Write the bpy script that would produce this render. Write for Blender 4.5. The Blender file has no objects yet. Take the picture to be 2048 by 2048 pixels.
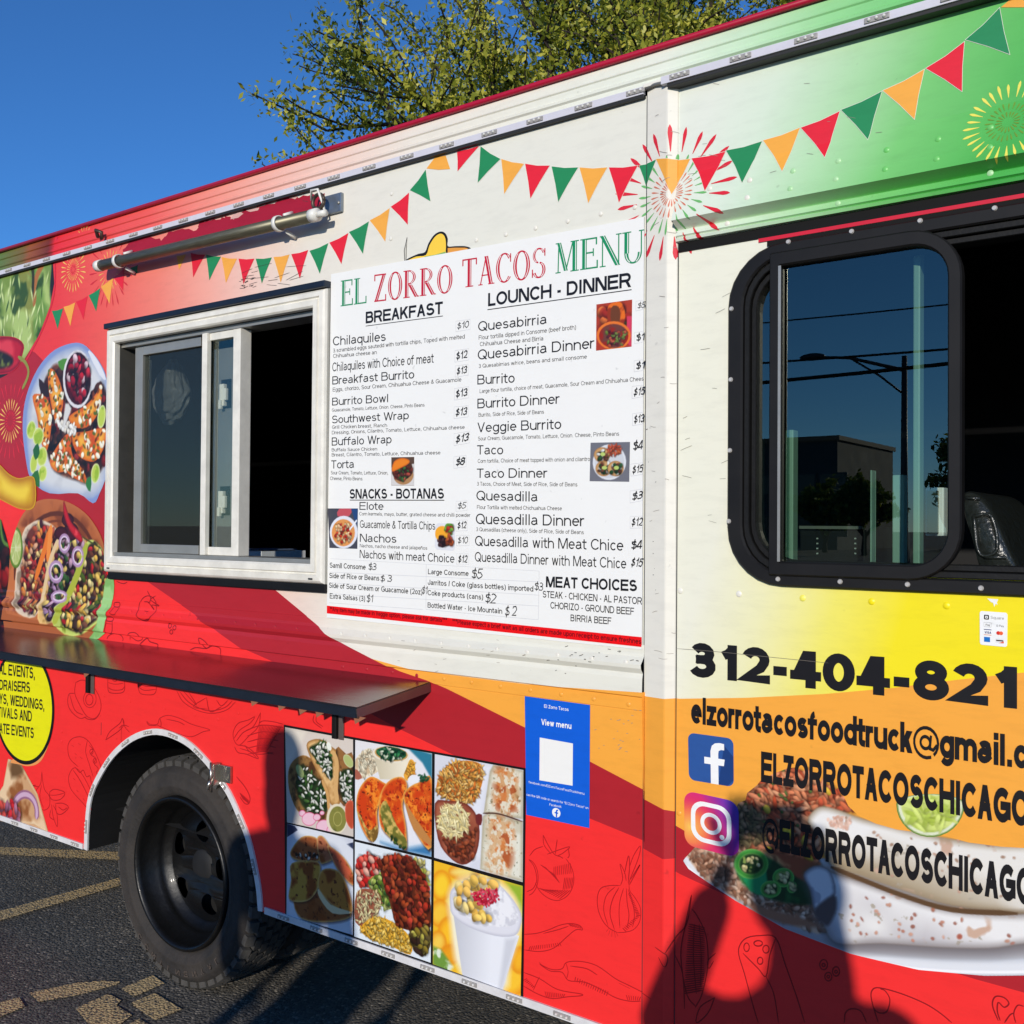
import bpy, bmesh, math, random
import numpy as np
from mathutils import Vector, Matrix
from mathutils.geometry import tessellate_polygon
random.seed(7); rng = np.random.default_rng(7)
S = bpy.context.scene
COL = S.collection
# ------------------------------------------------------------------ camera, world, sun, exposure
CAM_D, CAM_H, F = 2.1, 1.578, 2048.0
YAW, PITCH, ROLL = math.radians(36.792), math.radians(0.825), math.radians(0.432)
_f = Vector((-math.sin(YAW)*math.cos(PITCH), math.cos(YAW)*math.cos(PITCH), math.sin(PITCH)))
_r = Vector((math.cos(YAW), math.sin(YAW), 0)); _u = _r.cross(_f)
RT = _r*math.cos(ROLL)+_u*math.sin(ROLL); UP = -_r*math.sin(ROLL)+_u*math.cos(ROLL); FW = _f
CP = Vector((0, -CAM_D, CAM_H))
cd = bpy.data.cameras.new('camera'); cam = bpy.data.objects.new('camera', cd); COL.objects.link(cam)
cd.sensor_width = 36; cd.sensor_height = 36; cd.lens = 36; cd.clip_start = 0.05; cd.clip_end = 2000
m = Matrix((RT, UP, -FW)).transposed().to_4x4(); m.translation = CP; cam.matrix_world = m
S.camera = cam
SUN = Vector((-.422, 1.0, -.289)).normalized()
w = bpy.data.worlds.new("World"); S.world = w; w.use_nodes = True
nt = w.node_tree; bg = nt.nodes['Background']
sky = nt.nodes.new('ShaderNodeTexSky'); sky.sky_type = 'NISHITA'; sky.sun_disc = False
sky.sun_elevation = math.asin(-SUN.z); sky.sun_rotation = math.atan2(-SUN.x, -SUN.y)
sky.altitude = 3000; sky.air_density = 1.15; sky.dust_density = 0.0; sky.ozone_density = 7.5
hs = nt.nodes.new('ShaderNodeHueSaturation'); hs.inputs['Saturation'].default_value = 1.03
nt.links.new(sky.outputs[0], hs.inputs['Color']); nt.links.new(hs.outputs[0], bg.inputs[0]); bg.inputs[1].default_value = 0.15
sd = bpy.data.lights.new('sun', 'SUN'); so = bpy.data.objects.new('sun', sd); COL.objects.link(so)
sd.energy = 3.65; sd.angle = math.radians(0.6); sd.color = (1.0, .93, .82)
so.rotation_euler = (-SUN).to_track_quat('Z', 'Y').to_euler(); so.location = (6, -15, 9)
S.view_settings.view_transform = 'Standard'; S.view_settings.look = 'None'
S.view_settings.exposure = 0.0; S.view_settings.gamma = 1.0; S.view_settings.use_curve_mapping = False
S.cycles.max_bounces = 6; S.cycles.transparent_max_bounces = 12

# ------------------------------------------------------------------ survey helpers: lines of sight met with real planes
def ray(px, py): return FW + RT*((px-1024)/F) - UP*((py-1024)/F)
def hit(px, py, ax, val):
    d = ray(px, py); t = (val-CP[ax])/d[ax]; return CP+d*t
def W(px, py, y=0.0):
    p = hit(px, py, 1, y); return (p.x, p.z)
def G(px, py, z=0.0):
    p = hit(px, py, 2, z); return (p.x, p.y)
def src(ox, oy, s, y=0.0):           # enlarged detail of the photograph -> wall plane
    return lambda x, yy: W(ox+x/s, oy+yy/s, y)
M1 = src(0, 0, 1932/2048)            # overview at 1932 px
CA = src(0, 440, 3); CB = src(0, 1060, 3); CC = src(640, 1160, 3); CD = src(1404, 1404, 3); CE = src(1270, 100, 3)
C4 = src(600, 400, 2.576); C5 = src(600, 850, 2.576); CT1 = src(0, 0, 1.8867); CT2 = src(1024, 0, 1.8867)
CL = src(0, 450, 2.2727); CW = src(1300, 380, 2.3); CQ = src(1300, 1200, 2.583); CR = src(1300, 1600, 2.583)
CX = src(0, 1300, 2.583); CF = src(500, 1380, 2.8917); CS = src(1000, 1350, 2.7675); CK = src(0, 850, 2.76); CJ = src(0, 400, 2.76)

# ------------------------------------------------------------------ materials
def lin(c):
    return tuple((v/12.92 if v <= .04045 else ((v+.055)/1.055)**2.4) for v in (x/255 for x in c))
MATS = {}
def mat(name, rgb, rough=.5, metal=0.0, spec=.5, bump=0, bscale=50, var=0, vscale=6, coat=0, raw=False, dark=None, stretch=None):
    if name in MATS: return MATS[name]
    m_ = bpy.data.materials.new(name); m_.use_nodes = True; t = m_.node_tree; b = t.nodes['Principled BSDF']
    c = rgb if raw else lin(rgb)
    b.inputs['Base Color'].default_value = (*c, 1); b.inputs['Roughness'].default_value = rough
    b.inputs['Metallic'].default_value = metal; b.inputs['Specular IOR Level'].default_value = spec
    b.inputs['Coat Weight'].default_value = coat; b.inputs['Coat Roughness'].default_value = .08
    if var or bump:
        g = t.nodes.new('ShaderNodeNewGeometry'); mp = t.nodes.new('ShaderNodeMapping')
        t.links.new(g.outputs['Position'], mp.inputs['Vector'])
        if stretch: mp.inputs['Scale'].default_value = stretch
    if var:
        n = t.nodes.new('ShaderNodeTexNoise'); n.inputs['Scale'].default_value = vscale; n.inputs['Detail'].default_value = 8
        n.inputs['Roughness'].default_value = .65
        t.links.new(mp.outputs[0], n.inputs['Vector'])
        r = t.nodes.new('ShaderNodeMapRange'); r.inputs['From Min'].default_value = .3; r.inputs['From Max'].default_value = .7
        t.links.new(n.outputs['Fac'], r.inputs['Value'])
        mx = t.nodes.new('ShaderNodeMix'); mx.data_type = 'RGBA'
        mx.inputs[6].default_value = (*[v*(1-var) for v in c], 1) if dark is None else (*lin(dark), 1)
        mx.inputs[7].default_value = (*[min(1, v*(1+var*.5)) for v in c], 1)
        t.links.new(r.outputs[0], mx.inputs[0]); t.links.new(mx.outputs[2], b.inputs['Base Color'])
        r2 = t.nodes.new('ShaderNodeMapRange'); r2.inputs['To Min'].default_value = rough*.85; r2.inputs['To Max'].default_value = min(1, rough*1.2)
        t.links.new(n.outputs['Fac'], r2.inputs['Value']); t.links.new(r2.outputs[0], b.inputs['Roughness'])
    if bump:
        n2 = t.nodes.new('ShaderNodeTexNoise'); n2.inputs['Scale'].default_value = bscale; n2.inputs['Detail'].default_value = 4
        t.links.new(mp.outputs[0], n2.inputs['Vector'])
        bp = t.nodes.new('ShaderNodeBump'); bp.inputs['Strength'].default_value = bump; bp.inputs['Distance'].default_value = .01
        t.links.new(n2.outputs['Fac'], bp.inputs['Height']); t.links.new(bp.outputs[0], b.inputs['Normal'])
    MATS[name] = m_; return m_
def vinyl_detail(t, b, col_out, grime=.10):
    """weak waviness of the sheet metal and faint streaky dirt on top of a printed colour"""
    g = t.nodes.new('ShaderNodeNewGeometry')
    mp = t.nodes.new('ShaderNodeMapping'); mp.inputs['Scale'].default_value = (6, 6, 26)
    t.links.new(g.outputs['Position'], mp.inputs['Vector'])
    n = t.nodes.new('ShaderNodeTexNoise'); n.inputs['Scale'].default_value = 1.6; n.inputs['Detail'].default_value = 9; n.inputs['Roughness'].default_value = .7
    t.links.new(mp.outputs[0], n.inputs['Vector'])
    r = t.nodes.new('ShaderNodeMapRange'); r.inputs['From Min'].default_value = .28; r.inputs['From Max'].default_value = .52
    r.inputs['To Min'].default_value = 1-grime; r.inputs['To Max'].default_value = 1
    t.links.new(n.outputs['Fac'], r.inputs['Value'])
    # fine specks and scuffs
    n3 = t.nodes.new('ShaderNodeTexNoise'); n3.inputs['Scale'].default_value = 38; n3.inputs['Detail'].default_value = 5
    t.links.new(g.outputs['Position'], n3.inputs['Vector'])
    r3 = t.nodes.new('ShaderNodeMapRange'); r3.inputs['From Min'].default_value = .70; r3.inputs['From Max'].default_value = .78
    r3.inputs['To Min'].default_value = 1; r3.inputs['To Max'].default_value = .72
    t.links.new(n3.outputs['Fac'], r3.inputs['Value'])
    mu = t.nodes.new('ShaderNodeMath'); mu.operation = 'MULTIPLY'; t.links.new(r.outputs[0], mu.inputs[0]); t.links.new(r3.outputs[0], mu.inputs[1])
    mx = t.nodes.new('ShaderNodeMix'); mx.data_type = 'RGBA'; mx.blend_type = 'MULTIPLY'; mx.inputs[0].default_value = 1
    t.links.new(col_out, mx.inputs[6]); t.links.new(mu.outputs[0], mx.inputs[7]); t.links.new(mx.outputs[2], b.inputs['Base Color'])
    n2 = t.nodes.new('ShaderNodeTexNoise'); n2.inputs['Scale'].default_value = 3.5; n2.inputs['Detail'].default_value = 2
    t.links.new(g.outputs['Position'], n2.inputs['Vector'])
    bp = t.nodes.new('ShaderNodeBump'); bp.inputs['Strength'].default_value = .35; bp.inputs['Distance'].default_value = .012
    t.links.new(n2.outputs['Fac'], bp.inputs['Height']); t.links.new(bp.outputs[0], b.inputs['Normal'])
def vinyl(name, rgb, rough=.38, grime=.09):
    if name in MATS: return MATS[name]
    m_ = bpy.data.materials.new(name); m_.use_nodes = True; t = m_.node_tree; b = t.nodes['Principled BSDF']
    b.inputs['Roughness'].default_value = rough; b.inputs['Specular IOR Level'].default_value = .4
    c = t.nodes.new('ShaderNodeRGB'); c.outputs[0].default_value = (*lin(rgb), 1)
    vinyl_detail(t, b, c.outputs[0], grime); MATS[name] = m_; return m_
def vinyl_ramp(name, stops, axis='X', slope=0.0, rough=.38, grime=.08):
    """printed gradient: stops = [(world coordinate, rgb)] along axis; slope mixes in z"""
    m_ = bpy.data.materials.new(name); m_.use_nodes = True; t = m_.node_tree; b = t.nodes['Principled BSDF']
    b.inputs['Roughness'].default_value = rough; b.inputs['Specular IOR Level'].default_value = .4
    g = t.nodes.new('ShaderNodeNewGeometry'); sp = t.nodes.new('ShaderNodeSeparateXYZ'); t.links.new(g.outputs['Position'], sp.inputs[0])
    ma = t.nodes.new('ShaderNodeMath'); ma.operation = 'MULTIPLY_ADD'; t.links.new(sp.outputs['Z'], ma.inputs[0]); ma.inputs[1].default_value = slope
    t.links.new(sp.outputs[axis], ma.inputs[2])
    lo, hi = stops[0][0], stops[-1][0]
    r = t.nodes.new('ShaderNodeMapRange'); r.inputs['From Min'].default_value = lo; r.inputs['From Max'].default_value = hi
    t.links.new(ma.outputs[0], r.inputs['Value'])
    cr = t.nodes.new('ShaderNodeValToRGB'); e = cr.color_ramp.elements
    while len(e) < len(stops): e.new(.5)
    for i, (p, c) in enumerate(stops): e[i].position = (p-lo)/(hi-lo); e[i].color = (*lin(c), 1)
    t.links.new(r.outputs[0], cr.inputs[0]); vinyl_detail(t, b, cr.outputs[0], grime); MATS[name] = m_; return m_
def print_mat(name='printed_picture', rough=.35):
    if name in MATS: return MATS[name]
    m_ = bpy.data.materials.new(name); m_.use_nodes = True; t = m_.node_tree; b = t.nodes['Principled BSDF']
    b.inputs['Roughness'].default_value = rough; b.inputs['Specular IOR Level'].default_value = .4
    a = t.nodes.new('ShaderNodeAttribute'); a.attribute_name = 'ink'; t.links.new(a.outputs['Color'], b.inputs['Base Color'])
    MATS[name] = m_; return m_
RED, CRIM, ORG, WHT = (240, 47, 46), (172, 33, 42), (241, 165, 62), (229, 225, 212)
def V(name):
    pal = dict(red=(226, 36, 52), green=(40, 135, 82), orange=(240, 168, 66), black=(20, 18, 18), white=(238, 238, 236),
               yellow=(238, 226, 90), red_wrap=RED, crimson_wrap=CRIM, orange_wrap=ORG, white_wrap=WHT, line=(150, 18, 24),
               menu_red=(196, 20, 50), menu_green=(14, 138, 88), ink=(24, 22, 24), menu_white=(236, 236, 236),
               badge=(226, 222, 8), blue=(14, 92, 206), band_red=(232, 6, 10), gold=(236, 190, 90), grey=(170, 170, 170))
    return vinyl('vinyl_'+name, pal[name])

# ------------------------------------------------------------------ object helpers
def tag(o, label=None, cat=None, group=None, kind=None):
    if label: o['label'] = label
    if cat: o['category'] = cat
    if group: o['group'] = group
    if kind: o['kind'] = kind
    return o
def empty(name, loc=(0, 0, 0), label=None, cat=None, group=None):
    o = bpy.data.objects.new(name, None); COL.objects.link(o); o.location = loc; o.empty_display_size = .1
    return tag(o, label, cat, group)
def link(name, me, m_=None, parent=None, loc=None):
    o = bpy.data.objects.new(name, me); COL.objects.link(o)
    if m_ and not me.materials: me.materials.append(m_)
    if parent: o.parent = parent; o.matrix_parent_inverse = Matrix.Identity(4)
    if parent and parent_world(parent).length > 0 and loc is None: o.location = -parent_world(parent)
    if loc is not None: o.location = Vector(loc)-(parent_world(parent) if parent else Vector())
    return o
def parent_world(p):
    v = Vector()
    while p: v += p.location; p = p.parent
    return v
def bm_obj(name, bm, m_=None, parent=None, smooth=False, loc=None):
    me = bpy.data.meshes.new(name); bm.normal_update(); bm.to_mesh(me); bm.free()
    if smooth:
        for p in me.polygons: p.use_smooth = True
    return link(name, me, m_, parent, loc)
def box_bm(bm, x0, x1, y0, y1, z0, z1, bev=0):
    v = [bm.verts.new((x, y, z)) for x in (x0, x1) for y in (y0, y1) for z in (z0, z1)]
    fs = [bm.faces.new([v[i] for i in q]) for q in ((0, 1, 3, 2), (4, 6, 7, 5), (0, 4, 5, 1), (2, 3, 7, 6), (0, 2, 6, 4), (1, 5, 7, 3))]
    if bev: bmesh.ops.bevel(bm, geom=list({e for f in fs for e in f.edges}), offset=bev, segments=2, affect='EDGES', profile=.6)
def box(name, x0, x1, y0, y1, z0, z1, m_, parent=None, bev=0):
    bm = bmesh.new(); box_bm(bm, x0, x1, y0, y1, z0, z1, bev); return bm_obj(name, bm, m_, parent)
def tube_bm(bm, pts, rad, n=8, cap=True):
    pts = [Vector(p) for p in pts]; rad = [rad]*len(pts) if not hasattr(rad, '__len__') else rad
    rings = []; prev = None
    for i, p in enumerate(pts):
        d = (pts[min(i+1, len(pts)-1)]-pts[max(i-1, 0)]).normalized()
        a = d.orthogonal().normalized() if prev is None else (prev-d*prev.dot(d)).normalized()
        prev = a; b = d.cross(a)
        rings.append([bm.verts.new(p+(a*math.cos(k*2*math.pi/n)+b*math.sin(k*2*math.pi/n))*rad[i]) for k in range(n)])
    for r1, r2 in zip(rings, rings[1:]):
        for k in range(n): bm.faces.new((r1[k], r1[(k+1) % n], r2[(k+1) % n], r2[k]))
    if cap: bm.faces.new(rings[0][::-1]); bm.faces.new(rings[-1])
def tube(name, pts, rad, m_, parent=None, n=10):
    bm = bmesh.new(); tube_bm(bm, pts, rad, n); bmesh.ops.recalc_face_normals(bm, faces=bm.faces); return bm_obj(name, bm, m_, parent, True)

# body side: horizontal belt ribs pressed into the panel left of the pillar: (z, protrusion)
_zr = lambda y: W(1107, y)[1]; _zU = W(1083, 1368)[1]; _zL = W(1050, 1391)[1]
PROF = [(_zL-.0012, 0), (_zL, .0022), (_zU-.004, .0022), (_zU, .012), (_zr(1338), .0105), (_zr(1328), .008), (_zr(1318), .017), (_zr(1311), .018), (_zr(1297), .003), (_zr(1290), .0018), (_zr(1275), .0018), (_zr(1274), 0)]
PILLAR_X = W(1290, 1000)[0]
# folded pillar between body and cab: (x, protrusion); drip rail above the cab window: (z, protrusion)
PP = [(W(1291, 1000)[0], 0), (W(1292.2, 1000)[0], .004), (W(1336, 1000)[0], .017), (W(1339, 1000)[0], .017), (W(1353, 1000)[0], .004), (W(1354, 1000)[0], -.002)]
_zk = lambda y: W(1456, y)[1]
CPROF = [(_zk(469), 0), (_zk(468), .012), (_zk(463), .014), (_zk(459.5), .008), (_zk(457), .014), (_zk(446), .010), (_zk(443), .003), (_zk(430), .036), (_zk(400), .022), (_zk(330), 0)]
def prof(z, T=PROF):
    if z <= T[0][0] or z >= T[-1][0]: return 0
    for (a, pa), (b, pb) in zip(T, T[1:]):
        if a <= z <= b: return pa+(pb-pa)*(z-a)/(b-a)
    return 0
def relief(x, z):
    if x < PP[0][0]+.0005: return prof(z)
    if x < PP[-1][0]-.0004: return prof(x, PP)
    return prof(z, CPROF)
def tess(bm, loops, y, ribs=True):
    """loops: outer outline then holes, each [(x, z)]; a filled sheet at distance y from the body, following the ribs"""
    loops = [[Vector((p[0], p[1], 0)) for p in l] for l in loops]
    pts = [p for l in loops for p in l]
    tris = tessellate_polygon(loops)
    vs = [bm.verts.new((p.x, y, p.y)) for p in pts]
    for t in tris:
        a, b, c = (pts[i] for i in t)
        if abs((b-a).cross(c-a).z) < 1e-10: continue
        q = [vs[i] for i in t]
        if (b-a).cross(c-a).z < 0: q.reverse()
        try: bm.faces.new(q)
        except ValueError: pass
def rib(bm):
    zs = [v.co.z for v in bm.verts]; xs = [v.co.x for v in bm.verts]
    if not zs: return
    def cut(lo, hi, vals, no):
        for c in vals:
            if lo < c < hi: bmesh.ops.bisect_plane(bm, geom=bm.verts[:]+bm.edges[:]+bm.faces[:], dist=1e-6, plane_co=[c*n for n in no], plane_no=no)
    if max(xs) > PP[0][0] and min(xs) < PP[-1][0]: cut(min(xs), max(xs), [p[0] for p in PP], (1, 0, 0))
    if min(xs) < PP[0][0]: cut(min(zs), max(zs), [p[0] for p in PROF], (0, 0, 1))
    if max(xs) > PP[-1][0]: cut(min(zs), max(zs), [p[0] for p in CPROF], (0, 0, 1))
    for v in bm.verts: v.co.y -= relief(v.co.x, v.co.z)
def sheet(name, loops, y, m_, parent=None, ribs=True):
    if not hasattr(loops[0][0], '__len__'): loops = [loops]
    bm = bmesh.new(); tess(bm, loops, -y)
    if ribs: rib(bm)
    return bm_obj(name, bm, m_, parent)
def sheets(name, polys, y, m_, parent=None):
    """many separate flat shapes of one print in one mesh"""
    bm = bmesh.new()
    for i, p in enumerate(polys): tess(bm, [p], -y-i*4e-6)
    rib(bm); return bm_obj(name, bm, m_, parent)
def strip_poly(pts, wd, taper=True):
    """outline of a pen stroke through pts [(x,z)]"""
    P = [Vector(p) for p in pts]; n = len(P); L_, R_ = [], []
    for i, p in enumerate(P):
        d = (P[min(i+1, n-1)]-P[max(i-1, 0)])
        if d.length < 1e-9: d = Vector((1, 0))
        d.normalize(); k = wd/2*((.45 if i in (0, n-1) else 1) if taper else 1)
        L_.append(p+Vector((-d.y, d.x))*k); R_.append(p-Vector((-d.y, d.x))*k)
    return L_, R_
def smooth_pts(P, k=4, closed=False):
    """Catmull-Rom through the points"""
    P = [Vector(p) for p in P]; n = len(P); out = []
    if n < 3: return [tuple(p) for p in P]
    rngi = range(n if closed else n-1)
    for i in rngi:
        p1, p2 = P[i], P[(i+1) % n]; p0 = P[i-1] if (i or closed) else p1*2-p2; p3 = P[(i+2) % n] if (i+2 < n or closed) else p2*2-p1
        for j in range(k):
            t = j/k
            out.append(tuple(.5*((2*p1)+(p2-p0)*t+(2*p0-5*p1+4*p2-p3)*t*t+(3*p1-p0-3*p2+p3)*t**3)))
    if not closed: out.append(tuple(P[-1]))
    return out
def strokes(name, lines, wd, y, m_, parent=None, sm=4):
    """pen lines printed on the body; lines = [[(x,z)...]]"""
    bm = bmesh.new()
    for i, ln in enumerate(lines):
        if len(ln) < 2: continue
        w_ = wd*random.uniform(.85, 1.2)
        L_, R_ = strip_poly(smooth_pts(ln, sm) if sm > 1 else ln, w_, taper=sm > 1)
        yy = -y-i*3e-6
        a = [bm.verts.new((p[0], yy, p[1])) for p in L_]; b = [bm.verts.new((p[0], yy, p[1])) for p in R_]
        for j in range(len(a)-1):
            try: bm.faces.new((a[j], b[j], b[j+1], a[j+1]))
            except ValueError: pass
    rib(bm); return bm_obj(name, bm, m_, parent)

# ------------------------------------------------------------------ lettering: a plain grotesque drawn as strokes
def arc(cx, cy, rx, ry, a0, a1, n=None):
    n = n or max(3, int(abs(a1-a0)/20))
    return [(cx+rx*math.cos(math.radians(a0+(a1-a0)*i/n)), cy+ry*math.sin(math.radians(a0+(a1-a0)*i/n))) for i in range(n+1)]
XH = .725
def _glyphs():
    O = lambda cx, cy, rx, ry: ('o', arc(cx, cy, rx, ry, 0, 360, 28)[:-1])
    L = lambda *p: ('l', list(p))
    Cv = lambda p: ('c', p)      # curved end(s)
    x2 = XH/2
    g = {}
    g['A'] = (.93, [L((0, 0), (.5, 1)), L((1, 0), (.5, 1)), L((.2, .32), (.8, .32))])
    g['B'] = (.93, [L((0, 0), (0, 1)), ('b', [(0, 1), (.6, 1)]+arc(.62, .77, .3, .23, 90, -90)+[(0, .54)]), ('b', [(0, .54), (.62, .54)]+arc(.65, .27, .35, .27, 90, -90)+[(0, 0)])])
    g['C'] = (.98, [Cv(arc(.55, .5, .55, .5, 38, 322, 20))])
    g['D'] = (1.0, [L((0, 0), (0, 1)), ('b', [(0, 1), (.45, 1)]+arc(.48, .5, .52, .5, 90, -90, 10)+[(0, 0)])])
    g['E'] = (.93, [L((1, 1), (0, 1), (0, 0), (1, 0)), L((0, .52), (.92, .52))])
    g['F'] = (.85, [L((1, 1), (0, 1), (0, 0)), L((0, .5), (.85, .5))])
    g['G'] = (1.09, [Cv(arc(.53, .5, .51, .5, 45, 342, 16)), L((.56, .48), (1, .48), (1, .14))])
    g['H'] = (1.0, [L((0, 0), (0, 1)), L((1, 0), (1, 1)), L((0, .53), (1, .53))])
    g['I'] = (.39, [L((.5, 0), (.5, 1))])
    g['J'] = (.7, [L((1, 1), (1, .35)), Cv([(1, .36)]+arc(.5, .32, .5, .32, 0, -180)+[(0, .36)])])
    g['K'] = (.93, [L((0, 0), (0, 1)), L((0, .38), (.95, 1)), L((.33, .62), (1, 0))])
    g['L'] = (.78, [L((0, 1), (0, 0), (1, 0))])
    g['M'] = (1.16, [L((0, 0), (0, 1)), L((1, 0), (1, 1)), L((0.06, 1), (.5, 0)), L((.94, 1), (.5, 0))])
    g['N'] = (1.0, [L((0, 0), (0, 1)), L((1, 0), (1, 1)), L((0.07, 1), (.93, 0))])
    g['O'] = (1.09, [O(.5, .5, .5, .5)])
    g['P'] = (.93, [L((0, 0), (0, 1)), ('b', [(0, 1), (.6, 1)]+arc(.64, .72, .36, .28, 90, -90)+[(0, .44)])])
    g['Q'] = (1.09, [O(.5, .5, .5, .5), L((.62, .28), (1, -.02))])
    g['R'] = (1.0, [L((0, 0), (0, 1)), ('b', [(0, 1), (.6, 1)]+arc(.64, .73, .32, .27, 90, -90)+[(0, .46)]), L((.55, .46), (1, 0))])
    g['S'] = (.93, [Cv(arc(.5, .745, .43, .255, 25, 180)+arc(.5, .745, .43, .26, 190, 262, 4)+arc(.5, .27, .5, .27, 82, 0, 5)+arc(.5, .27, .5, .27, -10, -158, 8))])
    g['T'] = (.85, [L((0, 1), (1, 1)), L((.5, 1), (.5, 0))])
    g['U'] = (1.0, [('l', [(0, 1), (0, .36)]+arc(.5, .36, .5, .36, 180, 360, 10)+[(1, 1)])])
    g['V'] = (.93, [L((0, 1), (.5, 0)), L((1, 1), (.5, 0))])
    g['W'] = (1.32, [L((0, 1), (.25, 0)), L((.25, 0), (.5, 1)), L((.5, 1), (.75, 0)), L((.75, 0), (1, 1))])
    g['X'] = (.93, [L((0, 0), (1, 1)), L((1, 0), (0, 1))])
    g['Y'] = (.93, [L((0, 1), (.5, .45)), L((1, 1), (.5, .45)), L((.5, .5), (.5, 0))])
    g['Z'] = (.85, [L((0.02, 1), (1, 1)), L((0, 0), (1, 0)), L((.9, 1), (.1, 0))])
    g['a'] = (.78, [Cv(arc(.48, XH-.2, .43, .2, 155, 45, 6)+[(.88, XH-.25), (.88, .13)]+[(1, 0.01)]), Cv([(.88, .42), (.5, .38)]+arc(.4, .2, .4, .2, 100, 300, 8)+[(.88, .18)])])
    g['b'] = (.78, [L((0, 0), (0, 1)), O(.5, x2, .5, x2)])
    g['c'] = (.68, [Cv(arc(.56, x2, .56, x2, 40, 320, 14))])
    g['d'] = (.78, [L((1, 0), (1, 1)), O(.5, x2, .5, x2)])
    g['e'] = (.78, [Cv([(.02, .38), (1, .38)]+arc(.5, x2, .5, x2, 5, 318, 14))])
    g['f'] = (.56, [Cv([(.3, 0), (.3, .80)]+arc(.9, .80, .6, .20, 180, 95, 4)), L((-.12, XH), (.95, XH))])
    g['g'] = (.78, [O(.5, x2, .5, x2), Cv([(1, XH), (1, -.05)]+arc(.5, -.06, .5, .23, 0, -150, 7))])
    g['h'] = (.78, [L((0, 0), (0, 1)), ('l', [(0, .4)]+arc(.5, .44, .5, XH-.44, 165, 0, 7)+[(1, 0)])])
    g['i'] = (.31, [L((.5, 0), (.5, XH)), ('d', (.5, .93))])
    g['j'] = (.31, [Cv([(.6, XH), (.6, -.1)]+arc(.1, -.1, .5, .18, 0, -80, 3)), ('d', (.6, .93))])
    g['k'] = (.7, [L((0, 0), (0, 1)), L((0, .25), (.92, XH)), L((.35, .42), (1, 0))])
    g['l'] = (.31, [L((.5, 0), (.5, 1))])
    g['m'] = (1.16, [L((0, 0), (0, XH)), ('l', [(0, .4)]+arc(.25, .46, .25, XH-.46, 165, 0, 6)+[(.5, 0)]), ('l', [(.5, .4)]+arc(.75, .46, .25, XH-.46, 165, 0, 6)+[(1, 0)])])
    g['n'] = (.78, [L((0, 0), (0, XH)), ('l', [(0, .4)]+arc(.5, .44, .5, XH-.44, 165, 0, 7)+[(1, 0)])])
    g['o'] = (.78, [O(.5, x2, .5, x2)])
    g['p'] = (.78, [L((0, -.29), (0, XH)), O(.5, x2, .5, x2)])
    g['q'] = (.78, [L((1, -.29), (1, XH)), O(.5, x2, .5, x2)])
    g['r'] = (.465, [L((0, 0), (0, XH)), Cv([(0, .35)]+arc(.75, .42, .75, XH-.42, 165, 80, 4))])
    g['s'] = (.7, [Cv(arc(.5, XH-.18, .44, .18, 25, 180)+arc(.5, XH-.18, .44, .19, 190, 255, 3)+arc(.5, .19, .5, .19, 80, 0, 4)+arc(.5, .19, .5, .19, -10, -158, 7))])
    g['t'] = (.48, [Cv([(.35, .93), (.35, .16)]+arc(.9, .16, .55, .16, 180, 275, 4)), L((-.12, XH), (.98, XH))])
    g['u'] = (.78, [L((1, 0), (1, XH)), Cv([(0, XH), (0, .28)]+arc(.5, .28, .5, .28, 180, 350, 7))])
    g['v'] = (.7, [L((0, XH), (.5, 0)), L((1, XH), (.5, 0))])
    g['w'] = (1.0, [L((0, XH), (.25, 0)), L((.25, 0), (.5, XH)), L((.5, XH), (.75, 0)), L((.75, 0), (1, XH))])
    g['x'] = (.7, [L((0, 0), (1, XH)), L((1, 0), (0, XH))])
    g['y'] = (.7, [L((0, XH), (.52, 0)), Cv([(1, XH), (.5, -.08), (.36, -.24), (.08, -.28)])])
    g['z'] = (.7, [L((0, XH), (1, XH)), L((0, 0), (1, 0)), L((.88, XH), (.12, 0))])
    g['0'] = (.78, [O(.5, .5, .5, .5)])
    g['1'] = (.62, [L((.8, 0), (.8, 1)), Cv([(.76, .98), (.5, .84), (.1, .74)])])
    g['2'] = (.78, [Cv(arc(.5, .7, .47, .3, 160, -20, 9)+[(.75, .38), (0.03, 0.0), (1, 0)])])
    g['3'] = (.78, [Cv(arc(.48, .76, .42, .24, 155, -82, 9)+[(.4, .53)]), Cv([(.4, .53)]+arc(.48, .27, .5, .27, 85, -158, 10))])
    g['4'] = (.78, [L((.75, 0), (.75, 1)), L((.68, 1), (0, .3)), L((0, .28), (1, .28))])
    g['5'] = (.78, [Cv([(.92, 1), (.2, 1), (.08, .5)]+arc(.5, .33, .5, .33, 125, -155, 10))])
    g['6'] = (.78, [O(.5, .32, .5, .32), Cv([(.92, .84), (.7, .98), (.35, .96), (.08, .7), (0, .32)])])
    g['7'] = (.78, [Cv([(0, 1), (1, 1), (.6, .6), (.35, 0)])])
    g['8'] = (.78, [O(.5, .77, .42, .23), O(.5, .27, .5, .27)])
    g['9'] = (.78, [O(.5, .68, .5, .32), Cv([(1, .68), (.92, .3), (.65, .04), (.3, .02), (.08, .16)])])
    g['$'] = (.78, [Cv(arc(.5, .72, .43, .2, 25, 255, 9)+arc(.5, .3, .5, .22, 80, -158, 9)), L((.5, -.1), (.5, 1.1))])
    g['-'] = (.46, [L((.05, .36), (.95, .36))])
    g['&'] = (.93, [Cv([(1, 0), (.3, .7), (.32, .95), (.58, .98), (.66, .78), (.2, .45), (.02, .22), (.25, 0), (.6, .02), (.92, .42)])])
    g['@'] = (1.42, [Cv(arc(.5, .4, .5, .55, -50, 290, 20)), O(.47, .4, .2, .22), Cv([(.7, .62), (.66, .2), (.8, .16), (.95, .35)])])
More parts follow.
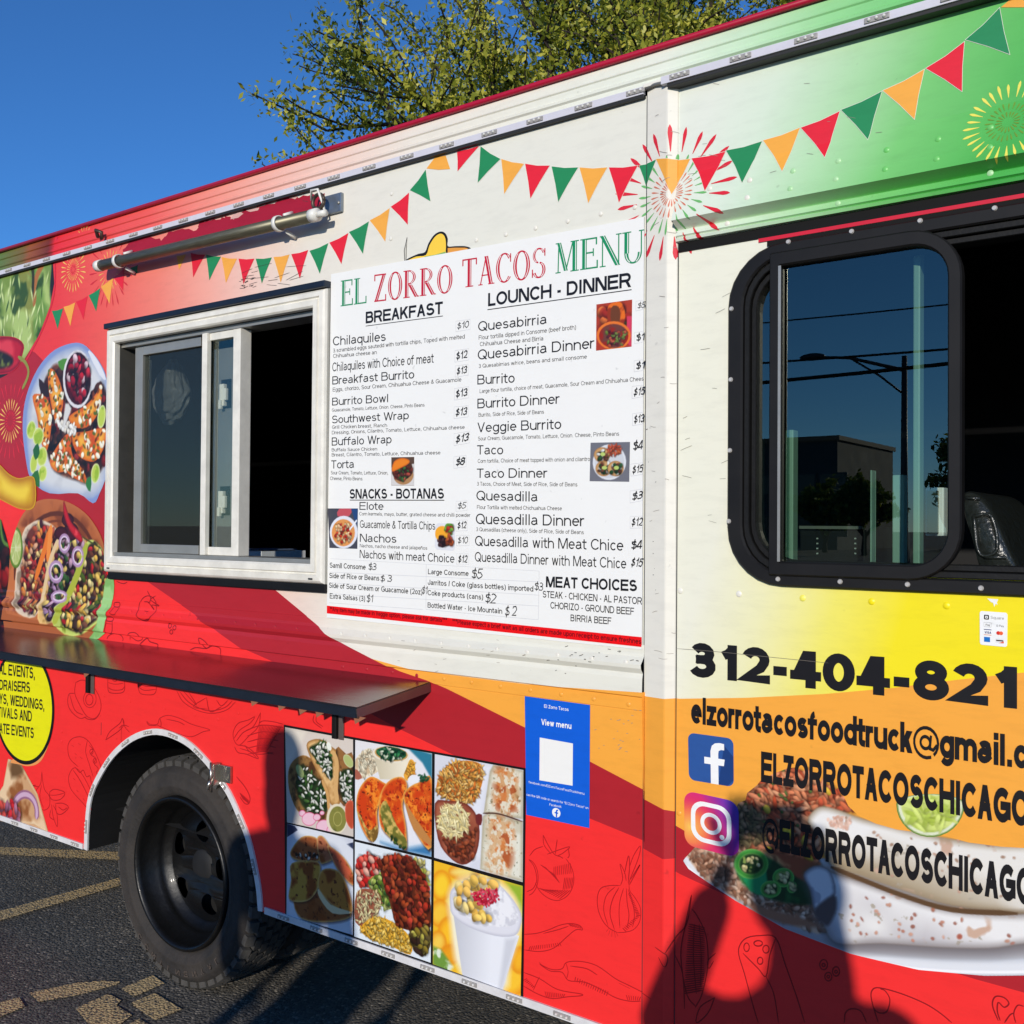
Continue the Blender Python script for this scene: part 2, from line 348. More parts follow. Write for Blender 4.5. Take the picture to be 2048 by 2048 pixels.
    g['('] = (.46, [Cv([(.9, 1.02), (.35, .75), (.15, .37), (.35, 0), (.9, -.27)])])
    g[')'] = (.46, [Cv([(.1, 1.02), (.65, .75), (.85, .37), (.65, 0), (.1, -.27)])])
    g['/'] = (.39, [L((0, 0), (1, 1))])
    g['.'] = (.39, [('d', (.5, .03))]); g[','] = (.39, [('d', (.5, .03)), Cv([(.55, .03), (.4, -.16)])])
    g[':'] = (.39, [('d', (.5, .03)), ('d', (.5, .6))])
    g['*'] = (.54, [L((.5, .62), (.5, 1)), L((.1, .9), (.9, .7)), L((.1, .7), (.9, .9))])
    g['"'] = (.5, [L((.25, .7), (.25, 1)), L((.75, .7), (.75, 1))]); g["'"] = (.3, [L((.5, .7), (.5, 1))])
    return g
GL = _glyphs()
GL['\u00f1'] = (.78, GL['n'][1]+[('c', [(.1, .88), (.35, .96), (.65, .88), (.9, .96)])])
def _stroke(P, wd, kind):
    """centre line (real units) -> quads; mitred joints; ends cut by kind"""
    n = len(P); P = [Vector(p) for p in P]; closed = kind == 'o'
    A, B = [], []; h = wd/2
    for i in range(n):
        d1 = (P[i]-P[i-1]) if (i or closed) else None; d2 = (P[(i+1) % n]-P[i]) if (i < n-1 or closed) else None
        if d1 is None or d1.length < 1e-7: d1 = d2
        if d2 is None or d2.length < 1e-7: d2 = d1
        d1 = d1.normalized(); d2 = d2.normalized(); n1 = Vector((-d1.y, d1.x)); n2 = Vector((-d2.y, d2.x))
        mn = n1+n2
        mn = n1 if mn.length < .3 else mn.normalized()
        k = min(1/max(mn.dot(n1), .45), 2.2)
        a, b = P[i]+mn*h*k, P[i]-mn*h*k
        if not closed and i in (0, n-1) and kind in ('l', 's'):
            d = d1 if i else -d2                       # outward
            if abs(d.y) > .35:
                yb = P[i].y+math.copysign(h, d.y)
                hw = h/abs(d.y); sa = 1 if a.x > P[i].x else -1
                a = Vector((P[i].x+sa*hw, yb)); b = Vector((P[i].x-sa*hw, yb))
            else: a = a+d*h; b = b+d*h
        elif not closed and i in (0, n-1) and kind == 'c' and n > 1:
            d = d1 if i else -d2
            if abs(d.y) > .93 or abs(d.x) > .97: a = a+d*h; b = b+d*h
        A.append(a); B.append(b)
    q = []
    for i in range(n if closed else n-1):
        j = (i+1) % n; q.append((A[i], B[i], B[j], A[j]))
    return q
def layout(s, wd=.13, sb=.05, track=0.0, jit=0.0):
    """quads of a line of lettering; capital height 1, starting at x=0"""
    x = 0; out = []; rj = random.Random(len(s)*7+ord(s[0]))
    for ch in s:
        if ch == ' ': x += .39+track; continue
        adv, paths = GL.get(ch, GL['-']); low = ch in 'abcdefghijklmnopqrstuvwxyz\u00f1'
        if ch in 'ftrj()': b0 = sb*.35
        elif ch == '-': b0 = sb+.04
        else: b0 = sb
        wd0 = wd*(.5 if ch == '@' else 1); bw = adv-2*b0; h = wd0/2
        def mp(p):
            u, v = p
            X = x+b0+h+u*max(bw-wd0, .001) if bw > wd0*1.25 else x+adv/2+(u-.5)*max(bw-wd0, wd0*.8)
            if low and v <= XH: Y = h+v/XH*(XH-wd0) if v >= 0 else h+v*(1-h)
            elif low: Y = XH-h+(v-XH)/(1-XH)*(1-XH)
            else: Y = h+v*(1-wd0)
            if jit: X += rj.uniform(-jit, jit); Y += rj.uniform(-jit, jit)*1.2
            return (X, Y)
        for kind, pp in paths:
            if kind == 'd':
                c = mp(pp); r = h*1.0
                if ch in 'ij': c = (c[0], 1-h*.95)
                elif pp[1] < .1: c = (c[0], r)
                out.append([Vector((c[0]-r, c[1]-r)), Vector((c[0]+r, c[1]-r)), Vector((c[0]+r, c[1]+r)), Vector((c[0]-r, c[1]+r))][:4]); out[-1] = (out[-1], 1)
            else:
                q = _stroke([mp(p) for p in pp], wd0, kind)
                if ch in 'ZNMKAVWXYRkvwxyz47' and not jit:      # keep diagonal ends inside the letter's own width
                    lo_, hi_ = x+b0-.002, x+b0+bw+.002
                    q = [tuple(Vector((min(max(v.x, lo_), hi_), v.y)) for v in f) for f in q]
                out.append((q, 0))
        x += adv+track
    return out
def text(name, s, a, b, h, m_, parent, y=.0066, wd=.13, sh=0.0, ribs=False, track=0.0, sb=.05, jit=0.0, ref=None):
    """letters from wall point a to b (both on the baseline), capital height h; set to fill exactly that width"""
    L_ = layout(s, wd, sb, track, jit)
    xs = [v.x for q, d in L_ for f in (([q]) if d else q) for v in f]
    x0, x1 = min(xs), max(xs)
    if ref: x1 = max(v.x for q, d in layout(ref, wd, sb, track) for f in (([q]) if d else q) for v in f)
    bm = bmesh.new(); c = 0
    for k, (q, d) in enumerate(L_):
        for f in ([q] if d else q):
            c += 1; yy = -y-(c % 110)*2.5e-6; vs = []
            for v in f:
                u = (v.x-x0)/(x1-x0); z = v.y
                vs.append((a[0]+(b[0]-a[0])*u+sh*h*z, a[1]+(b[1]-a[1])*u+h*z))
            ar = sum(vs[i-1][0]*vs[i][1]-vs[i][0]*vs[i-1][1] for i in range(len(vs)))
            if ar < 0: vs.reverse()
            bm.faces.new([bm.verts.new((p[0], yy, p[1])) for p in vs])
    if ribs: rib(bm)
    return bm_obj(name, bm, m_, parent)
def tl(name, s, c, x0, y0, x1, y1, cap, m_, parent, **k):
    """lettering measured in a photo detail c: baseline from (x0,y0) to (x1,y1), capital height cap in the same units"""
    a = c(x0, y0); b = c(x1, y1); t = c(x0, y0-cap)
    return text(name, s, a, b, t[1]-a[1], m_, parent, **k)

# ------------------------------------------------------------------ ground
XL, XR, DEPTH, Z0 = -5.7, 1.9, 2.25, W(800, 1925)[1]
ZS = W(176, 1700)[1]                       # lower edge of the body side
ZLED = 2.592; ZROOF = 2.700
def ground():
    m_ = bpy.data.materials.new('asphalt'); m_.use_nodes = True; t = m_.node_tree; b = t.nodes['Principled BSDF']
    g = t.nodes.new('ShaderNodeNewGeometry')
    def noise(sc, det=4, r=.6):
        n = t.nodes.new('ShaderNodeTexNoise'); n.inputs['Scale'].default_value = sc; n.inputs['Detail'].default_value = det
        n.inputs['Roughness'].default_value = r; t.links.new(g.outputs['Position'], n.inputs['Vector']); return n
    v = t.nodes.new('ShaderNodeTexVoronoi'); v.inputs['Scale'].default_value = 110; t.links.new(g.outputs['Position'], v.inputs['Vector'])
    n1 = noise(1.3, 8); n2 = noise(60, 5)
    cr = t.nodes.new('ShaderNodeValToRGB'); e = cr.color_ramp.elements
    e[0].position = .3; e[0].color = (.080, .072, .062, 1); e[1].position = .75; e[1].color = (.140, .126, .108, 1)
    t.links.new(n1.outputs['Fac'], cr.inputs[0])
    sp = t.nodes.new('ShaderNodeSeparateColor'); t.links.new(v.outputs['Color'], sp.inputs[0])
    st = t.nodes.new('ShaderNodeValToRGB'); e = st.color_ramp.elements
    e[0].position = 0; e[0].color = (.55, .55, .55, 1); e[1].position = .9; e[1].color = (1.3, 1.28, 1.2, 1)
    k = e.new(.97); k.color = (2.6, 2.5, 2.3, 1)
    t.links.new(sp.outputs[0], st.inputs[0])
    mx = t.nodes.new('ShaderNodeMix'); mx.data_type = 'RGBA'; mx.blend_type = 'MULTIPLY'; mx.inputs[0].default_value = 1
    t.links.new(cr.outputs[0], mx.inputs[6]); t.links.new(st.outputs[0], mx.inputs[7]); t.links.new(mx.outputs[2], b.inputs['Base Color'])
    b.inputs['Roughness'].default_value = .85
    ad = t.nodes.new('ShaderNodeMath'); ad.operation = 'MULTIPLY_ADD'; t.links.new(n2.outputs['Fac'], ad.inputs[0]); ad.inputs[1].default_value = .8
    inv = t.nodes.new('ShaderNodeMath'); inv.operation = 'SUBTRACT'; inv.inputs[0].default_value = 1; t.links.new(v.outputs['Distance'], inv.inputs[1])
    t.links.new(inv.outputs[0], ad.inputs[2])
    bp = t.nodes.new('ShaderNodeBump'); bp.inputs['Strength'].default_value = 1; bp.inputs['Distance'].default_value = .0045
    t.links.new(ad.outputs[0], bp.inputs['Height']); t.links.new(bp.outputs[0], b.inputs['Normal'])
    bm = bmesh.new(); R_ = 700
    bm.faces.new([bm.verts.new(p) for p in ((-R_, -R_, 0), (R_, -R_, 0), (R_, R_, 0), (-R_, R_, 0))])
    tag(bm_obj('ground', bm, m_), kind='structure')
    # worn yellow road paint: the asphalt shows through where it has rubbed off
    m2 = m_.copy(); m2.name = 'worn_yellow_paint'; t = m2.node_tree; b = t.nodes['Principled BSDF']
    old = b.inputs['Base Color'].links[0].from_socket
    g = [n for n in t.nodes if n.type == 'NEW_GEOMETRY'][0]
    n = t.nodes.new('ShaderNodeTexNoise'); n.inputs['Scale'].default_value = 75; n.inputs['Detail'].default_value = 4; t.links.new(g.outputs['Position'], n.inputs['Vector'])
    r = t.nodes.new('ShaderNodeMapRange'); r.inputs['From Min'].default_value = .36; r.inputs['From Max'].default_value = .46
    t.links.new(n.outputs['Fac'], r.inputs['Value'])
    mx = t.nodes.new('ShaderNodeMix'); mx.data_type = 'RGBA'; t.links.new(r.outputs[0], mx.inputs[0]); t.links.new(old, mx.inputs[6])
    mx.inputs[7].default_value = (.56, .40, .19, 1); t.links.new(mx.outputs[2], b.inputs['Base Color'])
    return m_, m2
M_ASPH, M_YEL = ground()
def gsheet(name, pts, c, z=.004):
    bm = bmesh.new(); P = []
    for p in pts:
        q = G(*c(*p), z); P.append((q[0], q[1], z))
    f = bm.faces.new([bm.verts.new(p) for p in P]); bm.normal_update()
    if f.normal.z < 0: bmesh.ops.reverse_faces(bm, faces=[f])
    return tag(bm_obj(name, bm, M_YEL), kind='structure')
cx = lambda x, y: (x/2.583, 1300+y/2.583)
gsheet('parking_line', [(-300, 1004), (800, 1051), (800, 1092), (-300, 1042)], cx)
gsheet('parking_line', [(-300, 1433), (700, 1152), (700, 1192), (-300, 1485)], cx, .0045)
gsheet('painted_letter', [(150, 1772), (400, 1718), (520, 1708), (625, 1712), (600, 1728), (430, 1775), (330, 1795), (200, 1817)], cx)
gsheet('painted_letter', [(625, 1748), (790, 1680), (850, 1722), (690, 1790)], cx)
gsheet('painted_letter', [(390, 1850), (560, 1775), (625, 1810), (600, 1835), (682, 1885), (560, 1980), (480, 1960)], cx)
gsheet('painted_letter', [(672, 1825), (800, 1772), (940, 1855), (800, 1912)], cx)
gsheet('painted_letter', [(-200, 1870), (100, 1795), (130, 1840), (-150, 1960)], cx)
gsheet('painted_letter', [(640, 1945), (720, 1905), (860, 1990), (760, 2060)], cx)

# ------------------------------------------------------------------ the truck body
truck = empty('food_truck', (0, 0, 0), 'red, white and green taco truck with serving window and cab window in the parking lot', 'food truck')
def gx(pairs, y, k, zref):      # stops measured at image row y where height is zref
    return [(W(px, y)[0]+k*zref, c) for px, c in pairs]
M_UP = vinyl_ramp('wrap_upper_body', gx([(0, (222, 50, 54)), (120, (230, 62, 60)), (215, (233, 92, 80)), (320, (236, 128, 110)),
    (420, (238, 166, 148)), (530, (232, 202, 186)), (625, (226, 219, 205)), (900, (224, 222, 208))], 560, .12, 2.3), slope=.12)
M_GREEN = vinyl_ramp('wrap_cab_green', gx([(1360, (222, 226, 212)), (1480, (212, 226, 204)), (1640, (172, 214, 164)), (1800, (120, 196, 112)),
    (1980, (88, 180, 86)), (2048, (76, 172, 80))], 300, -.40, 2.35), slope=-.40)
M_CABY = vinyl_ramp('wrap_cab_yellow', gx([(1354, (230, 228, 208)), (1480, (232, 228, 178)), (1620, (236, 226, 104)), (1760, (240, 222, 30)), (2048, (240, 220, 14))], 1250, -.30, 1.25), slope=-.30)
BLK = mat('black_rubber', (20, 20, 20), .55, spec=.25, bump=.08, bscale=90, var=.3)
BLKP = mat('black_frame_paint', (24, 23, 23), .5, spec=.25, var=.25, vscale=9)
ALU = mat('white_aluminium', (226, 222, 210), .4, var=.14, vscale=16, bump=.03, bscale=120)
SIL = mat('dull_aluminium', (170, 168, 160), .38, .55, var=.12, vscale=12)
STEEL = mat('stainless_steel', (150, 150, 152), .24, 1.0, var=.1, vscale=5, bump=.02, bscale=30, stretch=(1, 8, 8))
DKSTEEL = mat('dark_steel', (46, 54, 66), .38, .6, var=.2, vscale=8)
SEAL = mat('sealant', (40, 42, 46), .6, var=.2)

# openings
fx0, fx1 = W(213, 900, -.015)[0], W(650.5, 900, -.015)[0]; fz1, fz0 = W(430, 619, -.015)[1], W(430, 1156, -.015)[1]      # serving window frame, outer
ox0, ox1 = W(227, 900, -.022)[0], W(623, 900, -.022)[0]; oz1, oz0 = W(430, 650, -.022)[1], W(430, 1120, -.022)[1]
WOPEN = [(ox0, oz0), (ox1, oz0), (ox1, oz1), (ox0, oz1)]
arch_in = [CX(*p) for p in ((456, 1060), (462, 900), (480, 760), (532, 645), (592, 556), (668, 486), (742, 448), (818, 436), (900, 456), (985, 504), (1072, 592), (1122, 662), (1180, 748), (1232, 862), (1274, 968), (1304, 1090), (1330, 1226), (1340, 1352))]
arch_in = smooth_pts(arch_in, 3)
arch_in[0] = (arch_in[0][0], ZS); arch_in[-1] = (arch_in[-1][0], ZS)
side = [(XL, ZS)]+arch_in+[(PP[0][0], ZS), (PP[0][0], ZLED), (XL, ZLED)]
sheet('side_panel', [side, WOPEN], 0.0, M_UP, truck)
sheet('pillar', [(PP[0][0], ZS), (PP[-1][0], ZS), (PP[-1][0], ZLED+.012), (PP[0][0], ZLED+.012)], 0.0, V('white_wrap'), truck)
# cab window opening (rounded)
def rrect(x0, x1, z0, z1, r, n=7, corners=(1, 1, 1, 1)):
    P = []
    for k, (cx_, cz_, a) in enumerate(((x1-r, z1-r, 0), (x0+r, z1-r, 90), (x0+r, z0+r, 180), (x1-r, z0+r, 270))):
        if not corners[k]:
            P.append((x1 if k in (0, 3) else x0, z1 if k in (0, 1) else z0)); continue
        P += [(cx_+r*math.cos(math.radians(a+90*i/n)), cz_+r*math.sin(math.radians(a+90*i/n))) for i in range(n+1)]
    return P
dx0, dx1 = W(1455, 800, -.012)[0], .62
dz1, dz0 = W(1735, 456, -.012)[1], W(1735, 1180, -.012)[1]
DOPEN = rrect(dx0+.03, dx1-.03, dz0+.03, dz1-.03, .11)
zcab = W(1735, 420)[1]                                  # where the green header ends
sheet('cab_header_panel', [(PP[-1][0], _zk(469)), (XR, _zk(469)), (XR, ZLED), (PP[-1][0], ZLED)], 0.0, M_GREEN, truck)
sheet('cab_panel', [[(PP[-1][0], ZS), (XR, ZS), (XR, _zk(469)-.0005), (PP[-1][0], _zk(469)-.0005)], DOPEN], 0.0, M_CABY, truck)
# printed bands of the wrap
pc = lambda *L_: [W(*p) for p in L_]
low = [(276, 1150), (417, 1247), (490, 1298), (540, 1320), (660, 1384), (797, 1457), (897, 1505), (1050, 1578), (1180, 1637), (1292, 1683)]
upr = [(546, 1176), (644, 1257), (683, 1283), (750, 1317), (800, 1342), (853, 1360), (893, 1377), (1050, 1455), (1180, 1523), (1292, 1582)]
sheet('crimson_band', pc(*low, *upr[::-1]), .0004, V('crimson_wrap'), truck)
sheet('crimson_band', [(XL, 2.50)]+pc((-60, 640), (70, 705), (222, 857), (222, 1120), (-60, 905))+[(XL, 2.02)], .0004, V('crimson_wrap'), truck)
sheet('red_band', [(XL, W(-60, 905)[1])]+pc((-60, 905), (222, 1122), *low)+[(PP[0][0], ZS)]+arch_in[::-1]+[(XL, ZS)], .0002, V('red_wrap'), truck)
sheet('orange_band', pc((750, 1317), (827, 1338), (890, 1348), (1053, 1368), (1292, 1384))+pc(*upr[3:])[::-1][:-1], .0004, V('orange_wrap'), truck)
px_ = [PP[0][0], W(1336, 1000)[0], PP[-1][0]]
ya = [W(1285, 1391), W(1327, 1395), W(1350, 1396)]; yb = [W(1285, 1596), W(1327, 1614), W(1350, 1622)]; yc = [W(1285, 1695), W(1327, 1713), W(1350, 1716)]
P_ = lambda A_, B_: [(x, p[1]) for x, p in zip(px_, A_)]+[(x, p[1]) for x, p in zip(px_, B_)][::-1]
sheet('orange_band', P_(ya, yb), .0004, V('orange_wrap'), truck)
sheet('crimson_band', P_(yb, yc), .0004, V('crimson_wrap'), truck)
sheet('red_band', P_(yc, [(0, ZS)]*3), .0004, V('red_wrap'), truck)
cl0 = PP[-1][0]
cab_or = pc((1360, 1397.4), (1493, 1395.5), (1648, 1388), (1784, 1376), (1919, 1359), (2048, 1345))
cab_dk = pc((1360, 1656), (1390, 1674), (1500, 1722), (1700, 1808), (1900, 1882), (2048, 1925))
cab_rd = pc((1360, 1748), (1390, 1762), (1500, 1812), (1700, 1880), (1950, 1958), (2048, 1985))
cab_or = [(cl0, cab_or[0][1])]+cab_or+[(XR, cab_or[-1][1]+.35)]
cab_dk = [(cl0, cab_dk[0][1]+.004)]+cab_dk+[(XR, .55)]; cab_rd = [(cl0, cab_rd[0][1]+.004)]+cab_rd+[(XR, .47)]
sheet('orange_band', cab_or+cab_dk[::-1], .0004, V('orange_wrap'), truck)
sheet('crimson_band', cab_dk+cab_rd[::-1], .0004, V('crimson_wrap'), truck)
sheet('red_band', cab_rd+[(XR, ZS), (cl0, ZS)], .0004, V('red_wrap'), truck)
# seams
for x, a_, b_ in ((PP[0][0]-.0012, ZS, ZLED), (PP[-1][0]+.0006, ZS, _zk(489))):
    box('seam', x-.0011, x+.0011, -.0010, .004, a_, b_, SEAL, truck)
box('seam', W(202, 1500)[0]-.001, W(202, 1500)[0]+.001, -.0008, .004, W(202, 1470)[1], W(202, 1445)[1], SEAL, truck)

# roof band above the light strip, roof, far side
zb = ZLED+.020
bm = bmesh.new()
bandp = [(zb, -.004), (zb+.014, -.004), (zb+.018, -.009), (zb+.024, -.009), (zb+.028, -.003), (zb+.045, -.003), (zb+.048, -.006), (zb+.052, -.003), (ZROOF-.006, .004)]
segs = 40; cols = [[bm.verts.new((XL+(XR-XL)*i/segs, y, z)) for z, y in bandp] for i in range(segs+1)]
for a_, b_ in zip(cols, cols[1:]):
    for k in range(len(bandp)-1): bm.faces.new((a_[k], b_[k], b_[k+1], a_[k+1]))
M_BAND = vinyl_ramp('wrap_roof_band', [(W(0, 500)[0], (96, 120, 60)), (W(48, 500)[0], (120, 96, 50)), (W(60, 500)[0], (150, 84, 44)), (W(102, 500)[0], (110, 40, 30)), (W(110, 500)[0], (226, 44, 50)), (W(300, 420)[0], (232, 92, 84)), (W(450, 380)[0], (236, 150, 132)), (W(640, 330)[0], (234, 196, 180)), (W(830, 260)[0], (226, 218, 204)),
    (W(1330, 100)[0], (222, 226, 210)), (W(1480, 60)[0], (196, 222, 188)), (W(1650, 30)[0], (150, 208, 144)), (W(1900, 0)[0], (96, 190, 98)), (XR, (60, 170, 80))])
bm_obj('roof_band', bm, M_BAND, truck)
tube('roof_trim', [(XL, -.003, ZROOF-.002), (XR, -.003, ZROOF-.002)], .0075, vinyl('trim_red', (176, 22, 54)), truck, 8)
WH2 = mat('far_side_paint', (214, 210, 200), .5, var=.05)
box('roof', XL, XR, .006, DEPTH, ZROOF-.01, ZROOF+.004, WH2, truck)
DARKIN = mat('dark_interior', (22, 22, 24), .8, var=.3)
box('far_side', XL, XR, DEPTH, DEPTH+.04, ZS, ZROOF-.01, WH2, truck)
box('rear_end', XL-.04, XL, 0, DEPTH+.04, ZS, ZROOF-.002, vinyl('rear_red', RED), truck)
box('front_end', XR, XR+.04, 0, DEPTH+.04, ZS, ZROOF-.002, WH2, truck)
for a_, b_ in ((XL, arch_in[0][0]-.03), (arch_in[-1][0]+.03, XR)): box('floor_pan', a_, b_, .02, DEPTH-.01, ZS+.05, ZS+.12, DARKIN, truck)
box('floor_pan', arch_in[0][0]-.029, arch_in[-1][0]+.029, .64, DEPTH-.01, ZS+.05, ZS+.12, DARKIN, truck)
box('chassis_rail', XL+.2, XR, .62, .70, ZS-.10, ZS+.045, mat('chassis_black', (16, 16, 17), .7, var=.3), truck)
box('chassis_rail', XL+.2, XR, 1.55, 1.63, ZS-.10, ZS+.045, MATS['chassis_black'], truck)
# inner lining so the body is a closed dark room behind its windows
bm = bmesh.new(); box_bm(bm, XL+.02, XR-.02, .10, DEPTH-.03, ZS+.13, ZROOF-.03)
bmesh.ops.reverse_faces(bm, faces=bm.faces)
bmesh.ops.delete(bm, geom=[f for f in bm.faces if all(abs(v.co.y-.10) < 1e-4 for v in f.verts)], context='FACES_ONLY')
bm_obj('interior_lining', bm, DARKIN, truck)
# wheel-well lining
bm = bmesh.new(); ai = arch_in; A_ = [bm.verts.new((x, .003, z)) for x, z in ai]; B_ = [bm.verts.new((x, .62, z)) for x, z in ai]
for i in range(len(A_)-1): bm.faces.new((A_[i], B_[i], B_[i+1], A_[i+1]))
bm.faces.new(B_); bm_obj('wheel_well', bm, MATS['chassis_black'], truck)

# ------------------------------------------------------------------ light strips
STRIP = mat('strip_white', (206, 204, 212), .4, var=.05, vscale=30)
LEDM = mat('led_module', (160, 156, 152), .3, var=.3, vscale=160)
LEDL = mat('led_lens', (214, 212, 206), .15, coat=.6)
STRIPSH = mat('strip_shadow', (34, 34, 34), .6)  # near-black colour standing in for the shadow beneath the light strips
def led_mesh():
    bm = bmesh.new(); box_bm(bm, -.025, .025, -.003, 0, -.0055, .0055, .001)
    me = bpy.data.meshes.new('led_module'); bm.to_mesh(me); bm.free(); me.materials.append(LEDM)
    bm = bmesh.new()
    for k in (-1, 0, 1): 
        mt = Matrix.Translation((k*.015, -.0045, 0)); bmesh.ops.create_uvsphere(bm, u_segments=8, v_segments=5, radius=.0036, matrix=mt)
    ml = bpy.data.meshes.new('led_lens'); bm.to_mesh(ml); bm.free(); ml.materials.append(LEDL); return me, ml
MLED, MLENS = led_mesh()
def led_row(strip, pts, y):
    """strip object, module positions [(x, z, angle)]"""
    for x, z, a in pts:
        o = link('led_module', MLED, None, strip, (x, y, z)); o.rotation_euler.y = -a
        l = link('led_lens', MLENS, None, strip, (x, y, z)); l.rotation_euler.y = -a
def lane(name, x0, x1, z0, z1, y0, y1, m_): return box(name, x0, x1, -y1, -y0, z0, z1, m_, truck, .001)
px0 = W(1290, 1000)[0]
s1 = lane('light_strip', XL, px0-.003, ZLED+.001, ZLED+.019, .003, .014, STRIP)
lane('strip_shadow_line', XL, px0-.003, ZLED-.006, ZLED+.001, .0, .012, STRIPSH)  # dark bar put in as the shadow line below the strip
led_row(s1, [(-1.206-.1455*k, ZLED+.0105, 0) for k in range(30)], -.0142)
s2 = lane('light_strip', W(1334, 150)[0], XR, ZLED+.003, ZLED+.021, .018, .030, STRIP)
lane('strip_shadow_line', W(1345, 150)[0], XR, ZLED-.005, ZLED+.003, .0, .026, STRIPSH)
led_row(s2, [(-1.083, ZLED+.0125, 0)]+[(-.935+.1465*k, ZLED+.0125, 0) for k in range(18)], -.0302)
tube('wire_run', [(px0-.004, -.010, ZLED+.012), (px0+.03, -.016, ZLED+.014), (px0+.05, -.022, ZLED+.010), (px0+.075, -.026, ZLED+.014)], .004, mat('silver_tape', (150, 148, 142), .4, .4, var=.3, vscale=60), truck, 7)
box('strip_cap', px0-.002, px0+.085, -.018, -.004, ZLED+.013, ZLED+.022, V('white_wrap'), truck, .002)
# sill strips and wheel-arch strip
WT = mat('strip_tape', (214, 212, 212), .45, var=.12, vscale=25)
def ribbon3(name, path, wd, y, m_):
    """flat strip following path [(x,z)] on the body, with thickness"""
    L_, R_ = strip_poly(path, wd, taper=False); bm = bmesh.new(); n = len(L_)
    q = [[bm.verts.new((p[0], yy, p[1])) for p in s_] for s_, yy in ((L_, -y), (R_, -y), (L_, 0.0), (R_, 0.0))]
    for i in range(n-1):
        for a_, b_ in ((0, 1), (1, 3), (2, 0)): bm.faces.new((q[a_][i], q[b_][i], q[b_][i+1], q[a_][i+1]))
    bm.faces.new((q[0][0], q[1][0], q[3][0], q[2][0])); bm.faces.new((q[0][-1], q[1][-1], q[3][-1], q[2][-1]))
    bmesh.ops.recalc_face_normals(bm, faces=bm.faces)
    return bm_obj(name, bm, m_, truck)
ax0, ax1 = arch_in[0][0], arch_in[-1][0]
for a_, b_ in ((XL, ax0-.03), (ax1+.03, XR)):
    s_ = ribbon3('sill_strip', [(a_, ZS+.008), (b_, ZS+.008)], .020, .006, WT)
    k0 = (b_-.05) if a_ == XL else (a_+.09); st = -.1455 if a_ == XL else .1455
    led_row(s_, [(k0+st*k, ZS+.008, 0) for k in range(24) if min(a_, b_)+.03 < k0+st*k < max(a_, b_)-.03], -.0062)
path = []
for i, p in enumerate(arch_in):
    a_ = Vector(arch_in[max(i-1, 0)]); b_ = Vector(arch_in[min(i+1, len(arch_in)-1)]); d = (b_-a_).normalized()
    path.append((p[0]-d.y*.010, p[1]+d.x*.010))
s3 = ribbon3('arch_strip', path, .021, .006, WT)
acc = 0; mods = []
for i in range(1, len(path)):
    a_, b_ = Vector(path[i-1]), Vector(path[i]); L0 = (b_-a_).length
    while acc+L0 > .1455*(len(mods)+1)-.06:
        t_ = (.1455*(len(mods)+1)-.06-acc)/L0; p = a_+(b_-a_)*t_; mods.append((p.x, p.y, math.atan2((b_-a_).y, (b_-a_).x)))
    acc += L0
led_row(s3, mods, -.0062)
CH = mat('chrome_hinge', (176, 172, 162), .25, .9, var=.2, vscale=30)
hb = W(452, 1548)
hg = box('arch_bracket', hb[0]-.035, hb[0]-.018, -.034, -.006, hb[1]-.036, hb[1]+.036, CH, truck, .004)
box('bracket_leaf', hb[0]-.018, hb[0]+.036, -.012, -.002, hb[1]-.024, hb[1]+.030, CH, hg, .002)
tube('bracket_pin', [(hb[0]-.026, -.038, hb[1]-.055), (hb[0]-.026, -.038, hb[1]+.040)], .005, CH, hg, 8)
tube('bracket_arm', [(hb[0]-.026, -.036, hb[1]-.01), (hb[0]-.03, -.05, hb[1]-.045)], .006, CH, hg, 8)

# ------------------------------------------------------------------ rivets
bm = bmesh.new(); bmesh.ops.create_uvsphere(bm, u_segments=10, v_segments=8, radius=1, matrix=Matrix.Diagonal((1, .38, 1, 1)))
bmesh.ops.delete(bm, geom=[v for v in bm.verts if v.co.y > .02], context='VERTS')
RV = {}
def rivet(x, z, col, r=.0058):
    if col not in RV:
        me = bpy.data.meshes.new('rivet'); bm.to_mesh(me); me.materials.append(V(col))
        for p in me.polygons: p.use_smooth = True
        RV[col] = me
    o = link('rivet', RV[col], None, truck, (x, -.0006-relief(x, z), z)); o.scale = (r, r, r)
def wrapcol(px, py):
    return None
for x, y in ((147, 320), (290, 333), (437, 347), (590, 362), (747, 378), (912, 395), (1083, 412), (1265, 430), (1447, 448), (1650, 468), (1855, 490)): rivet(*CC(x, y), 'white_wrap')
for x, y in ((585, 573), (748, 593), (912, 613), (1085, 637), (1265, 660), (1450, 685), (1645, 713), (1855, 745)): rivet(*CC(x, y), 'orange_wrap' if x > 700 else 'crimson_wrap')
for x, y in ((140, 520), (285, 535), (437, 552)): rivet(*CC(x, y), 'crimson_wrap')
for x, y in ((800, 490), (895, 503), (997, 513), (1100, 522)): rivet(*CB(x, y), 'red_wrap')
for x, y in ((1207, 533), (1315, 545), (1430, 555), (1550, 567), (1670, 580), (1800, 592)): rivet(*CB(x, y), 'crimson_wrap')
for x, y in ((625, 993), (780, 1028), (990, 1070), (1170, 1108), (1310, 1135), (372, 1210), (372, 1268), (1430, 1100), (1548, 1550)): rivet(*CB(x, y), 'red_wrap')
for x, y in ((468, 200), (908, 207), (1062, 178), (1214, 145), (1380, 110), (1550, 72), (1725, 38)): rivet(*C4(x, y), 'white_wrap')
for x, y in ((705, 793), (465, 842), (705, 907), (568, 1050)): rivet(*CE(x, y), 'white_wrap', .0062)

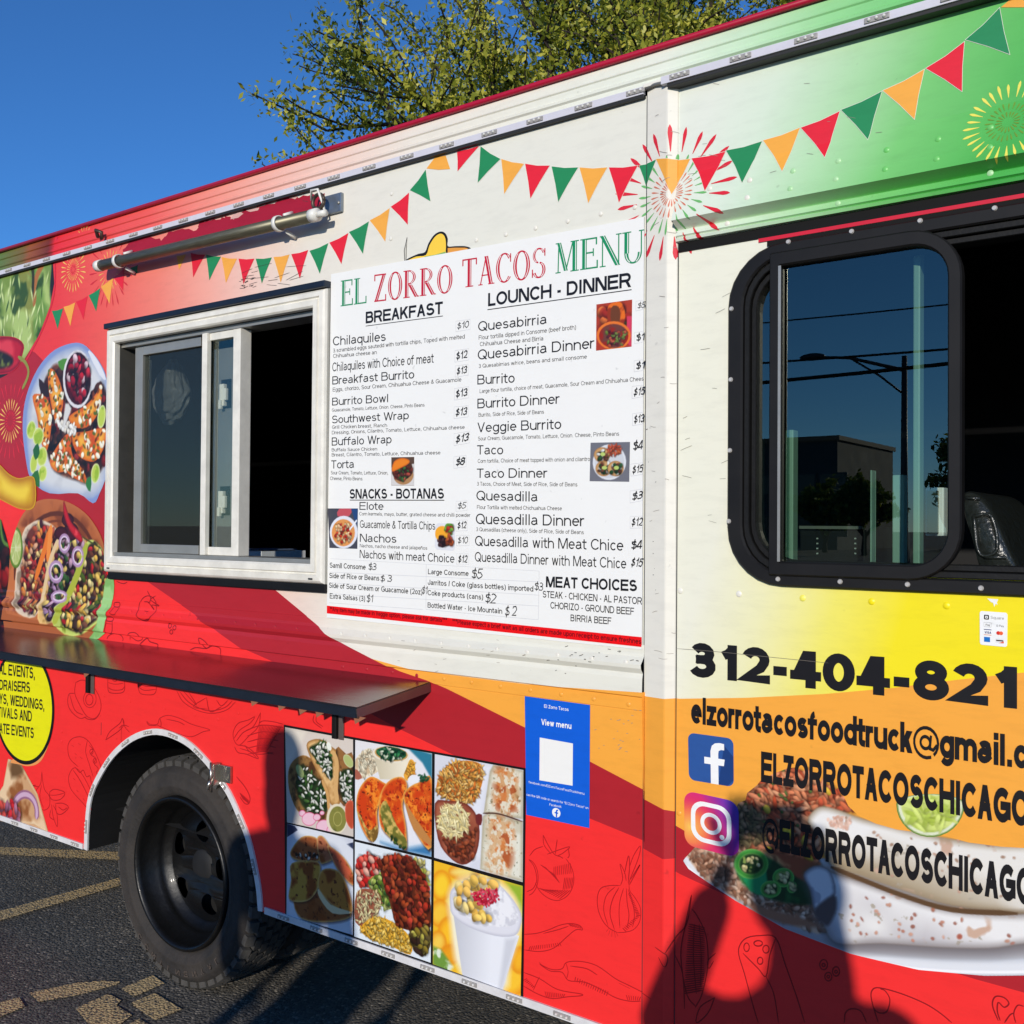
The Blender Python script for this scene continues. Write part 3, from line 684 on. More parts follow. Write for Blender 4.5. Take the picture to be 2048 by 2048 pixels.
vinyl('vinyl_pale_green', (170, 216, 160)); vinyl('vinyl_mid_green', (110, 196, 102))
def V2(n): return MATS['vinyl_'+n]
_V = V
def V(n): return MATS['vinyl_'+n] if 'vinyl_'+n in MATS else _V(n)
for x, y in ((963, 738), (1234, 678), (960, 855), (1232, 798), (1230, 930)): rivet(*CE(x, y), 'pale_green', .0062)
for x, y in ((1522, 613), (1830, 548), (1525, 740), (1832, 680)): rivet(*CE(x, y), 'mid_green', .0062)
for x in (1812,): rivet(*CT2(x, 490), 'mid_green', .0062); rivet(*CT2(1815, 572), 'mid_green', .0062); rivet(*CT2(1810, 660), 'pale_green', .0062)
vinyl('vinyl_cab_y', (242, 232, 100)); vinyl('vinyl_cab_yy', (246, 226, 20))
for x, y in ((140, 1843), (410, 1858)): rivet(*CW(x, y), 'white_wrap', .007)
rivet(*CW(703, 1877), 'cab_y', .007); rivet(*CW(1020, 1893), 'cab_yy', .007); rivet(*CW(1365, 1912), 'cab_yy', .007)
for x, y in ((100, 437), (220, 392), (345, 358)): rivet(CT2(x, y)[0], zb+.021+.008, 'white_wrap', .006)
for i in range(14): rivet(-3.3+i*.1455, zb+.008, 'white_wrap', .0045) if i > 5 else None
for x in (762, 913, 1078, 1245, 1425): rivet(CT2(x, 150)[0], zb+.008, 'pale_green', .0055)
for x, y in ((1478, 732), (1475, 900), (1797, 907), (1908, 885)): rivet(*CT1(x, y), 'white_wrap', .0055)
rivet(*CS(992, 765), 'orange_wrap', .006)
bm.free()

# ------------------------------------------------------------------ serving window
GLASS = bpy.data.materials.new('tinted_glass'); GLASS.use_nodes = True
def glass(m_, tint, base, refl_rough=.0, k=1.0):
    t = m_.node_tree; t.nodes.clear(); o = t.nodes.new('ShaderNodeOutputMaterial'); mx = t.nodes.new('ShaderNodeMixShader')
    tr = t.nodes.new('ShaderNodeBsdfTransparent'); tr.inputs[0].default_value = (*tint, 1)
    gl = t.nodes.new('ShaderNodeBsdfGlossy'); gl.inputs['Roughness'].default_value = refl_rough; gl.inputs[0].default_value = (.95, 1, .86, 1)
    fr = t.nodes.new('ShaderNodeFresnel'); fr.inputs[0].default_value = 1.52
    mu = t.nodes.new('ShaderNodeMath'); mu.operation = 'MULTIPLY_ADD'; mu.inputs[1].default_value = k; mu.inputs[2].default_value = base
    t.links.new(fr.outputs[0], mu.inputs[0]); t.links.new(mu.outputs[0], mx.inputs[0]); t.links.new(tr.outputs[0], mx.inputs[1]); t.links.new(gl.outputs[0], mx.inputs[2]); t.links.new(mx.outputs[0], o.inputs[0])
glass(GLASS, (.50, .62, .57), .085, 0, 1.0)
GLS2 = bpy.data.materials.new('dusty_glass'); GLS2.use_nodes = True; glass(GLS2, (.74, .76, .74), 0, 0, .12)
t = GLS2.node_tree; o = t.nodes['Material Output']; old = o.inputs[0].links[0].from_socket; df = t.nodes.new('ShaderNodeBsdfDiffuse'); df.inputs[0].default_value = (.40, .40, .37, 1)
mx = t.nodes.new('ShaderNodeMixShader'); mx.inputs[0].default_value = .022; t.links.new(old, mx.inputs[1]); t.links.new(df.outputs[0], mx.inputs[2]); t.links.new(mx.outputs[0], o.inputs[0])   # dust film
GLS3 = bpy.data.materials.new('clear_glass'); GLS3.use_nodes = True; glass(GLS3, (.9, .92, .9), 0, 0, .2)
def frame_rings(name, rings, m_, parent):
    """rings: [(x0, x1, z0, z1, y)] from outside to inside, joined by mitred faces"""
    bm = bmesh.new(); R_ = [[bm.verts.new(p) for p in ((a, y, c), (b, y, c), (b, y, d), (a, y, d))] for a, b, c, d, y in rings]
    for r1, r2 in zip(R_, R_[1:]):
        for k in range(4): bm.faces.new((r1[k], r1[(k+1) % 4], r2[(k+1) % 4], r2[k]))
    bmesh.ops.recalc_face_normals(bm, faces=bm.faces); return bm_obj(name, bm, m_, parent)
swin = empty('serving_window', (0, 0, 0)); swin.parent = truck
def rg(k, y): return (fx0+(ox0-fx0)*k, fx1+(ox1-fx1)*k, fz0+(oz0-fz0)*k, fz1+(oz1-fz1)*k, y)
frame_rings('window_frame', [rg(0, 0), rg(.0, -.012), rg(.06, -.019), rg(.16, -.024), rg(.42, -.026), rg(.48, -.020), rg(.54, -.0195), rg(.60, -.027), rg(.9, -.027), rg(1, -.022), rg(1, -.002)], ALU, swin)
frame_rings('window_jamb', [rg(1.0, -.0019), rg(1.0, .09)], mat('jamb_grey', (74, 72, 66), .6, var=.2, vscale=20), swin)
box('drip_gasket', fx0-.006, fx1+.005, -.030, -.0005, fz1+.001, fz1+.021, DKSTEEL, swin, .003)
box('sill_gasket', fx0+.015, fx1+.004, -.014, -.0005, fz0-.026, fz0-.001, BLK, swin, .003)
box('edge_gasket', fx1+.0005, fx1+.004, -.010, -.0005, fz0, fz1, SIL, swin)
X = lambda p, y=0.0: W(p, 900, y)[0]
zt, zl = oz1-.001, oz0+.001
box('head_track', ox0+.001, ox1-.001, .004, .085, zt-.014, zt, SIL, swin)
box('sill_track', ox0+.001, ox1-.001, -.018, .085, zl, zl+.012, SIL, swin)
box('centre_post', X(404.5), X(414.5), -.006, .012, zl+.013, zt-.015, ALU, swin, .002)
sa = box('sash_stile', X(273, .03), X(288, .03), .020, .042, zl+.013, zt-.015, SIL, swin, .002)
box('sash_stile', X(250, .05), X(262, .05), .045, .065, zl+.03, zt-.04, SIL, swin, .002)
box('sash_rail', X(288, .03), X(404, .03), .020, .042, zt-.048, zt-.015, SIL, swin, .002)
box('sash_rail', X(288, .03), X(404, .03), .020, .042, zl+.013, zl+.043, SIL, swin, .002)
box('screen_mesh', X(228, .05), X(249, .06), .060, .064, zl+.013, zt-.015, mat('insect_screen', (58, 56, 50), .8), swin)
box('window_pane', X(288, .03), X(404, .03), .030, .034, zl+.043, zt-.048, GLS2, swin)
box('inner_stile', X(294, .06), X(301, .06), .050, .060, zl+.02, zt-.06, SIL, swin, .001)
# sliding sash with its latch stile
box('sash_stile', X(463), X(477.5), .002, .046, zl+.013, zt-.016, ALU, swin, .002)
box('sash_rail', X(415), X(463), .004, .030, zt-.040, zt-.016, ALU, swin, .002)
box('sash_rail', X(415), X(463), .004, .030, zl+.013, zl+.040, ALU, swin, .002)
box('window_pane', X(415), X(463), .014, .018, zl+.040, zt-.040, GLS3, swin)
ls = box('latch_stile', X(433, .05), X(466, .05), .050, .070, zl+.014, zt-.06, mat('stile_grey', (128, 128, 124), .5, .3, var=.15), swin, .002)
box('stile_edge', X(428, .05), X(432.5, .05), .046, .068, zl+.014, zt-.06, ALU, swin, .001)
for yy in (1030, 1685):
    zz = CA(1345, yy)[1]; xx = X(450, .05)
    la = box('latch', xx-.014, xx+.010, .034, .0495, zz-.040, zz+.034, ALU, swin, .003)
    box('latch_plate', xx-.020, xx+.030, .0470, .0498, zz-.046, zz+.05, BLK, swin)
    box('latch_tongue', xx+.013, xx+.026, .030, .042, zz-.022, zz+.018, ALU, swin, .003)
    box('latch_catch', xx-.008, xx+.004, .026, .037, zz-.05, zz-.02, ALU, swin, .002)
box('frame_slot', fx0+.03, fx0+.045, -.0275, -.026, fz0+.012, fz0+.017, SEAL, swin); box('frame_slot', fx1-.055, fx1-.038, -.0275, -.026, fz0+.012, fz0+.017, SEAL, swin)
# what is inside: counter, hanging bag
cnt = box('kitchen_counter', XL+.5, PILLAR_X-.12, .16, .55, oz0-.17, oz0-.14, mat('counter_white', (214, 214, 214), .4, var=.05), None, .004)
tag(cnt, 'white counter just inside the open half of the serving window', 'counter')
bm = bmesh.new(); bmesh.ops.create_icosphere(bm, subdivisions=5, radius=1)
rb = random.Random(4); fold = [(Vector((rb.gauss(0, 1), rb.gauss(0, 1), rb.gauss(0, 1))).normalized(), rb.uniform(3, 9), rb.uniform(0, 6)) for _ in range(16)]
for v in bm.verts:
    n = v.co.normalized(); k = 1+sum(.045*abs(math.sin(f_*n.dot(d_)+p_)) for d_, f_, p_ in fold)-.4
    top = max(0, n.z-.2)*.9
    v.co = Vector((n.x*.090*k*(1-top)+.03*n.z, n.y*.04*k, n.z*.105*k-.03*n.x))
bag = bm_obj('plastic_bag', bm, mat('white_plastic_film', (104, 106, 106), .5), None, False, loc=(W(343, 783, .17)[0], .17, W(343, 783, .17)[1]))
tag(bag, 'crumpled white plastic bag hanging behind the left pane of the serving window', 'bag')

tx0, tx1, tzz = W(492, 1100, .30)[0], W(556, 1100, .30)[0], W(525, 1101, .30)[1]  # tray added to give the bright sunlit patch of counter at the sill
tray = empty('sun_patch_tray', (tx0, .22, tzz-.09), 'added white tray in place of the sunlit counter patch just inside the open half of the serving window', 'tray')
TW = mat('tray_white', (214, 216, 220), .4)
box('tray_side', tx0, tx1, .225, .229, tzz-.07, tzz, TW, tray); box('tray_side', tx0, tx1, .42, .424, tzz-.07, tzz, TW, tray); box('tray_side', tx0-.004, tx0-.0005, .225, .424, tzz-.07, tzz, TW, tray); box('tray_side', tx1+.0005, tx1+.004, .225, .424, tzz-.07, tzz, TW, tray); box('tray_base', tx0, tx1, .23, .419, tzz-.075, tzz-.0705, TW, tray); box('tray_lid', tx0-.01, tx1-.05, .22, .43, tzz+.0005, tzz+.006, mat('lid_blue_grey', (90, 104, 130), .4), tray, .001)

# ------------------------------------------------------------------ cab window
cwin = empty('cab_window', (0, 0, 0)); cwin.parent = truck
def rring(name, o_, i_, y0, y1, m_, bev=.0):
    """rounded ring between two outlines of equal point count, from y0 (front) to y1 (back)"""
    bm = bmesh.new(); n = len(o_)
    c_ = lambda P, y, s_=0: [bm.verts.new((p[0], y, p[1])) for p in P]
    mid = lambda a_, b_, k: [(p[0]+(q[0]-p[0])*k, p[1]+(q[1]-p[1])*k) for p, q in zip(a_, b_)]
    R_ = [c_(o_, y1), c_(o_, y0+bev), c_(mid(o_, i_, .12), y0), c_(mid(o_, i_, .88), y0), c_(i_, y0+bev), c_(i_, y1)]
    for r1, r2 in zip(R_, R_[1:]):
        for k in range(n): bm.faces.new((r1[k], r1[(k+1) % n], r2[(k+1) % n], r2[k]))
    bmesh.ops.recalc_face_normals(bm, faces=bm.faces); return bm_obj(name, bm, m_, cwin)
o_ = rrect(dx0, dx1, dz0, dz1, .125); i_ = rrect(dx0+.035, dx1-.035, dz0+.028, dz1-.028, .10)
rring('outer_frame', o_, i_, -.014, .0, BLKP, .004)
rring('window_track', rrect(dx0+.036, dx1-.036, dz0+.029, dz1-.029, .099), rrect(dx0+.048, dx1-.048, dz0+.042, dz1-.042, .09), -.006, .03, BLK, .002)
rring('window_track', rrect(dx0+.049, dx1-.049, dz0+.043, dz1-.043, .089), rrect(dx0+.06, dx1-.06, dz0+.055, dz1-.055, .08), .004, .05, BLK, .002)
sx0, sx1 = W(1537, 800, -.022)[0], W(1923, 800, -.022)[0]; gx0, gx1 = W(1559, 800, -.02)[0], W(1895, 800, -.02)[0]
sz1, sz0 = W(1735, 474, -.022)[1], W(1735, 1158, -.022)[1]; gz1, gz0 = W(1735, 505, -.02)[1], W(1735, 1128, -.02)[1]
def rr2(x0, x1, z0, z1, r): return rrect(x0, x1, z0, z1, r, 8)
def half(x0, x1, z0, z1, r):     # round only on the right side
    P = []
    for cx_, cz_, a, rr_ in ((x1-r, z1-r, 0, r), (x0+.004, z1-.004, 90, .004), (x0+.004, z0+.004, 180, .004), (x1-r, z0+r, 270, r)):
        P += [(cx_+rr_*math.cos(math.radians(a+90*i/8)), cz_+rr_*math.sin(math.radians(a+90*i/8))) for i in range(9)]
    return P
rring('sliding_sash', half(sx0, sx1, sz0, sz1, .10), half(gx0, gx1, gz0, gz1, .068), -.022, .004, BLKP, .004)
sheet('cab_pane', half(gx0-.004, gx1+.004, gz0-.004, gz1+.004, .07), .004, GLASS, cwin, ribs=False)
sheet('cab_pane', rrect(dx0+.056, sx0+.03, dz0+.05, dz1-.05, .07, corners=(0, 1, 1, 0)), -.022, GLASS, cwin, ribs=False)
box('pane_edge', gx0-.003, gx0+.003, -.0225, -.021, gz0, gz1, SIL, cwin)
# black band and red line above the window
zB = lambda p: p
bm = bmesh.new()
def xpoly(name, P, y, m_, par=truck): return sheet(name, P, y, m_, par, ribs=False)
xpoly('black_header_strip', [(cl0+.001, _zk(470)), (XR, _zk(470)), (XR, _zk(489)), (cl0+.001, _zk(489))], .0030, mat('header_black', (19, 18, 17), .7, spec=.2, var=.2)); bm.free()
xpoly('red_header_line', [(W(1518, 480)[0], _zk(489)), (W(1518, 480)[0], _zk(489)-.008), (XR, _zk(489)-.008), (XR, _zk(489))], .0034, vinyl('line_red', (206, 34, 54)))
xpoly('black_header_strip', [(W(1535, 480)[0], _zk(489)-.009), (W(1535, 480)[0], _zk(489)-.020), (XR, _zk(489)-.020), (XR, _zk(489)-.009)], .0030, MATS['header_black'])
bm = bmesh.new(); bmesh.ops.create_cone(bm, cap_ends=True, segments=12, radius1=1, radius2=.7, depth=.6, matrix=Matrix.Rotation(math.radians(90), 4, 'X'))
me = bpy.data.meshes.new('frame_screw'); bm.to_mesh(me); bm.free(); me.materials.append(mat('screw_white', (196, 192, 186), .35, .2, var=.2, vscale=300))
def screw(x, z, y=-.0165, r=.0055):
    o = link('frame_screw', me, None, cwin, (x, y, z)); o.scale = (r, r, r)
for x, y in ((368, 546), (365, 872), (361, 1198), (356, 1524), (582, 1790), (868, 1802), (1178, 1815), (1516, 1832), (630, 238), (921, 190), (1236, 141), (1579, 83)): screw(*W(1300+x/2.3+2, 380+y/2.3, -.0165))
# cab interior seen through and beside the glass
PALE = mat('cab_post_paint', (168, 196, 176), .45, var=.1)
def inner_post(a, b, t_, bo, y=.12):
    box('cab_post', W(a, 800, y)[0], W(b, 800, y)[0], y, y+.03, W(a, bo, y)[1], W(a, t_, y)[1], PALE, cwin, .003)
inner_post(1571, 1587, 860, 1140); inner_post(1741, 1744, 940, 1140, .2); inner_post(1785, 1808, 950, 1140, .25); inner_post(1826, 1840, 480, 1140, .05)
bxx = box('control_box', W(1850, 1000, .3)[0], W(1888, 1000, .3)[0], .3, .36, W(1860, 1072, .3)[1], W(1860, 975, .3)[1], mat('box_white', (220, 222, 216), .5, var=.1), cwin, .004)
box('box_cover', W(1856, 1000, .3)[0], W(1878, 1000, .3)[0], .292, .2995, W(1860, 1068, .3)[1], W(1860, 982, .3)[1], mat('box_tan', (150, 136, 104), .6, var=.2), cwin, .002)
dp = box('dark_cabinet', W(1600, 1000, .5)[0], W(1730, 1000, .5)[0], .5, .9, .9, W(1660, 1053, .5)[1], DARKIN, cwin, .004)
box('cabinet_rail', W(1597, 1000, .48)[0], W(1722, 1000, .48)[0], .485, .497, W(1660, 1058, .48)[1], W(1660, 1052, .48)[1], SIL, cwin)
LIT = mat('pin_white', (230, 230, 226), .4)
for px in (1633, 1709):
    for py in (1077, 1087, 1097, 1107): o = box('cabinet_rivet', W(px-1.2, py, .49)[0], W(px+1.2, py, .49)[0], .494, .4995, W(px, py+1.4, .49)[1], W(px, py-1.4, .49)[1], LIT, cwin)
# driver seat: cushion, backrest with sewn welts
LEA = mat('black_leather', (34, 38, 36), .28, bump=.6, bscale=45, coat=.3)
seat = empty('driver_seat', (W(2010, 1150, .35)[0], .45, .55), 'black leather driver seat seen through the open cab window', 'seat')
def padded(name, prof_pts, wx, m_, par, y0):
    pass
bm = bmesh.new()
sx, sz = W(1925, 985, .30), W(2035, 1150, .30)
P = [CW(1440, 1395), CW(1530, 1400), CW(1600, 1530), CW(1660, 1640), CW(1705, 1790), CW(1540, 1800), CW(1490, 1640), CW(1450, 1500)]
P = [W(1300+x/2.3, 380+y/2.3, .30) for x, y in ((1436, 1400), (1470, 1385), (1535, 1420), (1600, 1520), (1650, 1640), (1690, 1720), (1730, 1830), (1560, 1830), (1515, 1740), (1480, 1600), (1448, 1500))]
P = smooth_pts(P, 3, True); c = sum((Vector(p) for p in P), Vector((0, 0)))/len(P)
rings = []
for k, y in ((.86, .285), (.97, .30), (1, .33), (1, .70), (.95, .74)):
    rings.append([bm.verts.new((c.x+(p[0]-c.x)*k, y, c.y+(p[1]-c.y)*k)) for p in P])
for r1, r2 in zip(rings, rings[1:]):
    for k in range(len(P)): bm.faces.new((r1[k], r1[(k+1) % len(P)], r2[(k+1) % len(P)], r2[k]))
bm.faces.new(rings[0]); bm.faces.new(rings[-1]); bmesh.ops.recalc_face_normals(bm, faces=bm.faces)
bk = bm_obj('backrest', bm, LEA, seat, True)
for pts in (((1490, 1500), (1570, 1500), (1600, 1640), (1560, 1680), (1510, 1660), (1490, 1500)), ((1540, 1690), (1640, 1690)), ((1445, 1415), (1520, 1420))):
    Q = [W(1300+x/2.3, 380+y/2.3, .283) for x, y in pts]; tube('seam_welt', [(p[0], .281, p[1]) for p in smooth_pts(Q, 4)], .004, LEA, bk, 6)
box('seat_cushion', c.x-.02, c.x+.5, .30, .74, .80, .95, LEA, seat, .04)
box('seat_base', c.x+.05, c.x+.40, .36, .68, ZS+.13, .80, DARKIN, seat, .01)

# ------------------------------------------------------------------ folding shelf
SA = (0.0, W(861.7, 1363)[1]); SB = (-.2805, hit(712.5, 1415, 0, W(861.7, 1363)[0]).z); SX = W(861.7, 1363)[0]
shelf = empty('folding_shelf', (0, 0, 0)); shelf.parent = truck
def slab(name, x0, x1, a, b, th, m_, bev=.002):
    bm = bmesh.new(); d = Vector((b[0]-a[0], b[1]-a[1])).normalized(); n = Vector((d.y, -d.x)); n = n if n.y < 0 else -n
    pr = [a, b, (b[0]+n.x*th, b[1]+n.y*th), (a[0]+n.x*th, a[1]+n.y*th)]
    v0 = [bm.verts.new((x0, *p)) for p in pr]; v1 = [bm.verts.new((x1, *p)) for p in pr]
    bm.faces.new(v0); bm.faces.new(v1[::-1])
    for k in range(4): bm.faces.new((v0[k], v1[k], v1[(k+1) % 4], v0[(k+1) % 4]))
    bmesh.ops.recalc_face_normals(bm, faces=bm.faces)
    if bev: bmesh.ops.bevel(bm, geom=bm.edges[:], offset=bev, segments=2, affect='EDGES')
    return bm_obj(name, bm, m_, shelf)
TOPM = mat('brushed_top', (120, 112, 112), .20, .95, var=.18, vscale=3, bump=.05, bscale=22, stretch=(1, 7, 7))
slab('shelf_top', XL+.9, SX, (-.003, SA[1]-.0005), (SB[0]+.002, SB[1]), .003, TOPM, .0012)
slab('shelf_core', XL+.9+.002, SX-.002, (-.004, SA[1]-.0045), (SB[0]+.006, SB[1]-.004), .022, mat('shelf_under', (60, 60, 62), .5, .5, var=.2))
slab('front_lip', XL+.9, SX, (SB[0]+.004, SB[1]-.0035), (SB[0], SB[1]-.0035), .024, DKSTEEL, .0015)
slab('end_lip', SX-.0015, SX+.002, (-.004, SA[1]-.0035), (SB[0], SB[1]-.0035), .024, mat('lip_steel', (120, 106, 104), .35, .8, var=.15, vscale=12), 0)
for px, py in ((181, 1345), (675, 1432)):
    x, z = W(px, py+25); br = box('shelf_bracket', x-.009, x+.009, -.016, -.001, z-.028, SA[1]-.035, BLK, shelf, .003)
    box('bracket_plate', x+.010, x+.030, -.006, -.001, z-.03, SA[1]-.03, mat('bracket_grey', (110, 96, 92), .5, .4), br, .001)
    tube('bracket_bolt', [(x, -.022, z+.05), (x, -.014, z+.05)], .006, SIL, br, 8)
for k, (x, y) in enumerate(((1502, 1015), (1665, 1052), (1790, 1085), (2120, 1150), (500, 860), (1890, 1110))):
    p = hit(x/3, 1060+y/3, 1, SB[0]+.01); bm = bmesh.new()
    bm.faces.new([bm.verts.new(q) for q in ((p.x, p.y, SB[1]-.024), (p.x+.045, p.y, SB[1]-.024), (p.x+.004, p.y+.002, SB[1]-.045))]); bm_obj('torn_tape', bm, mat('tape_flap', (150, 96, 70), .6), shelf)

# ------------------------------------------------------------------ awning tube (rolled canopy arm) and its fittings
tb = empty('awning_arm', (0, 0, 0)); tb.parent = truck
YT = -.055
a_ = Vector((*W(202, 531, YT), 0)); b_ = Vector((*W(628, 431, YT), 0)); a_ = Vector((a_.x, YT, a_.y)); b_ = Vector((b_.x, YT, b_.y))
tube('arm_tube', [a_, b_], .0185, mat('weathered_tube', (112, 108, 90), .42, .6, var=.3, vscale=18, stretch=(1, 1, 14)), tb, 20)
d = (b_-a_).normalized()
WP = mat('white_plastic', (224, 222, 214), .4, var=.05)
tube('end_cap', [a_-d*.022, a_+d*.004], .0205, WP, tb, 16); tube('end_cap', [b_-d*.012, b_+d*.016], .0195, WP, tb, 16); tube('end_spigot', [b_+d*.016, b_+d*.05], .010, WP, tb, 12)
for k in (.10, .86):
    c = a_+(b_-a_)*k; bm = bmesh.new(); bmesh.ops.create_cone(bm, segments=20, radius1=.0245, radius2=.0245, depth=.014, cap_ends=False, matrix=Matrix.Translation(c) @ d.to_track_quat('Z', 'Y').to_matrix().to_4x4())
    bmesh.ops.solidify(bm, geom=bm.faces[:], thickness=.004); cl = bm_obj('tube_clamp', bm, WP, tb, True)
    tube('clamp_foot', [c+Vector((.0, .02, .03)), c+Vector((.004, .05, .045))], .006, WP, cl, 8); tube('clamp_foot', [c+Vector((.012, .02, -.02)), c+Vector((.02, .05, -.035))], .006, WP, cl, 8)
p0, p1 = W(651, 436), W(688, 386)
pl = box('mount_plate', p0[0], p1[0], -.012, -.001, p0[1]+.004, p1[1], mat('galvanised', (138, 148, 158), .35, .7, var=.2, vscale=20), tb, .002)
tube('plate_screw', [((p0[0]+p1[0])/2+.03, -.015, (p0[1]+p1[1])/2), ((p0[0]+p1[0])/2+.03, -.012, (p0[1]+p1[1])/2)], .005, SIL, pl, 8)
c = Vector(((p0[0])+.012, -.04, (p0[1]+p1[1])/2+.006))
ang = [c+Vector((math.cos(t)*.024, 0, math.sin(t)*.022)) for t in [i*math.pi/8 for i in range(17)]]
tube('shackle', ang, .0055, mat('rusty_steel', (96, 84, 74), .5, .7, var=.4, vscale=60), tb, 8); tube('shackle', [c+Vector((-.012, -.005, -.02)), c+Vector((.012, .005, -.03))], .009, MATS['rusty_steel'], tb, 8)
tube('cable_loop', [c+Vector((-.03, 0, .01)), c+Vector((-.02, -.01, .035)), c+Vector((.01, -.012, .032)), c+Vector((.015, 0, 0)), c+Vector((.02, .01, -.035)), c+Vector((-.01, .0, -.045))], .004, WP, tb, 7)
hk = W(212, 470); tube('roof_hook', [(hk[0]-.02, -.02, hk[1]-.008), (hk[0], -.04, hk[1]+.008), (hk[0]+.02, -.03, hk[1]), (hk[0]+.005, -.02, hk[1]-.02)], .007, MATS['rusty_steel'], truck, 8)

# ------------------------------------------------------------------ wheel
RUB = mat('tyre_rubber', (56, 50, 45), .8, var=.3, vscale=7, bump=.3, bscale=70, dark=(30, 28, 27))
RIMM = mat('wheel_black', (9, 9, 9), .42, .0, spec=.4, var=.3, vscale=14, coat=.05, bump=.2, bscale=25)
def lathe(bm, prof_, n, c, axis_y=True):
    rings = []
    for r, y in prof_: rings.append([bm.verts.new((c[0]+r*math.cos(2*math.pi*k/n), c[1]+y, c[2]+r*math.sin(2*math.pi*k/n))) for k in range(n)])
    for r1, r2 in zip(rings, rings[1:]):
        for k in range(n): bm.faces.new((r1[k], r1[(k+1) % n], r2[(k+1) % n], r2[k]))
    return rings
WR = .389; wc = (W(357, 1765, .030)[0], 0, WR+.001)
YF = .032
def wheel(name, cx_, yf, sgn=1):
    wh = empty(name, (0, 0, 0)); wh.parent = truck
    c = (cx_, yf, wc[2])
    bm = bmesh.new()
    R0 = .261
    lathe(bm, [(R0-.004, .02), (R0, .006), (R0+.012, -.004), (R0+.03, -.010), (R0+.036, -.0135), (R0+.040, -.0105), (R0+.06, -.014), (R0+.070, -.011), (R0+.075, -.013), (WR-.046, -.007), (WR-.038, .000), (WR-.028, .012), (WR-.019, .03), (WR-.018, .20), (WR-.02, .222), (R0, .215), (R0-.01, .2)], 96, c)
    bmesh.ops.recalc_face_normals(bm, faces=bm.faces); ty = bm_obj('tyre', bm, RUB, wh, True)
    # tread lugs, five rows
    bm = bmesh.new(); nl = 46
    for row in range(6):
        for k in range(nl):
            a = 2*math.pi*(k+.5*(row % 2)+.12*math.sin(row))/nl; wy0 = .008+row*.034; wy1 = wy0+.027
            da = 2*math.pi/nl*.36; sk = .10*math.copysign(1, row-2.5)*.3
            v = []
            for aa, yy, rr in ((-da, wy0, 0), (da, wy0, 0), (da+sk*.1, wy1, 0), (-da+sk*.1, wy1, 0)):
                for r in (WR-.030 if row in (0, 5) else WR-.020, WR-(.012 if row in (0, 5) and yy == (wy0 if row == 0 else wy1) else 0)): v.append(bm.verts.new((c[0]+r*math.cos(a+aa), c[1]+yy, c[2]+r*math.sin(a+aa))))
            for q in ((0, 2, 3, 1), (2, 4, 5, 3), (4, 6, 7, 5), (6, 0, 1, 7), (1, 3, 5, 7)): bm.faces.new([v[i] for i in q])
    bmesh.ops.recalc_face_normals(bm, faces=bm.faces); o = bm_obj('tread', bm, mat('tread_rubber', (70, 67, 63), .8, var=.35, vscale=30, bump=.2, bscale=120), ty); o['kind'] = 'stuff'
    bm = bmesh.new(); DD = .105
    lathe(bm, [(R0-.002, .012), (R0-.003, -.004), (R0-.010, -.009), (R0-.018, -.004), (R0-.022, .010), (R0-.026, .045), (R0-.040, .060), (R0-.044, .075), (R0-.048, .088), (R0-.066, .098), (R0-.072, DD)], 80, c)
    bmesh.ops.recalc_face_normals(bm, faces=bm.faces); rim = bm_obj('rim', bm, RIMM, wh, True)
    # disc with five hand holes, slightly domed
    Ro, hr, rh = R0-.0725, .037, .130
    outer = [(Ro*math.cos(t), Ro*math.sin(t)) for t in [2*math.pi*k/60 for k in range(60)]]
    holes = []
    for k in range(5):
        a = math.radians(180+8+36+72*k); holes.append([(rh*math.cos(a)+hr*math.cos(t), rh*math.sin(a)+hr*math.sin(t)) for t in [2*math.pi*j/20 for j in range(20)]])
    bm = bmesh.new()
    loops = [outer]+holes
    L3 = [[Vector((p[0], p[1], 0)) for p in l] for l in loops]
    pts = [p for l in L3 for p in l]; vs = [bm.verts.new((c[0]+p.x, c[1]+DD-(0), c[2]+p.y)) for p in pts]
    for t in tessellate_polygon(L3): bm.faces.new([vs[i] for i in t])
    bmesh.ops.subdivide_edges(bm, edges=[e for e in bm.edges if e.calc_length() > .03], cuts=2, use_grid_fill=False); bmesh.ops.triangulate(bm, faces=bm.faces)
    for v in bm.verts:
        r = math.hypot(v.co.x-c[0], v.co.z-c[2]); v.co.y += -.028*max(0, math.sin(min(1, max(0, (Ro-r)/(Ro-.045)))*math.pi))
    bmesh.ops.recalc_face_normals(bm, faces=bm.faces); bm_obj('wheel_disc', bm, RIMM, wh, True)
    bm = bmesh.new(); rr_ = lathe(bm, [(.062, DD+.012), (.060, DD-.006), (.052, DD-.014), (.02, DD-.016)], 28, c); bm.faces.new(rr_[-1]); bmesh.ops.recalc_face_normals(bm, faces=bm.faces)
    bm_obj('hub', bm, MATS['chassis_black'], wh, True)
    bm = bmesh.new(); rr_ = lathe(bm, [(Ro, DD+.03), (.0, DD+.031)], 28, c); bmesh.ops.recalc_face_normals(bm, faces=bm.faces); bm_obj('brake_drum', bm, MATS['chassis_black'], wh, True)
    return wh
rw = wheel('rear_wheel', wc[0], YF)
wheel('inner_wheel', wc[0], YF+.30)
tube('axle', [(wc[0], .3, WR), (wc[0], DEPTH-.3, WR)], .06, MATS['chassis_black'], truck, 12)
wheel('far_wheel', wc[0], DEPTH-.26)
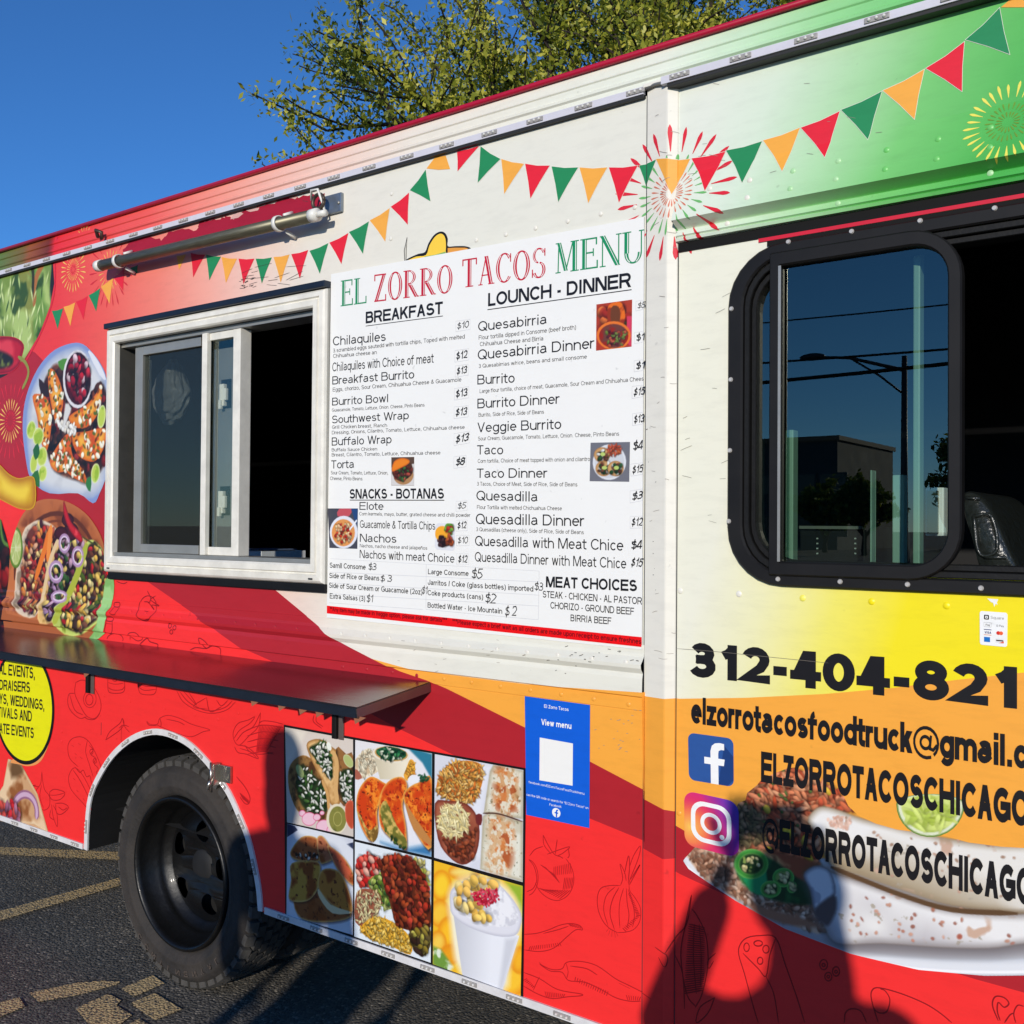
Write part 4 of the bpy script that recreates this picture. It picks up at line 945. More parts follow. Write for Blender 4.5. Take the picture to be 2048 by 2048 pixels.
# moulded sidewall lettering
s_ = 'CONTINENTAL'; bm = bmesh.new()
for i, ch in enumerate(s_):
    a = math.radians(-128+6.6*i*1.25); 
    for q, dd in layout(ch, .17):
        for f in ([q] if dd else q):
            vv = []
            for v in f:
                u, h_ = (v.x-.42)*.026, v.y*.018; r = .316+h_ ; 
                aa = a+u/.34; vv.append(bm.verts.new((wc[0]+r*math.cos(aa), YF-.0158-i*1e-5, wc[2]+r*math.sin(aa))))
            bm.faces.new(vv)
bmesh.ops.recalc_face_normals(bm, faces=bm.faces); bm_obj('moulded_lettering', bm, mat('letter_rubber', (78, 68, 60), .7), rw)['kind'] = 'stuff'

# ------------------------------------------------------------------ bunting and fireworks printed on the wrap
R, Gn, O = 'red', 'green', 'orange'
FL = [(CA, Gn, 312, 546, 380, 530, 347, 655), (CA, O, 382, 522, 452, 495, 423, 637), (CA, R, 457, 490, 527, 457, 502, 600), (CA, Gn, 533, 452, 603, 408, 578, 550), (CA, O, 607, 400, 680, 345, 658, 502),
      (CA, R, 683, 345, 748, 290, 740, 425), (CA, Gn, 775, 290, 828, 270, 825, 322), (CA, O, 1060, 215, 1118, 205, 1075, 300), (CA, R, 1145, 198, 1232, 208, 1160, 345), (CA, Gn, 1237, 208, 1327, 220, 1257, 362),
      (CA, O, 1330, 222, 1423, 232, 1356, 378), (CA, R, 1432, 232, 1527, 232, 1462, 385), (CA, Gn, 1535, 232, 1632, 225, 1572, 382), (CA, O, 1642, 222, 1738, 207, 1685, 375), (CA, R, 1748, 205, 1850, 180, 1800, 352),
      (C4, Gn, 50, 262, 147, 222, 103, 380), (C4, R, 152, 220, 250, 170, 214, 330), (C4, Gn, 253, 165, 356, 110, 325, 278), (C4, O, 360, 105, 463, 42, 440, 215), (C4, R, 468, 35, 563, -38, 556, 128),
      (CT1, Gn, 1547, 718, 1607, 640, 1625, 760), (CT1, R, 1725, 572, 1808, 552, 1727, 647), (CT1, Gn, 1814, 552, 1889, 600, 1803, 690), (CT1, O, 1892, 600, 1978, 618, 1903, 732),
      (CT2, R, 50, 618, 143, 625, 70, 750), (CT2, Gn, 150, 628, 250, 632, 175, 762), (CT2, O, 255, 632, 360, 632, 288, 767), (CT2, R, 366, 632, 475, 625, 404, 765), (CT2, Gn, 480, 625, 552, 607, 508, 708),
      (CT2, O, 552, 605, 673, 600, 612, 738), (CT2, R, 678, 598, 806, 572, 739, 727), (CT2, Gn, 808, 568, 944, 533, 879, 697), (CT2, O, 948, 530, 1087, 482, 1028, 652), (CT2, R, 1090, 482, 1237, 420, 1186, 598),
      (CT2, Gn, 1242, 415, 1396, 345, 1345, 528), (CT2, O, 1400, 342, 1556, 262, 1519, 450), (CT2, R, 1562, 258, 1707, 158, 1698, 345), (CT2, Gn, 1712, 150, 1840, 30, 1878, 205)]
for c, col, x1, y1, x2, y2, tx, ty in FL:
    A_, B_, T_ = Vector(c(x1, y1)), Vector(c(x2, y2)), Vector(c(tx, ty)); m0 = (A_+B_)/2
    sag = (T_-m0)*.03; lt = (A_+T_)/2+(B_-A_)*.02; rt_ = (B_+T_)/2-(B_-A_)*.02
    P = [A_, A_.lerp(B_, .5)+sag, B_, rt_, T_, lt]
    big = [m0+(p-(A_+B_+T_)/3)*1.035+((A_+B_+T_)/3-m0) for p in P]
    if T_.x > -2.2: sheet('flag_outline', big, .00062, V('white_wrap'), truck)
    sheet('flag', P, .0008, V(col), truck)
sheet('flag', [CT1(*p) for p in ((1610, 636), (1645, 590), (1683, 588), (1699, 638), (1655, 641))], .0008, V('orange'), truck)
sheet('flag', [CT2(*p) for p in ((1845, 28), (1900, -18), (1990, -10), (1990, 28))], .0008, V('orange'), truck)
vinyl('vinyl_fw_red', (216, 40, 56)); vinyl('vinyl_fw_dim', (206, 44, 52)); vinyl('vinyl_fw_gold', (240, 190, 96)); vinyl('vinyl_fw_green', (110, 180, 104)); vinyl('vinyl_fw_yel', (236, 224, 96)); vinyl('vinyl_fw_olive', (112, 150, 52)); vinyl('vinyl_fw_pink', (214, 120, 92))
def burst(c, x, y, rings, clip=None):
    C_ = Vector(c(x, y)); bm = bmesh.new(); parts = {}
    for r0, r1, n, col, wd, ph in rings:
        bm = bmesh.new()
        for k in range(n):
            a = 2*math.pi*(k+ph)/n+random.uniform(-.03, .03); d = Vector((math.cos(a), math.sin(a))); nn = Vector((-d.y, d.x)); L0 = r1-r0; r1_ = r1*random.uniform(.96, 1.04)
            P = [C_+d*(r0+(r1_-r0)*t)+nn*wd*.75*s_ for t, s_ in ((0, .08), (.35, .28), (.7, .5), (.88, .36), (1, .05), (1, -.05), (.88, -.36), (.7, -.5), (.35, -.28), (0, -.08))]
            if clip and not clip(P): continue
            tess(bm, [P], -.0006)
        rib(bm); bm_obj('firework_rays', bm, V(col), truck)['kind'] = 'stuff'
burst(CA, 440, 297, [(.050, .088, 24, 'fw_gold', .007, 0), (.022, .045, 24, 'fw_gold', .004, .5), (.008, .018, 10, 'fw_dim', .006, 0)])
burst(CA, 662, 300, [(.085, .140, 22, 'fw_dim', .009, 0), (.04, .075, 22, 'fw_gold', .005, .5)])
burst(CA, 62, 1205, [(.100, .155, 24, 'fw_red', .009, 0), (.045, .090, 24, 'fw_gold', .008, .5), (.02, .04, 18, 'fw_red', .006, 0)])
burst(CT2, 612, 737, [(.098, .155, 24, 'fw_red', .013, .2), (.058, .092, 24, 'fw_green', .008, .5), (.034, .055, 26, 'fw_pink', .005, 0), (.012, .03, 26, 'fw_pink', .004, .5)])
burst(CT2, 1876, 468, [(.050, .078, 28, 'fw_yel', .007, 0), (.026, .040, 26, 'fw_olive', .004, .5), (.010, .022, 18, 'fw_olive', .004, 0)])
burst(CA, 505, 118, [(.030, .055, 16, 'fw_gold', .005, 0)])
# scraped-off wrap around the arm: bare dark red paint with a torn edge
bare = [(466, 940), (505, 905), (560, 890), (612, 905), (640, 880), (700, 862), (745, 870), (752, 838), (790, 832), (830, 826), (850, 815), (880, 826), (915, 800), (960, 790), (1010, 772), (1060, 758), (1100, 746), (1160, 738), (1230, 730), (1228, 790), (1170, 812), (1100, 830), (1000, 852), (900, 880), (800, 905), (700, 930), (600, 958), (520, 975), (466, 985)]
Q = []
for i, p in enumerate(bare):
    q = bare[(i+1) % len(bare)]
    for k in range(4):
        t = k/4; j = 5 if i < 19 else 1
        Q.append((p[0]+(q[0]-p[0])*t+random.uniform(-j, j), p[1]+(q[1]-p[1])*t+random.uniform(-j, j)))
sheet('bare_paint_patch', [CT1(*p) for p in Q], .0011, vinyl('vinyl_bare', (164, 22, 44), .45, .2), truck)
for P in (((880, 812), (905, 800), (920, 806), (900, 822), (870, 828)), ((930, 795), (980, 783), (975, 794), (945, 800)), ((1100, 748), (1125, 742), (1115, 752))):
    sheet('paint_flake', [CT1(*p) for p in P], .0014, vinyl('vinyl_flake', (216, 170, 160)), truck)
# scuffs and pen-like scratches
def scratch(c, x0, y0, x1, y1, n, L_, wd=.0012, col=(60, 54, 50)):
    ls = []
    for _ in range(n):
        x, y = random.uniform(x0, x1), random.uniform(y0, y1); a = random.uniform(-.5, .3); l = L_*random.uniform(.3, 1)
        ls.append([c(x, y), c(x+l*.5*math.cos(a), y+l*.5*math.sin(a)+random.uniform(-1, 1)), c(x+l*math.cos(a), y+l*math.sin(a))])
    o = strokes('scuff_marks', ls, wd, .0012, vinyl('vinyl_scuff%d' % col[0], col), truck); o['kind'] = 'stuff'
scratch(CA, 1430, 345, 1520, 410, 22, 30, .0012); scratch(CA, 1450, 280, 1790, 395, 14, 130, .0010)
scratch(C5, 1780, 0, 1850, 900, 9, 9, .0012); scratch(CC, 1380, 400, 1930, 560, 20, 24, .0014); scratch(CC, 300, 330, 1300, 560, 16, 26, .0010, (150, 140, 128))
scratch(CC, 1630, 760, 1930, 1060, 22, 22, .0012, (150, 90, 40)); scratch(CW, 140, 330, 360, 1600, 12, 60, .0008, (140, 136, 120))
scratch(CT1, 900, 660, 1300, 760, 12, 30, .0014); scratch(M1, 1228, 180, 1275, 1300, 26, 20, .0009, (150, 144, 132)); scratch(CE, 300, 200, 1500, 800, 14, 60, .0007, (150, 170, 140))
strokes('scuff_marks', [[CQ(135, 250), CQ(330, 265), CQ(600, 292), CQ(925, 325)]], .001, .0022, vinyl('vinyl_scuff9', (120, 112, 100)), truck)['kind'] = 'stuff'

# ------------------------------------------------------------------ menu board
YM = .0052; vinyl('vinyl_menu_white', (234, 233, 228), .45, .02)
menu = empty('menu_board', (0, 0, 0), 'white menu board with green and red title, hanging right of the serving window', 'menu')
mc = [(664.5, 549), (1290, 435), (1285.6, 1299), (656, 1235)]
bm = bmesh.new(); A_ = [bm.verts.new((*W(*p)[:1], -.0015, W(*p)[1])) for p in mc]; B_ = [bm.verts.new((v.co.x, -.0048, v.co.z)) for v in A_]
bm.faces.new(B_)
for k in range(4): bm.faces.new((A_[k], A_[(k+1) % 4], B_[(k+1) % 4], B_[k]))
bmesh.ops.recalc_face_normals(bm, faces=bm.faces); bm_obj('board_sheet', bm, V('menu_white'), menu)
INK = V('ink')
rows = [('C4', 'Chilaquiles', 176, 752, 448, 727, 46), ('C4', 'Chilaquiles with Choice of meat', 173, 885, 695, 840, 46), ('C4', 'Breakfast Burrito', 173, 952, 595, 920, 42), ('C4', 'Burrito Bowl', 172, 1060, 460, 1042, 40),
  ('C4', 'Southwest Wrap', 172, 1152, 567, 1130, 40), ('C5', 'Buffalo Wrap', 170, 107, 478, 95, 42), ('C5', 'Torta', 167, 225, 285, 222, 42), ('C5', 'Elote', 313, 437, 437, 438, 40), ('C5', 'Guacamole & Tortilla Chips', 315, 530, 703, 540, 40),
  ('C5', 'Nachos', 315, 602, 503, 607, 42), ('C5', 'Nachos with meat Choice', 314, 685, 802, 710, 42), ('C4', 'Quesabirria', 924, 678, 1277, 640, 50), ('C4', 'Quesabirria Dinner', 922, 825, 1522, 765, 52), ('C4', 'Burrito', 920, 952, 1112, 942, 50),
  ('C4', 'Burrito Dinner', 920, 1075, 1343, 1050, 50), ('C4', 'Veggie Burrito', 920, 1198, 1352, 1180, 50), ('C5', 'Taco', 918, 153, 1053, 152, 48), ('C5', 'Taco Dinner', 917, 273, 1280, 272, 48), ('C5', 'Quesadilla', 915, 388, 1230, 395, 50),
  ('C5', 'Quesadilla Dinner', 912, 510, 1470, 522, 54), ('C5', 'Quesadilla with Meat Chice', 908, 622, 1672, 648, 52), ('C5', 'Quesadilla Dinner with Meat Chice', 907, 703, 1687, 740, 50)]
CC_ = {'C4': C4, 'C5': C5}
for c, s_, x0, y0, x1, y1, cap in rows: tl('item_name', s_, CC_[c], x0, y0, x1, y1, cap, INK, menu, y=YM, wd=.118)
rows = [('C4', '3 scrambled eggs sautedd with tortilla chips, Toped with melted', 177, 787, 855, 715, 20), ('C4', 'Chihuahua cheese an', 177, 815, 402, 795, 20), ('C4', 'Eggs, chorizo, Sour Cream, Chihuahua Cheese & Guacamole', 175, 988, 838, 936, 20),
  ('C4', 'Guaacamole, Tomato, Lettuce, Onion. Cheese, Pinto Beans', 171, 1092, 648, 1065, 17), ('C4', 'Grill Chicken breast, Ranch', 171, 1180, 455, 1170, 18), ('C4', 'Dressing, Onions, Cilantro, Tomato, Lettuce, Chihuahua cheese', 171, 1208, 855, 1180, 18),
  ('C5', 'Buffalo Sauce Chicken', 170, 137, 404, 132, 17), ('C5', 'Breast, Cilantro, Tomato, Lettuce, Chihuahua cheese', 170, 163, 730, 152, 18), ('C5', 'Sour Cream, Tomato, Lettuce, Onion,', 166, 255, 460, 256, 18), ('C5', 'Cheese, Pinto Beans', 162, 284, 328, 286, 18),
  ('C5', 'Corn kermels, mayo, butter, grated cheese and chilli powder', 312, 466, 884, 474, 18), ('C5', 'Nachos, nacho cheese and jalape\u00f1os', 315, 630, 662, 643, 18), ('C4', 'Flour tortilla dipped in Consome (beef broth)', 927, 722, 1428, 668, 22), ('C4', 'Chihuahua Cheese and Birria', 933, 755, 1260, 725, 22),
  ('C4', '3 Quesabirrias w/rice, beans and small consome', 927, 867, 1484, 818, 20), ('C4', 'Large flour tortilla, choice of meat, Guacamole, Sour Cream and Chihuahua Chees', 932, 996, 1776, 932, 20), ('C4', 'Burrito, Side of Rice, Side of Beans', 926, 1118, 1263, 1102, 20),
  ('C4', 'Sour Cream, Guacamole, Tomato, Lettuce, Onion. Cheese, Pinto Beans', 924, 1240, 1650, 1215, 20), ('C5', 'Corn tortilla, Choice of meat topped with onion and cilantro', 922, 196, 1500, 186, 20), ('C5', '3 Tacos, Choice of Meat, Side of Rice, Side of Beans', 918, 313, 1435, 317, 20),
  ('C5', 'Flour Tortilla with melted Chichuahua Cheese', 918, 433, 1355, 440, 20), ('C5', '3 Quesadillas (cheese only), Side of Rice, Side of Beans', 914, 547, 1468, 563, 20)]
for c, s_, x0, y0, x1, y1, cap in rows: tl('item_description', s_, CC_[c], x0, y0, x1, y1, cap, vinyl('vinyl_ink_thin', (46, 44, 48)), menu, y=YM, wd=.115)
rows = [('C4', 'BREAKFAST', 345, 638, 742, 588, 60, .19), ('C4', 'LOUNCH - DINNER', 975, 550, 1712, 450, 68, .19), ('C5', 'SNACKS - BOTANAS', 263, 380, 748, 380, 50, .19), ('C5', 'MEAT CHOICES', 1273, 835, 1742, 857, 56, .2)]
for c, s_, x0, y0, x1, y1, cap, wd in rows:
    tl('heading', s_, CC_[c], x0, y0, x1, y1, cap, INK, menu, y=YM, wd=wd, sb=.035)
for c, x0, y0, x1, y1 in (('C4', 345, 651, 743, 599), ('C4', 972, 567, 1714, 464), ('C5', 263, 387, 750, 388)):
    strokes('underline', [[CC_[c](x0, y0), CC_[c](x1, y1)]], .0022, YM, INK, menu, sm=1)
rows = [('C5', 'STEAK - CHICKEN - AL PASTOR', 1257, 888, 1768, 925, 35), ('C5', 'CHORIZO - GROUND BEEF', 1296, 945, 1727, 978, 35), ('C5', 'BIRRIA BEEF', 1400, 1010, 1610, 1027, 35), ('C5', 'Samll Consome', 160, 735, 345, 745, 27), ('C5', 'Side of Rice or Beans', 158, 788, 415, 802, 27),
  ('C5', 'Side of Sour Cream or Guacamole (2oz)', 157, 838, 637, 874, 27), ('C5', 'Extra Salsas (3)', 160, 893, 342, 908, 27), ('C5', 'Large Consome', 666, 768, 875, 778, 27), ('C5', 'Jarritos / Coke (glass bottles) imported', 665, 823, 1208, 858, 27),
  ('C5', 'Coke products (cans)', 664, 876, 950, 900, 27), ('C5', 'Bottled Water - Ice Mountain', 664, 940, 1048, 972, 27)]
for c, s_, x0, y0, x1, y1, cap in rows: tl('menu_line', s_, CC_[c], x0, y0, x1, y1, cap, INK, menu, y=YM, wd=.145)
sheet('notice_band', [C5(*p) for p in ((145, 930), (1766, 1092), (1766, 1142), (145, 970))], YM, V('band_red'), menu)
DKR = vinyl('vinyl_notice_ink', (92, 6, 14))
tl('notice_text', '**Any item may be made in Veggie option, please ask for details***', C5, 160, 958, 765, 1017, 22, DKR, menu, y=YM+.0005, wd=.15, ribs=True)
tl('notice_text', '***Please expect a brief wait as all orders are made upon receipt to ensure freshnes', C5, 792, 1022, 1764, 1128, 24, DKR, menu, y=YM+.0005, wd=.15, ribs=True)
GR = vinyl('vinyl_box_grey', (204, 204, 206)); LG = []
pr = [('C4', '$10', 815, 668, 875, 658, 34), ('C4', '$12', 810, 825, 868, 815, 40), ('C4', '$13', 812, 902, 865, 893, 38), ('C4', '$13', 808, 1020, 868, 1010, 40), ('C4', '$13', 806, 1115, 865, 1108, 40), ('C4', '$5', 1742, 562, 1783, 556, 30), ('C4', '$1', 1735, 730, 1778, 725, 38),
  ('C4', '$1', 1733, 875, 1778, 870, 38), ('C4', '$15', 1722, 1012, 1778, 1005, 42), ('C4', '$13', 1725, 1152, 1778, 1145, 42), ('C5', '$13', 806, 95, 873, 82, 42), ('C5', '$8', 805, 212, 855, 205, 40), ('C5', '$4', 1718, 132, 1770, 128, 48), ('C5', '$15', 1716, 252, 1770, 245, 42),
  ('C5', '$3', 1712, 390, 1768, 380, 42), ('C5', '$12', 1712, 520, 1768, 520, 42), ('C5', '$4', 1708, 640, 1766, 640, 46), ('C5', '$15', 1708, 728, 1766, 733, 46), ('C5', '$5', 816, 433, 860, 430, 32), ('C5', '$12', 816, 535, 862, 533, 36), ('C5', '$10', 818, 610, 870, 610, 34), ('C5', '$12', 820, 708, 867, 710, 38)]
for i, (c, s_, x0, y0, x1, y1, cap) in enumerate(pr):
    tl('price', s_, CC_[c], x0, y0, x1, y1, cap, INK, menu, y=YM, wd=.15 if cap > 35 else .11, sh=random.uniform(.08, .3), jit=.045, sb=.0)
    if x0 < 1000 or cap < 43:
        bx_ = [(x0-6, y0+12), (min(x1+8, 1770), y1+10), (min(x1+8, 1770), y1-cap-8), (x0-6, y0-cap-8)]; b4 = [CC_[c](*p) for p in bx_]; LG.append(b4+[b4[0]])
for c, s_, x0, y0, x1, y1, cap in (('C5', '$3', 357, 747, 400, 748, 36), ('C5', '$ 3', 420, 808, 480, 808, 36), ('C5', '$1', 633, 870, 660, 872, 40), ('C5', '$1', 348, 912, 380, 915, 40), ('C5', '$5', 888, 790, 945, 792, 50), ('C5', '$3', 1212, 850, 1258, 855, 42), ('C5', '$2', 958, 915, 1015, 918, 50), ('C5', '$ 2', 1060, 985, 1120, 985, 55)):
    tl('price', s_, CC_[c], x0, y0, x1, y1, cap, INK, menu, y=YM, wd=.11, sh=.15, jit=.045, sb=.0)
for ln in (((163, 688), (1238, 752)), ((160, 757), (1238, 808)), ((157, 812), (1236, 876)), ((155, 868), (1236, 932)), ((157, 915), (640, 950)), ((1238, 752), (1234, 1002)), ((657, 718), (655, 945)), ((655, 950), (1234, 1003))): LG.append([C5(*p) for p in ln])
strokes('ruled_lines', LG, .0010, YM-.0001, GR, menu, sm=1)['kind'] = 'stuff'

# title in engraved capitals: thick stems with an inline, hairlines and serifs
def serif_glyph(ch):
    """list of (polygon, ink) in a 0..w x 0..1 box"""
    H_, S_, T_ = .055, .20, .05
    P = []; box_ = lambda x0, x1, z0, z1: P.append(([(x0, z0), (x1, z0), (x1, z1), (x0, z1)], 1))
    def stem(x, z0=0, z1=1, serif=True, thick=True):
        w_ = S_ if thick else H_
        box_(x, x+w_*(.62 if thick else 1), z0, z1)
        if thick: box_(x+w_*.80, x+w_, z0, z1)
        if serif:
            for z in ((z0, z0+T_*.7), (z1-T_*.7, z1)): box_(x-.09, x+w_+.09, *z)
    def ring(cx_, cz_, rx, rz, a0=0, a1=360, tk=S_, th=T_):
        n = 36; o_, i_ = [], []
        for k in range(n+1):
            a = math.radians(a0+(a1-a0)*k/n); o_.append((cx_+rx*math.cos(a), cz_+rz*math.sin(a))); i_.append((cx_+(rx-tk*.9)*math.cos(a), cz_+(rz-th)*math.sin(a)))
        for k in range(n): P.append(([o_[k], o_[k+1], i_[k+1], i_[k]], 1))
        # inline
        lo = [(cx_+(rx-tk*.30)*math.cos(math.radians(a0+(a1-a0)*k/n)), cz_+(rz-th*.2)*math.sin(math.radians(a0+(a1-a0)*k/n))) for k in range(n+1)]
        li = [(cx_+(rx-tk*.48)*math.cos(math.radians(a0+(a1-a0)*k/n)), cz_+(rz-th*.8)*math.sin(math.radians(a0+(a1-a0)*k/n))) for k in range(n+1)]
        for k in range(n):
            a = a0+(a1-a0)*(k+.5)/n
            if abs(math.cos(math.radians(a))) > .45: P.append(([lo[k], lo[k+1], li[k+1], li[k]], 0))
    def diag(p, q, w_):
        d = (Vector(q)-Vector(p)).normalized(); n = Vector((-d.y, d.x)); 
        h_ = w_/abs(n.x)/2 if abs(n.x) > .1 else w_/2
        P.append(([(p[0]-h_, p[1]), (p[0]+h_, p[1]), (q[0]+h_, q[1]), (q[0]-h_, q[1])], 1))
        if w_ > .1: P.append(([(p[0]+h_*.15, p[1]+.02), (p[0]+h_*.42, p[1]+.02), (q[0]+h_*.42, q[1]-.02), (q[0]+h_*.15, q[1]-.02)], 0))
    if ch == 'E': stem(.1); box_(.3, .78, 0, T_); box_(.3, .74, 1-T_, 1); box_(.3, .6, .5, .5+T_); box_(.74, .80, 0, .26); box_(.70, .76, .76, 1); box_(.57, .62, .40, .65); w_ = .86
    if ch == 'L': stem(.1); box_(.3, .78, 0, T_); box_(.74, .80, 0, .28); w_ = .84
    if ch == 'Z': diag((.17, .03), (.63, .97), .17); box_(.05, .75, 0, T_); box_(.05, .75, 1-T_, 1); box_(.71, .77, 0, .24); box_(.04, .10, .76, 1); w_ = .84
    if ch == 'O': ring(.46, .5, .42, .52); w_ = .94
    if ch == 'R': stem(.1); ring(.30, .74, .42, .26, -90, 90, .17, .045); diag((.40, .47), (.78, .0), .16); box_(.72, .92, 0, T_*.7); w_ = .95
    if ch == 'T': stem(.33, serif=False); box_(.05, .82, 1-T_, 1); box_(.04, .10, .76, 1); box_(.77, .83, .76, 1); box_(.22, .64, 0, T_*.7); w_ = .88
    if ch == 'A': diag((.14, 0), (.43, 1), .05); diag((.70, 0), (.44, 1), .19); box_(.20, .60, .32, .36); box_(.03, .26, 0, T_*.7); box_(.55, .88, 0, T_*.7); w_ = .92
    if ch == 'C': ring(.47, .5, .43, .52, 40, 320); box_(.76, .81, .68, .98); w_ = .88
    if ch == 'S': ring(.38, .755, .30, .265, 20, 262, .13, .05); ring(.38, .26, .32, .28, 82, -160, .17, .05); box_(.64, .69, .72, .98); box_(.04, .09, .02, .3); w_ = .76
    if ch == 'M': diag((.14, 0), (.17, 1), .05); diag((.18, 1), (.50, .05), .17); diag((.50, .05), (.82, 1), .05); stem(.80); box_(.02, .26, 0, T_*.7); box_(.02, .26, 1-T_*.7, 1); w_ = 1.14
    if ch == 'N': diag((.14, 0), (.14, 1), .05); diag((.14, 1), (.80, 0), .18); diag((.84, 0), (.84, 1), .05); box_(.02, .28, 0, T_*.7); box_(.02, .26, 1-T_*.7, 1); box_(.72, .96, 1-T_*.7, 1); w_ = .98
    if ch == 'U': stem(.1, .32, 1, False); box_(.01, .39, 1-T_*.7, 1); ring(.47, .32, .37, .34, 180, 360, .19, .05); box_(.79, .84, .32, 1); box_(.71, .93, 1-T_*.7, 1); w_ = .96
    return P, w_
def title(word, x0, y0, x1, y1, capL, capR, col):
    tot = sum(serif_glyph(ch)[1] for ch in word); x = 0
    a, b = C4(x0, y0), C4(x1, y1); hl = C4(x0, y0-capL)[1]-a[1]; hr = C4(x1, y1-capR)[1]-b[1]
    for ch in word:
        P, w_ = serif_glyph(ch); bm = bmesh.new(); n = 0
        for poly, ink in P:
            if not ink: continue
            n += 1; vs = []
            for p in poly:
                u = (x+p[0])/tot; h_ = hl+(hr-hl)*u; vs.append((a[0]+(b[0]-a[0])*u, a[1]+(b[1]-a[1])*u+p[1]*h_))
            ar = sum(vs[i-1][0]*vs[i][1]-vs[i][0]*vs[i-1][1] for i in range(len(vs)))
            if ar < 0: vs.reverse()
            bm.faces.new([bm.verts.new((p[0], -YM-n*3e-6, p[1])) for p in vs])
        o = bm_obj('title_letter', bm, V(col), menu); bm = bmesh.new(); n = 0
        for poly, ink in P:
            if ink: continue
            vs = []; n += 1
            for p in poly:
                u = (x+p[0])/tot; h_ = hl+(hr-hl)*u; vs.append((a[0]+(b[0]-a[0])*u, a[1]+(b[1]-a[1])*u+p[1]*h_))
            ar = sum(vs[i-1][0]*vs[i][1]-vs[i][0]*vs[i-1][1] for i in range(len(vs)))
            if ar < 0: vs.reverse()
            bm.faces.new([bm.verts.new((p[0], -YM-.0004-n*2e-6, p[1])) for p in vs])
        if n: bm_obj('letter_inline', bm, V('menu_white'), menu)['kind'] = 'stuff'
        else: bm.free()
        x += w_
title('EL', 215, 550, 352, 532, 132, 134, 'menu_green'); title('ZORRO', 385, 528, 797, 476, 140, 142, 'menu_red'); title('TACOS', 838, 455, 1277, 396, 145, 150, 'menu_red'); title('MENU', 1320, 382, 1782, 318, 155, 165, 'menu_green')
# sombrero of the old print peeking over the board
sheet('hat_print', [C4(*p) for p in smooth_pts([(535, 320), (560, 300), (610, 278), (645, 268), (662, 225), (690, 182), (722, 163), (748, 170), (762, 200), (762, 238), (800, 238), (850, 238), (880, 248), (868, 262)], 3)], .0007, V('black'), truck)
sheet('hat_print', [C4(*p) for p in smooth_pts([(552, 313), (600, 292), (650, 284), (668, 235), (695, 192), (722, 174), (742, 182), (752, 210), (752, 262), (740, 300), (560, 330)], 3)], .0010, vinyl('vinyl_hat', (244, 202, 66)), truck)
sheet('hat_print', [C4(*p) for p in ((762, 248), (800, 246), (850, 246), (868, 250), (855, 258), (762, 276))], .0011, vinyl('vinyl_hat2', (222, 152, 62)), truck)
sheet('hat_print', [C4(*p) for p in ((642, 292), (700, 282), (752, 266), (752, 290), (642, 310))], .0013, vinyl('vinyl_hat3', (120, 168, 92)), truck)
strokes('sword_print', [[C4(541, 318), C4(538, 260), C4(553, 192), C4(548, 250), C4(547, 318)]], .0026, .0009, INK, truck, sm=1)

# ------------------------------------------------------------------ contact lettering and logos on the cab
tl('phone_number', '312-404-821', CQ, 208, 395, 1897, 562, 178, V('ink'), truck, y=.0012, wd=.25, sb=.018)
tl('email_address', 'elzorrotacosfoodtruck@gmail.com', CQ, 215, 634, 1835, 857, 138, V('ink'), truck, y=.0030, wd=.225, sb=.018, ref='elzorrotacosfoodtruck@gmail')
tl('account_name', 'ELZORROTACOSCHICAGO', CD, 357, 478, 1968, 750, 184, V('ink'), truck, y=.0030, wd=.25, sb=.034)
tl('account_name', '@ELZORROTACOSCHICAGO', CD, 365, 872, 1990, 1226, 192, V('ink'), truck, y=.0030, wd=.25, sb=.034)
def quadmap(q):
    """unit square -> wall through four measured corners (tl, tr, br, bl)"""
    a, b, c, d = (Vector(p) for p in q)
    return lambda u, v: tuple((d*(1-u)+c*u)*(1-v)+(a*(1-u)+b*u)*v)
def usq(r, n=6, x0=0, x1=1, z0=0, z1=1): return rrect(x0, x1, z0, z1, r, n)
fq = quadmap([CQ(197, 684), CQ(432, 716), CQ(434, 966), CQ(202, 928)])
fbl = empty('social_badge', (0, 0, 0)); fbl.parent = truck
sheet('badge_field', [fq(*p) for p in usq(.14)], .0010, vinyl('vinyl_fb', (44, 84, 150)), fbl)
sheet('badge_shade', [fq(*p) for p in ((.80, .83), (1, .62), (1, .14), (.86, 0), (.66, 0))], .0013, vinyl('vinyl_fb2', (28, 60, 118)), fbl)
sheet('badge_letter', [fq(*p) for p in ((.50, 0), (.50, .40), (.36, .40), (.36, .54), (.50, .54), (.50, .68), (.53, .79), (.60, .85), (.70, .87), (.80, .86), (.80, .73), (.73, .73), (.68, .70), (.67, .64), (.67, .54), (.81, .54), (.79, .40), (.67, .40), (.67, 0))], .0016, V('white'), fbl)
iq = quadmap([W(1369, 1580), W(1478, 1604), W(1479, 1716), W(1370, 1689)])
ib = empty('camera_badge', (0, 0, 0)); ib.parent = truck
def ringpoly(name, o_, i_, y, m_, par):
    bm = bmesh.new(); n = len(o_); A_ = [bm.verts.new((p[0], -y, p[1])) for p in o_]; B_ = [bm.verts.new((p[0], -y, p[1])) for p in i_]
    for k in range(n): bm.faces.new((A_[k], A_[(k+1) % n], B_[(k+1) % n], B_[k]))
    bmesh.ops.recalc_face_normals(bm, faces=bm.faces); return bm_obj(name, bm, m_, par)
ringpoly('badge_outline', [iq(*p) for p in usq(.24, 6, .13, .87, .13, .87)], [iq(*p) for p in usq(.18, 6, .21, .79, .21, .79)], .0030, V('white'), ib)
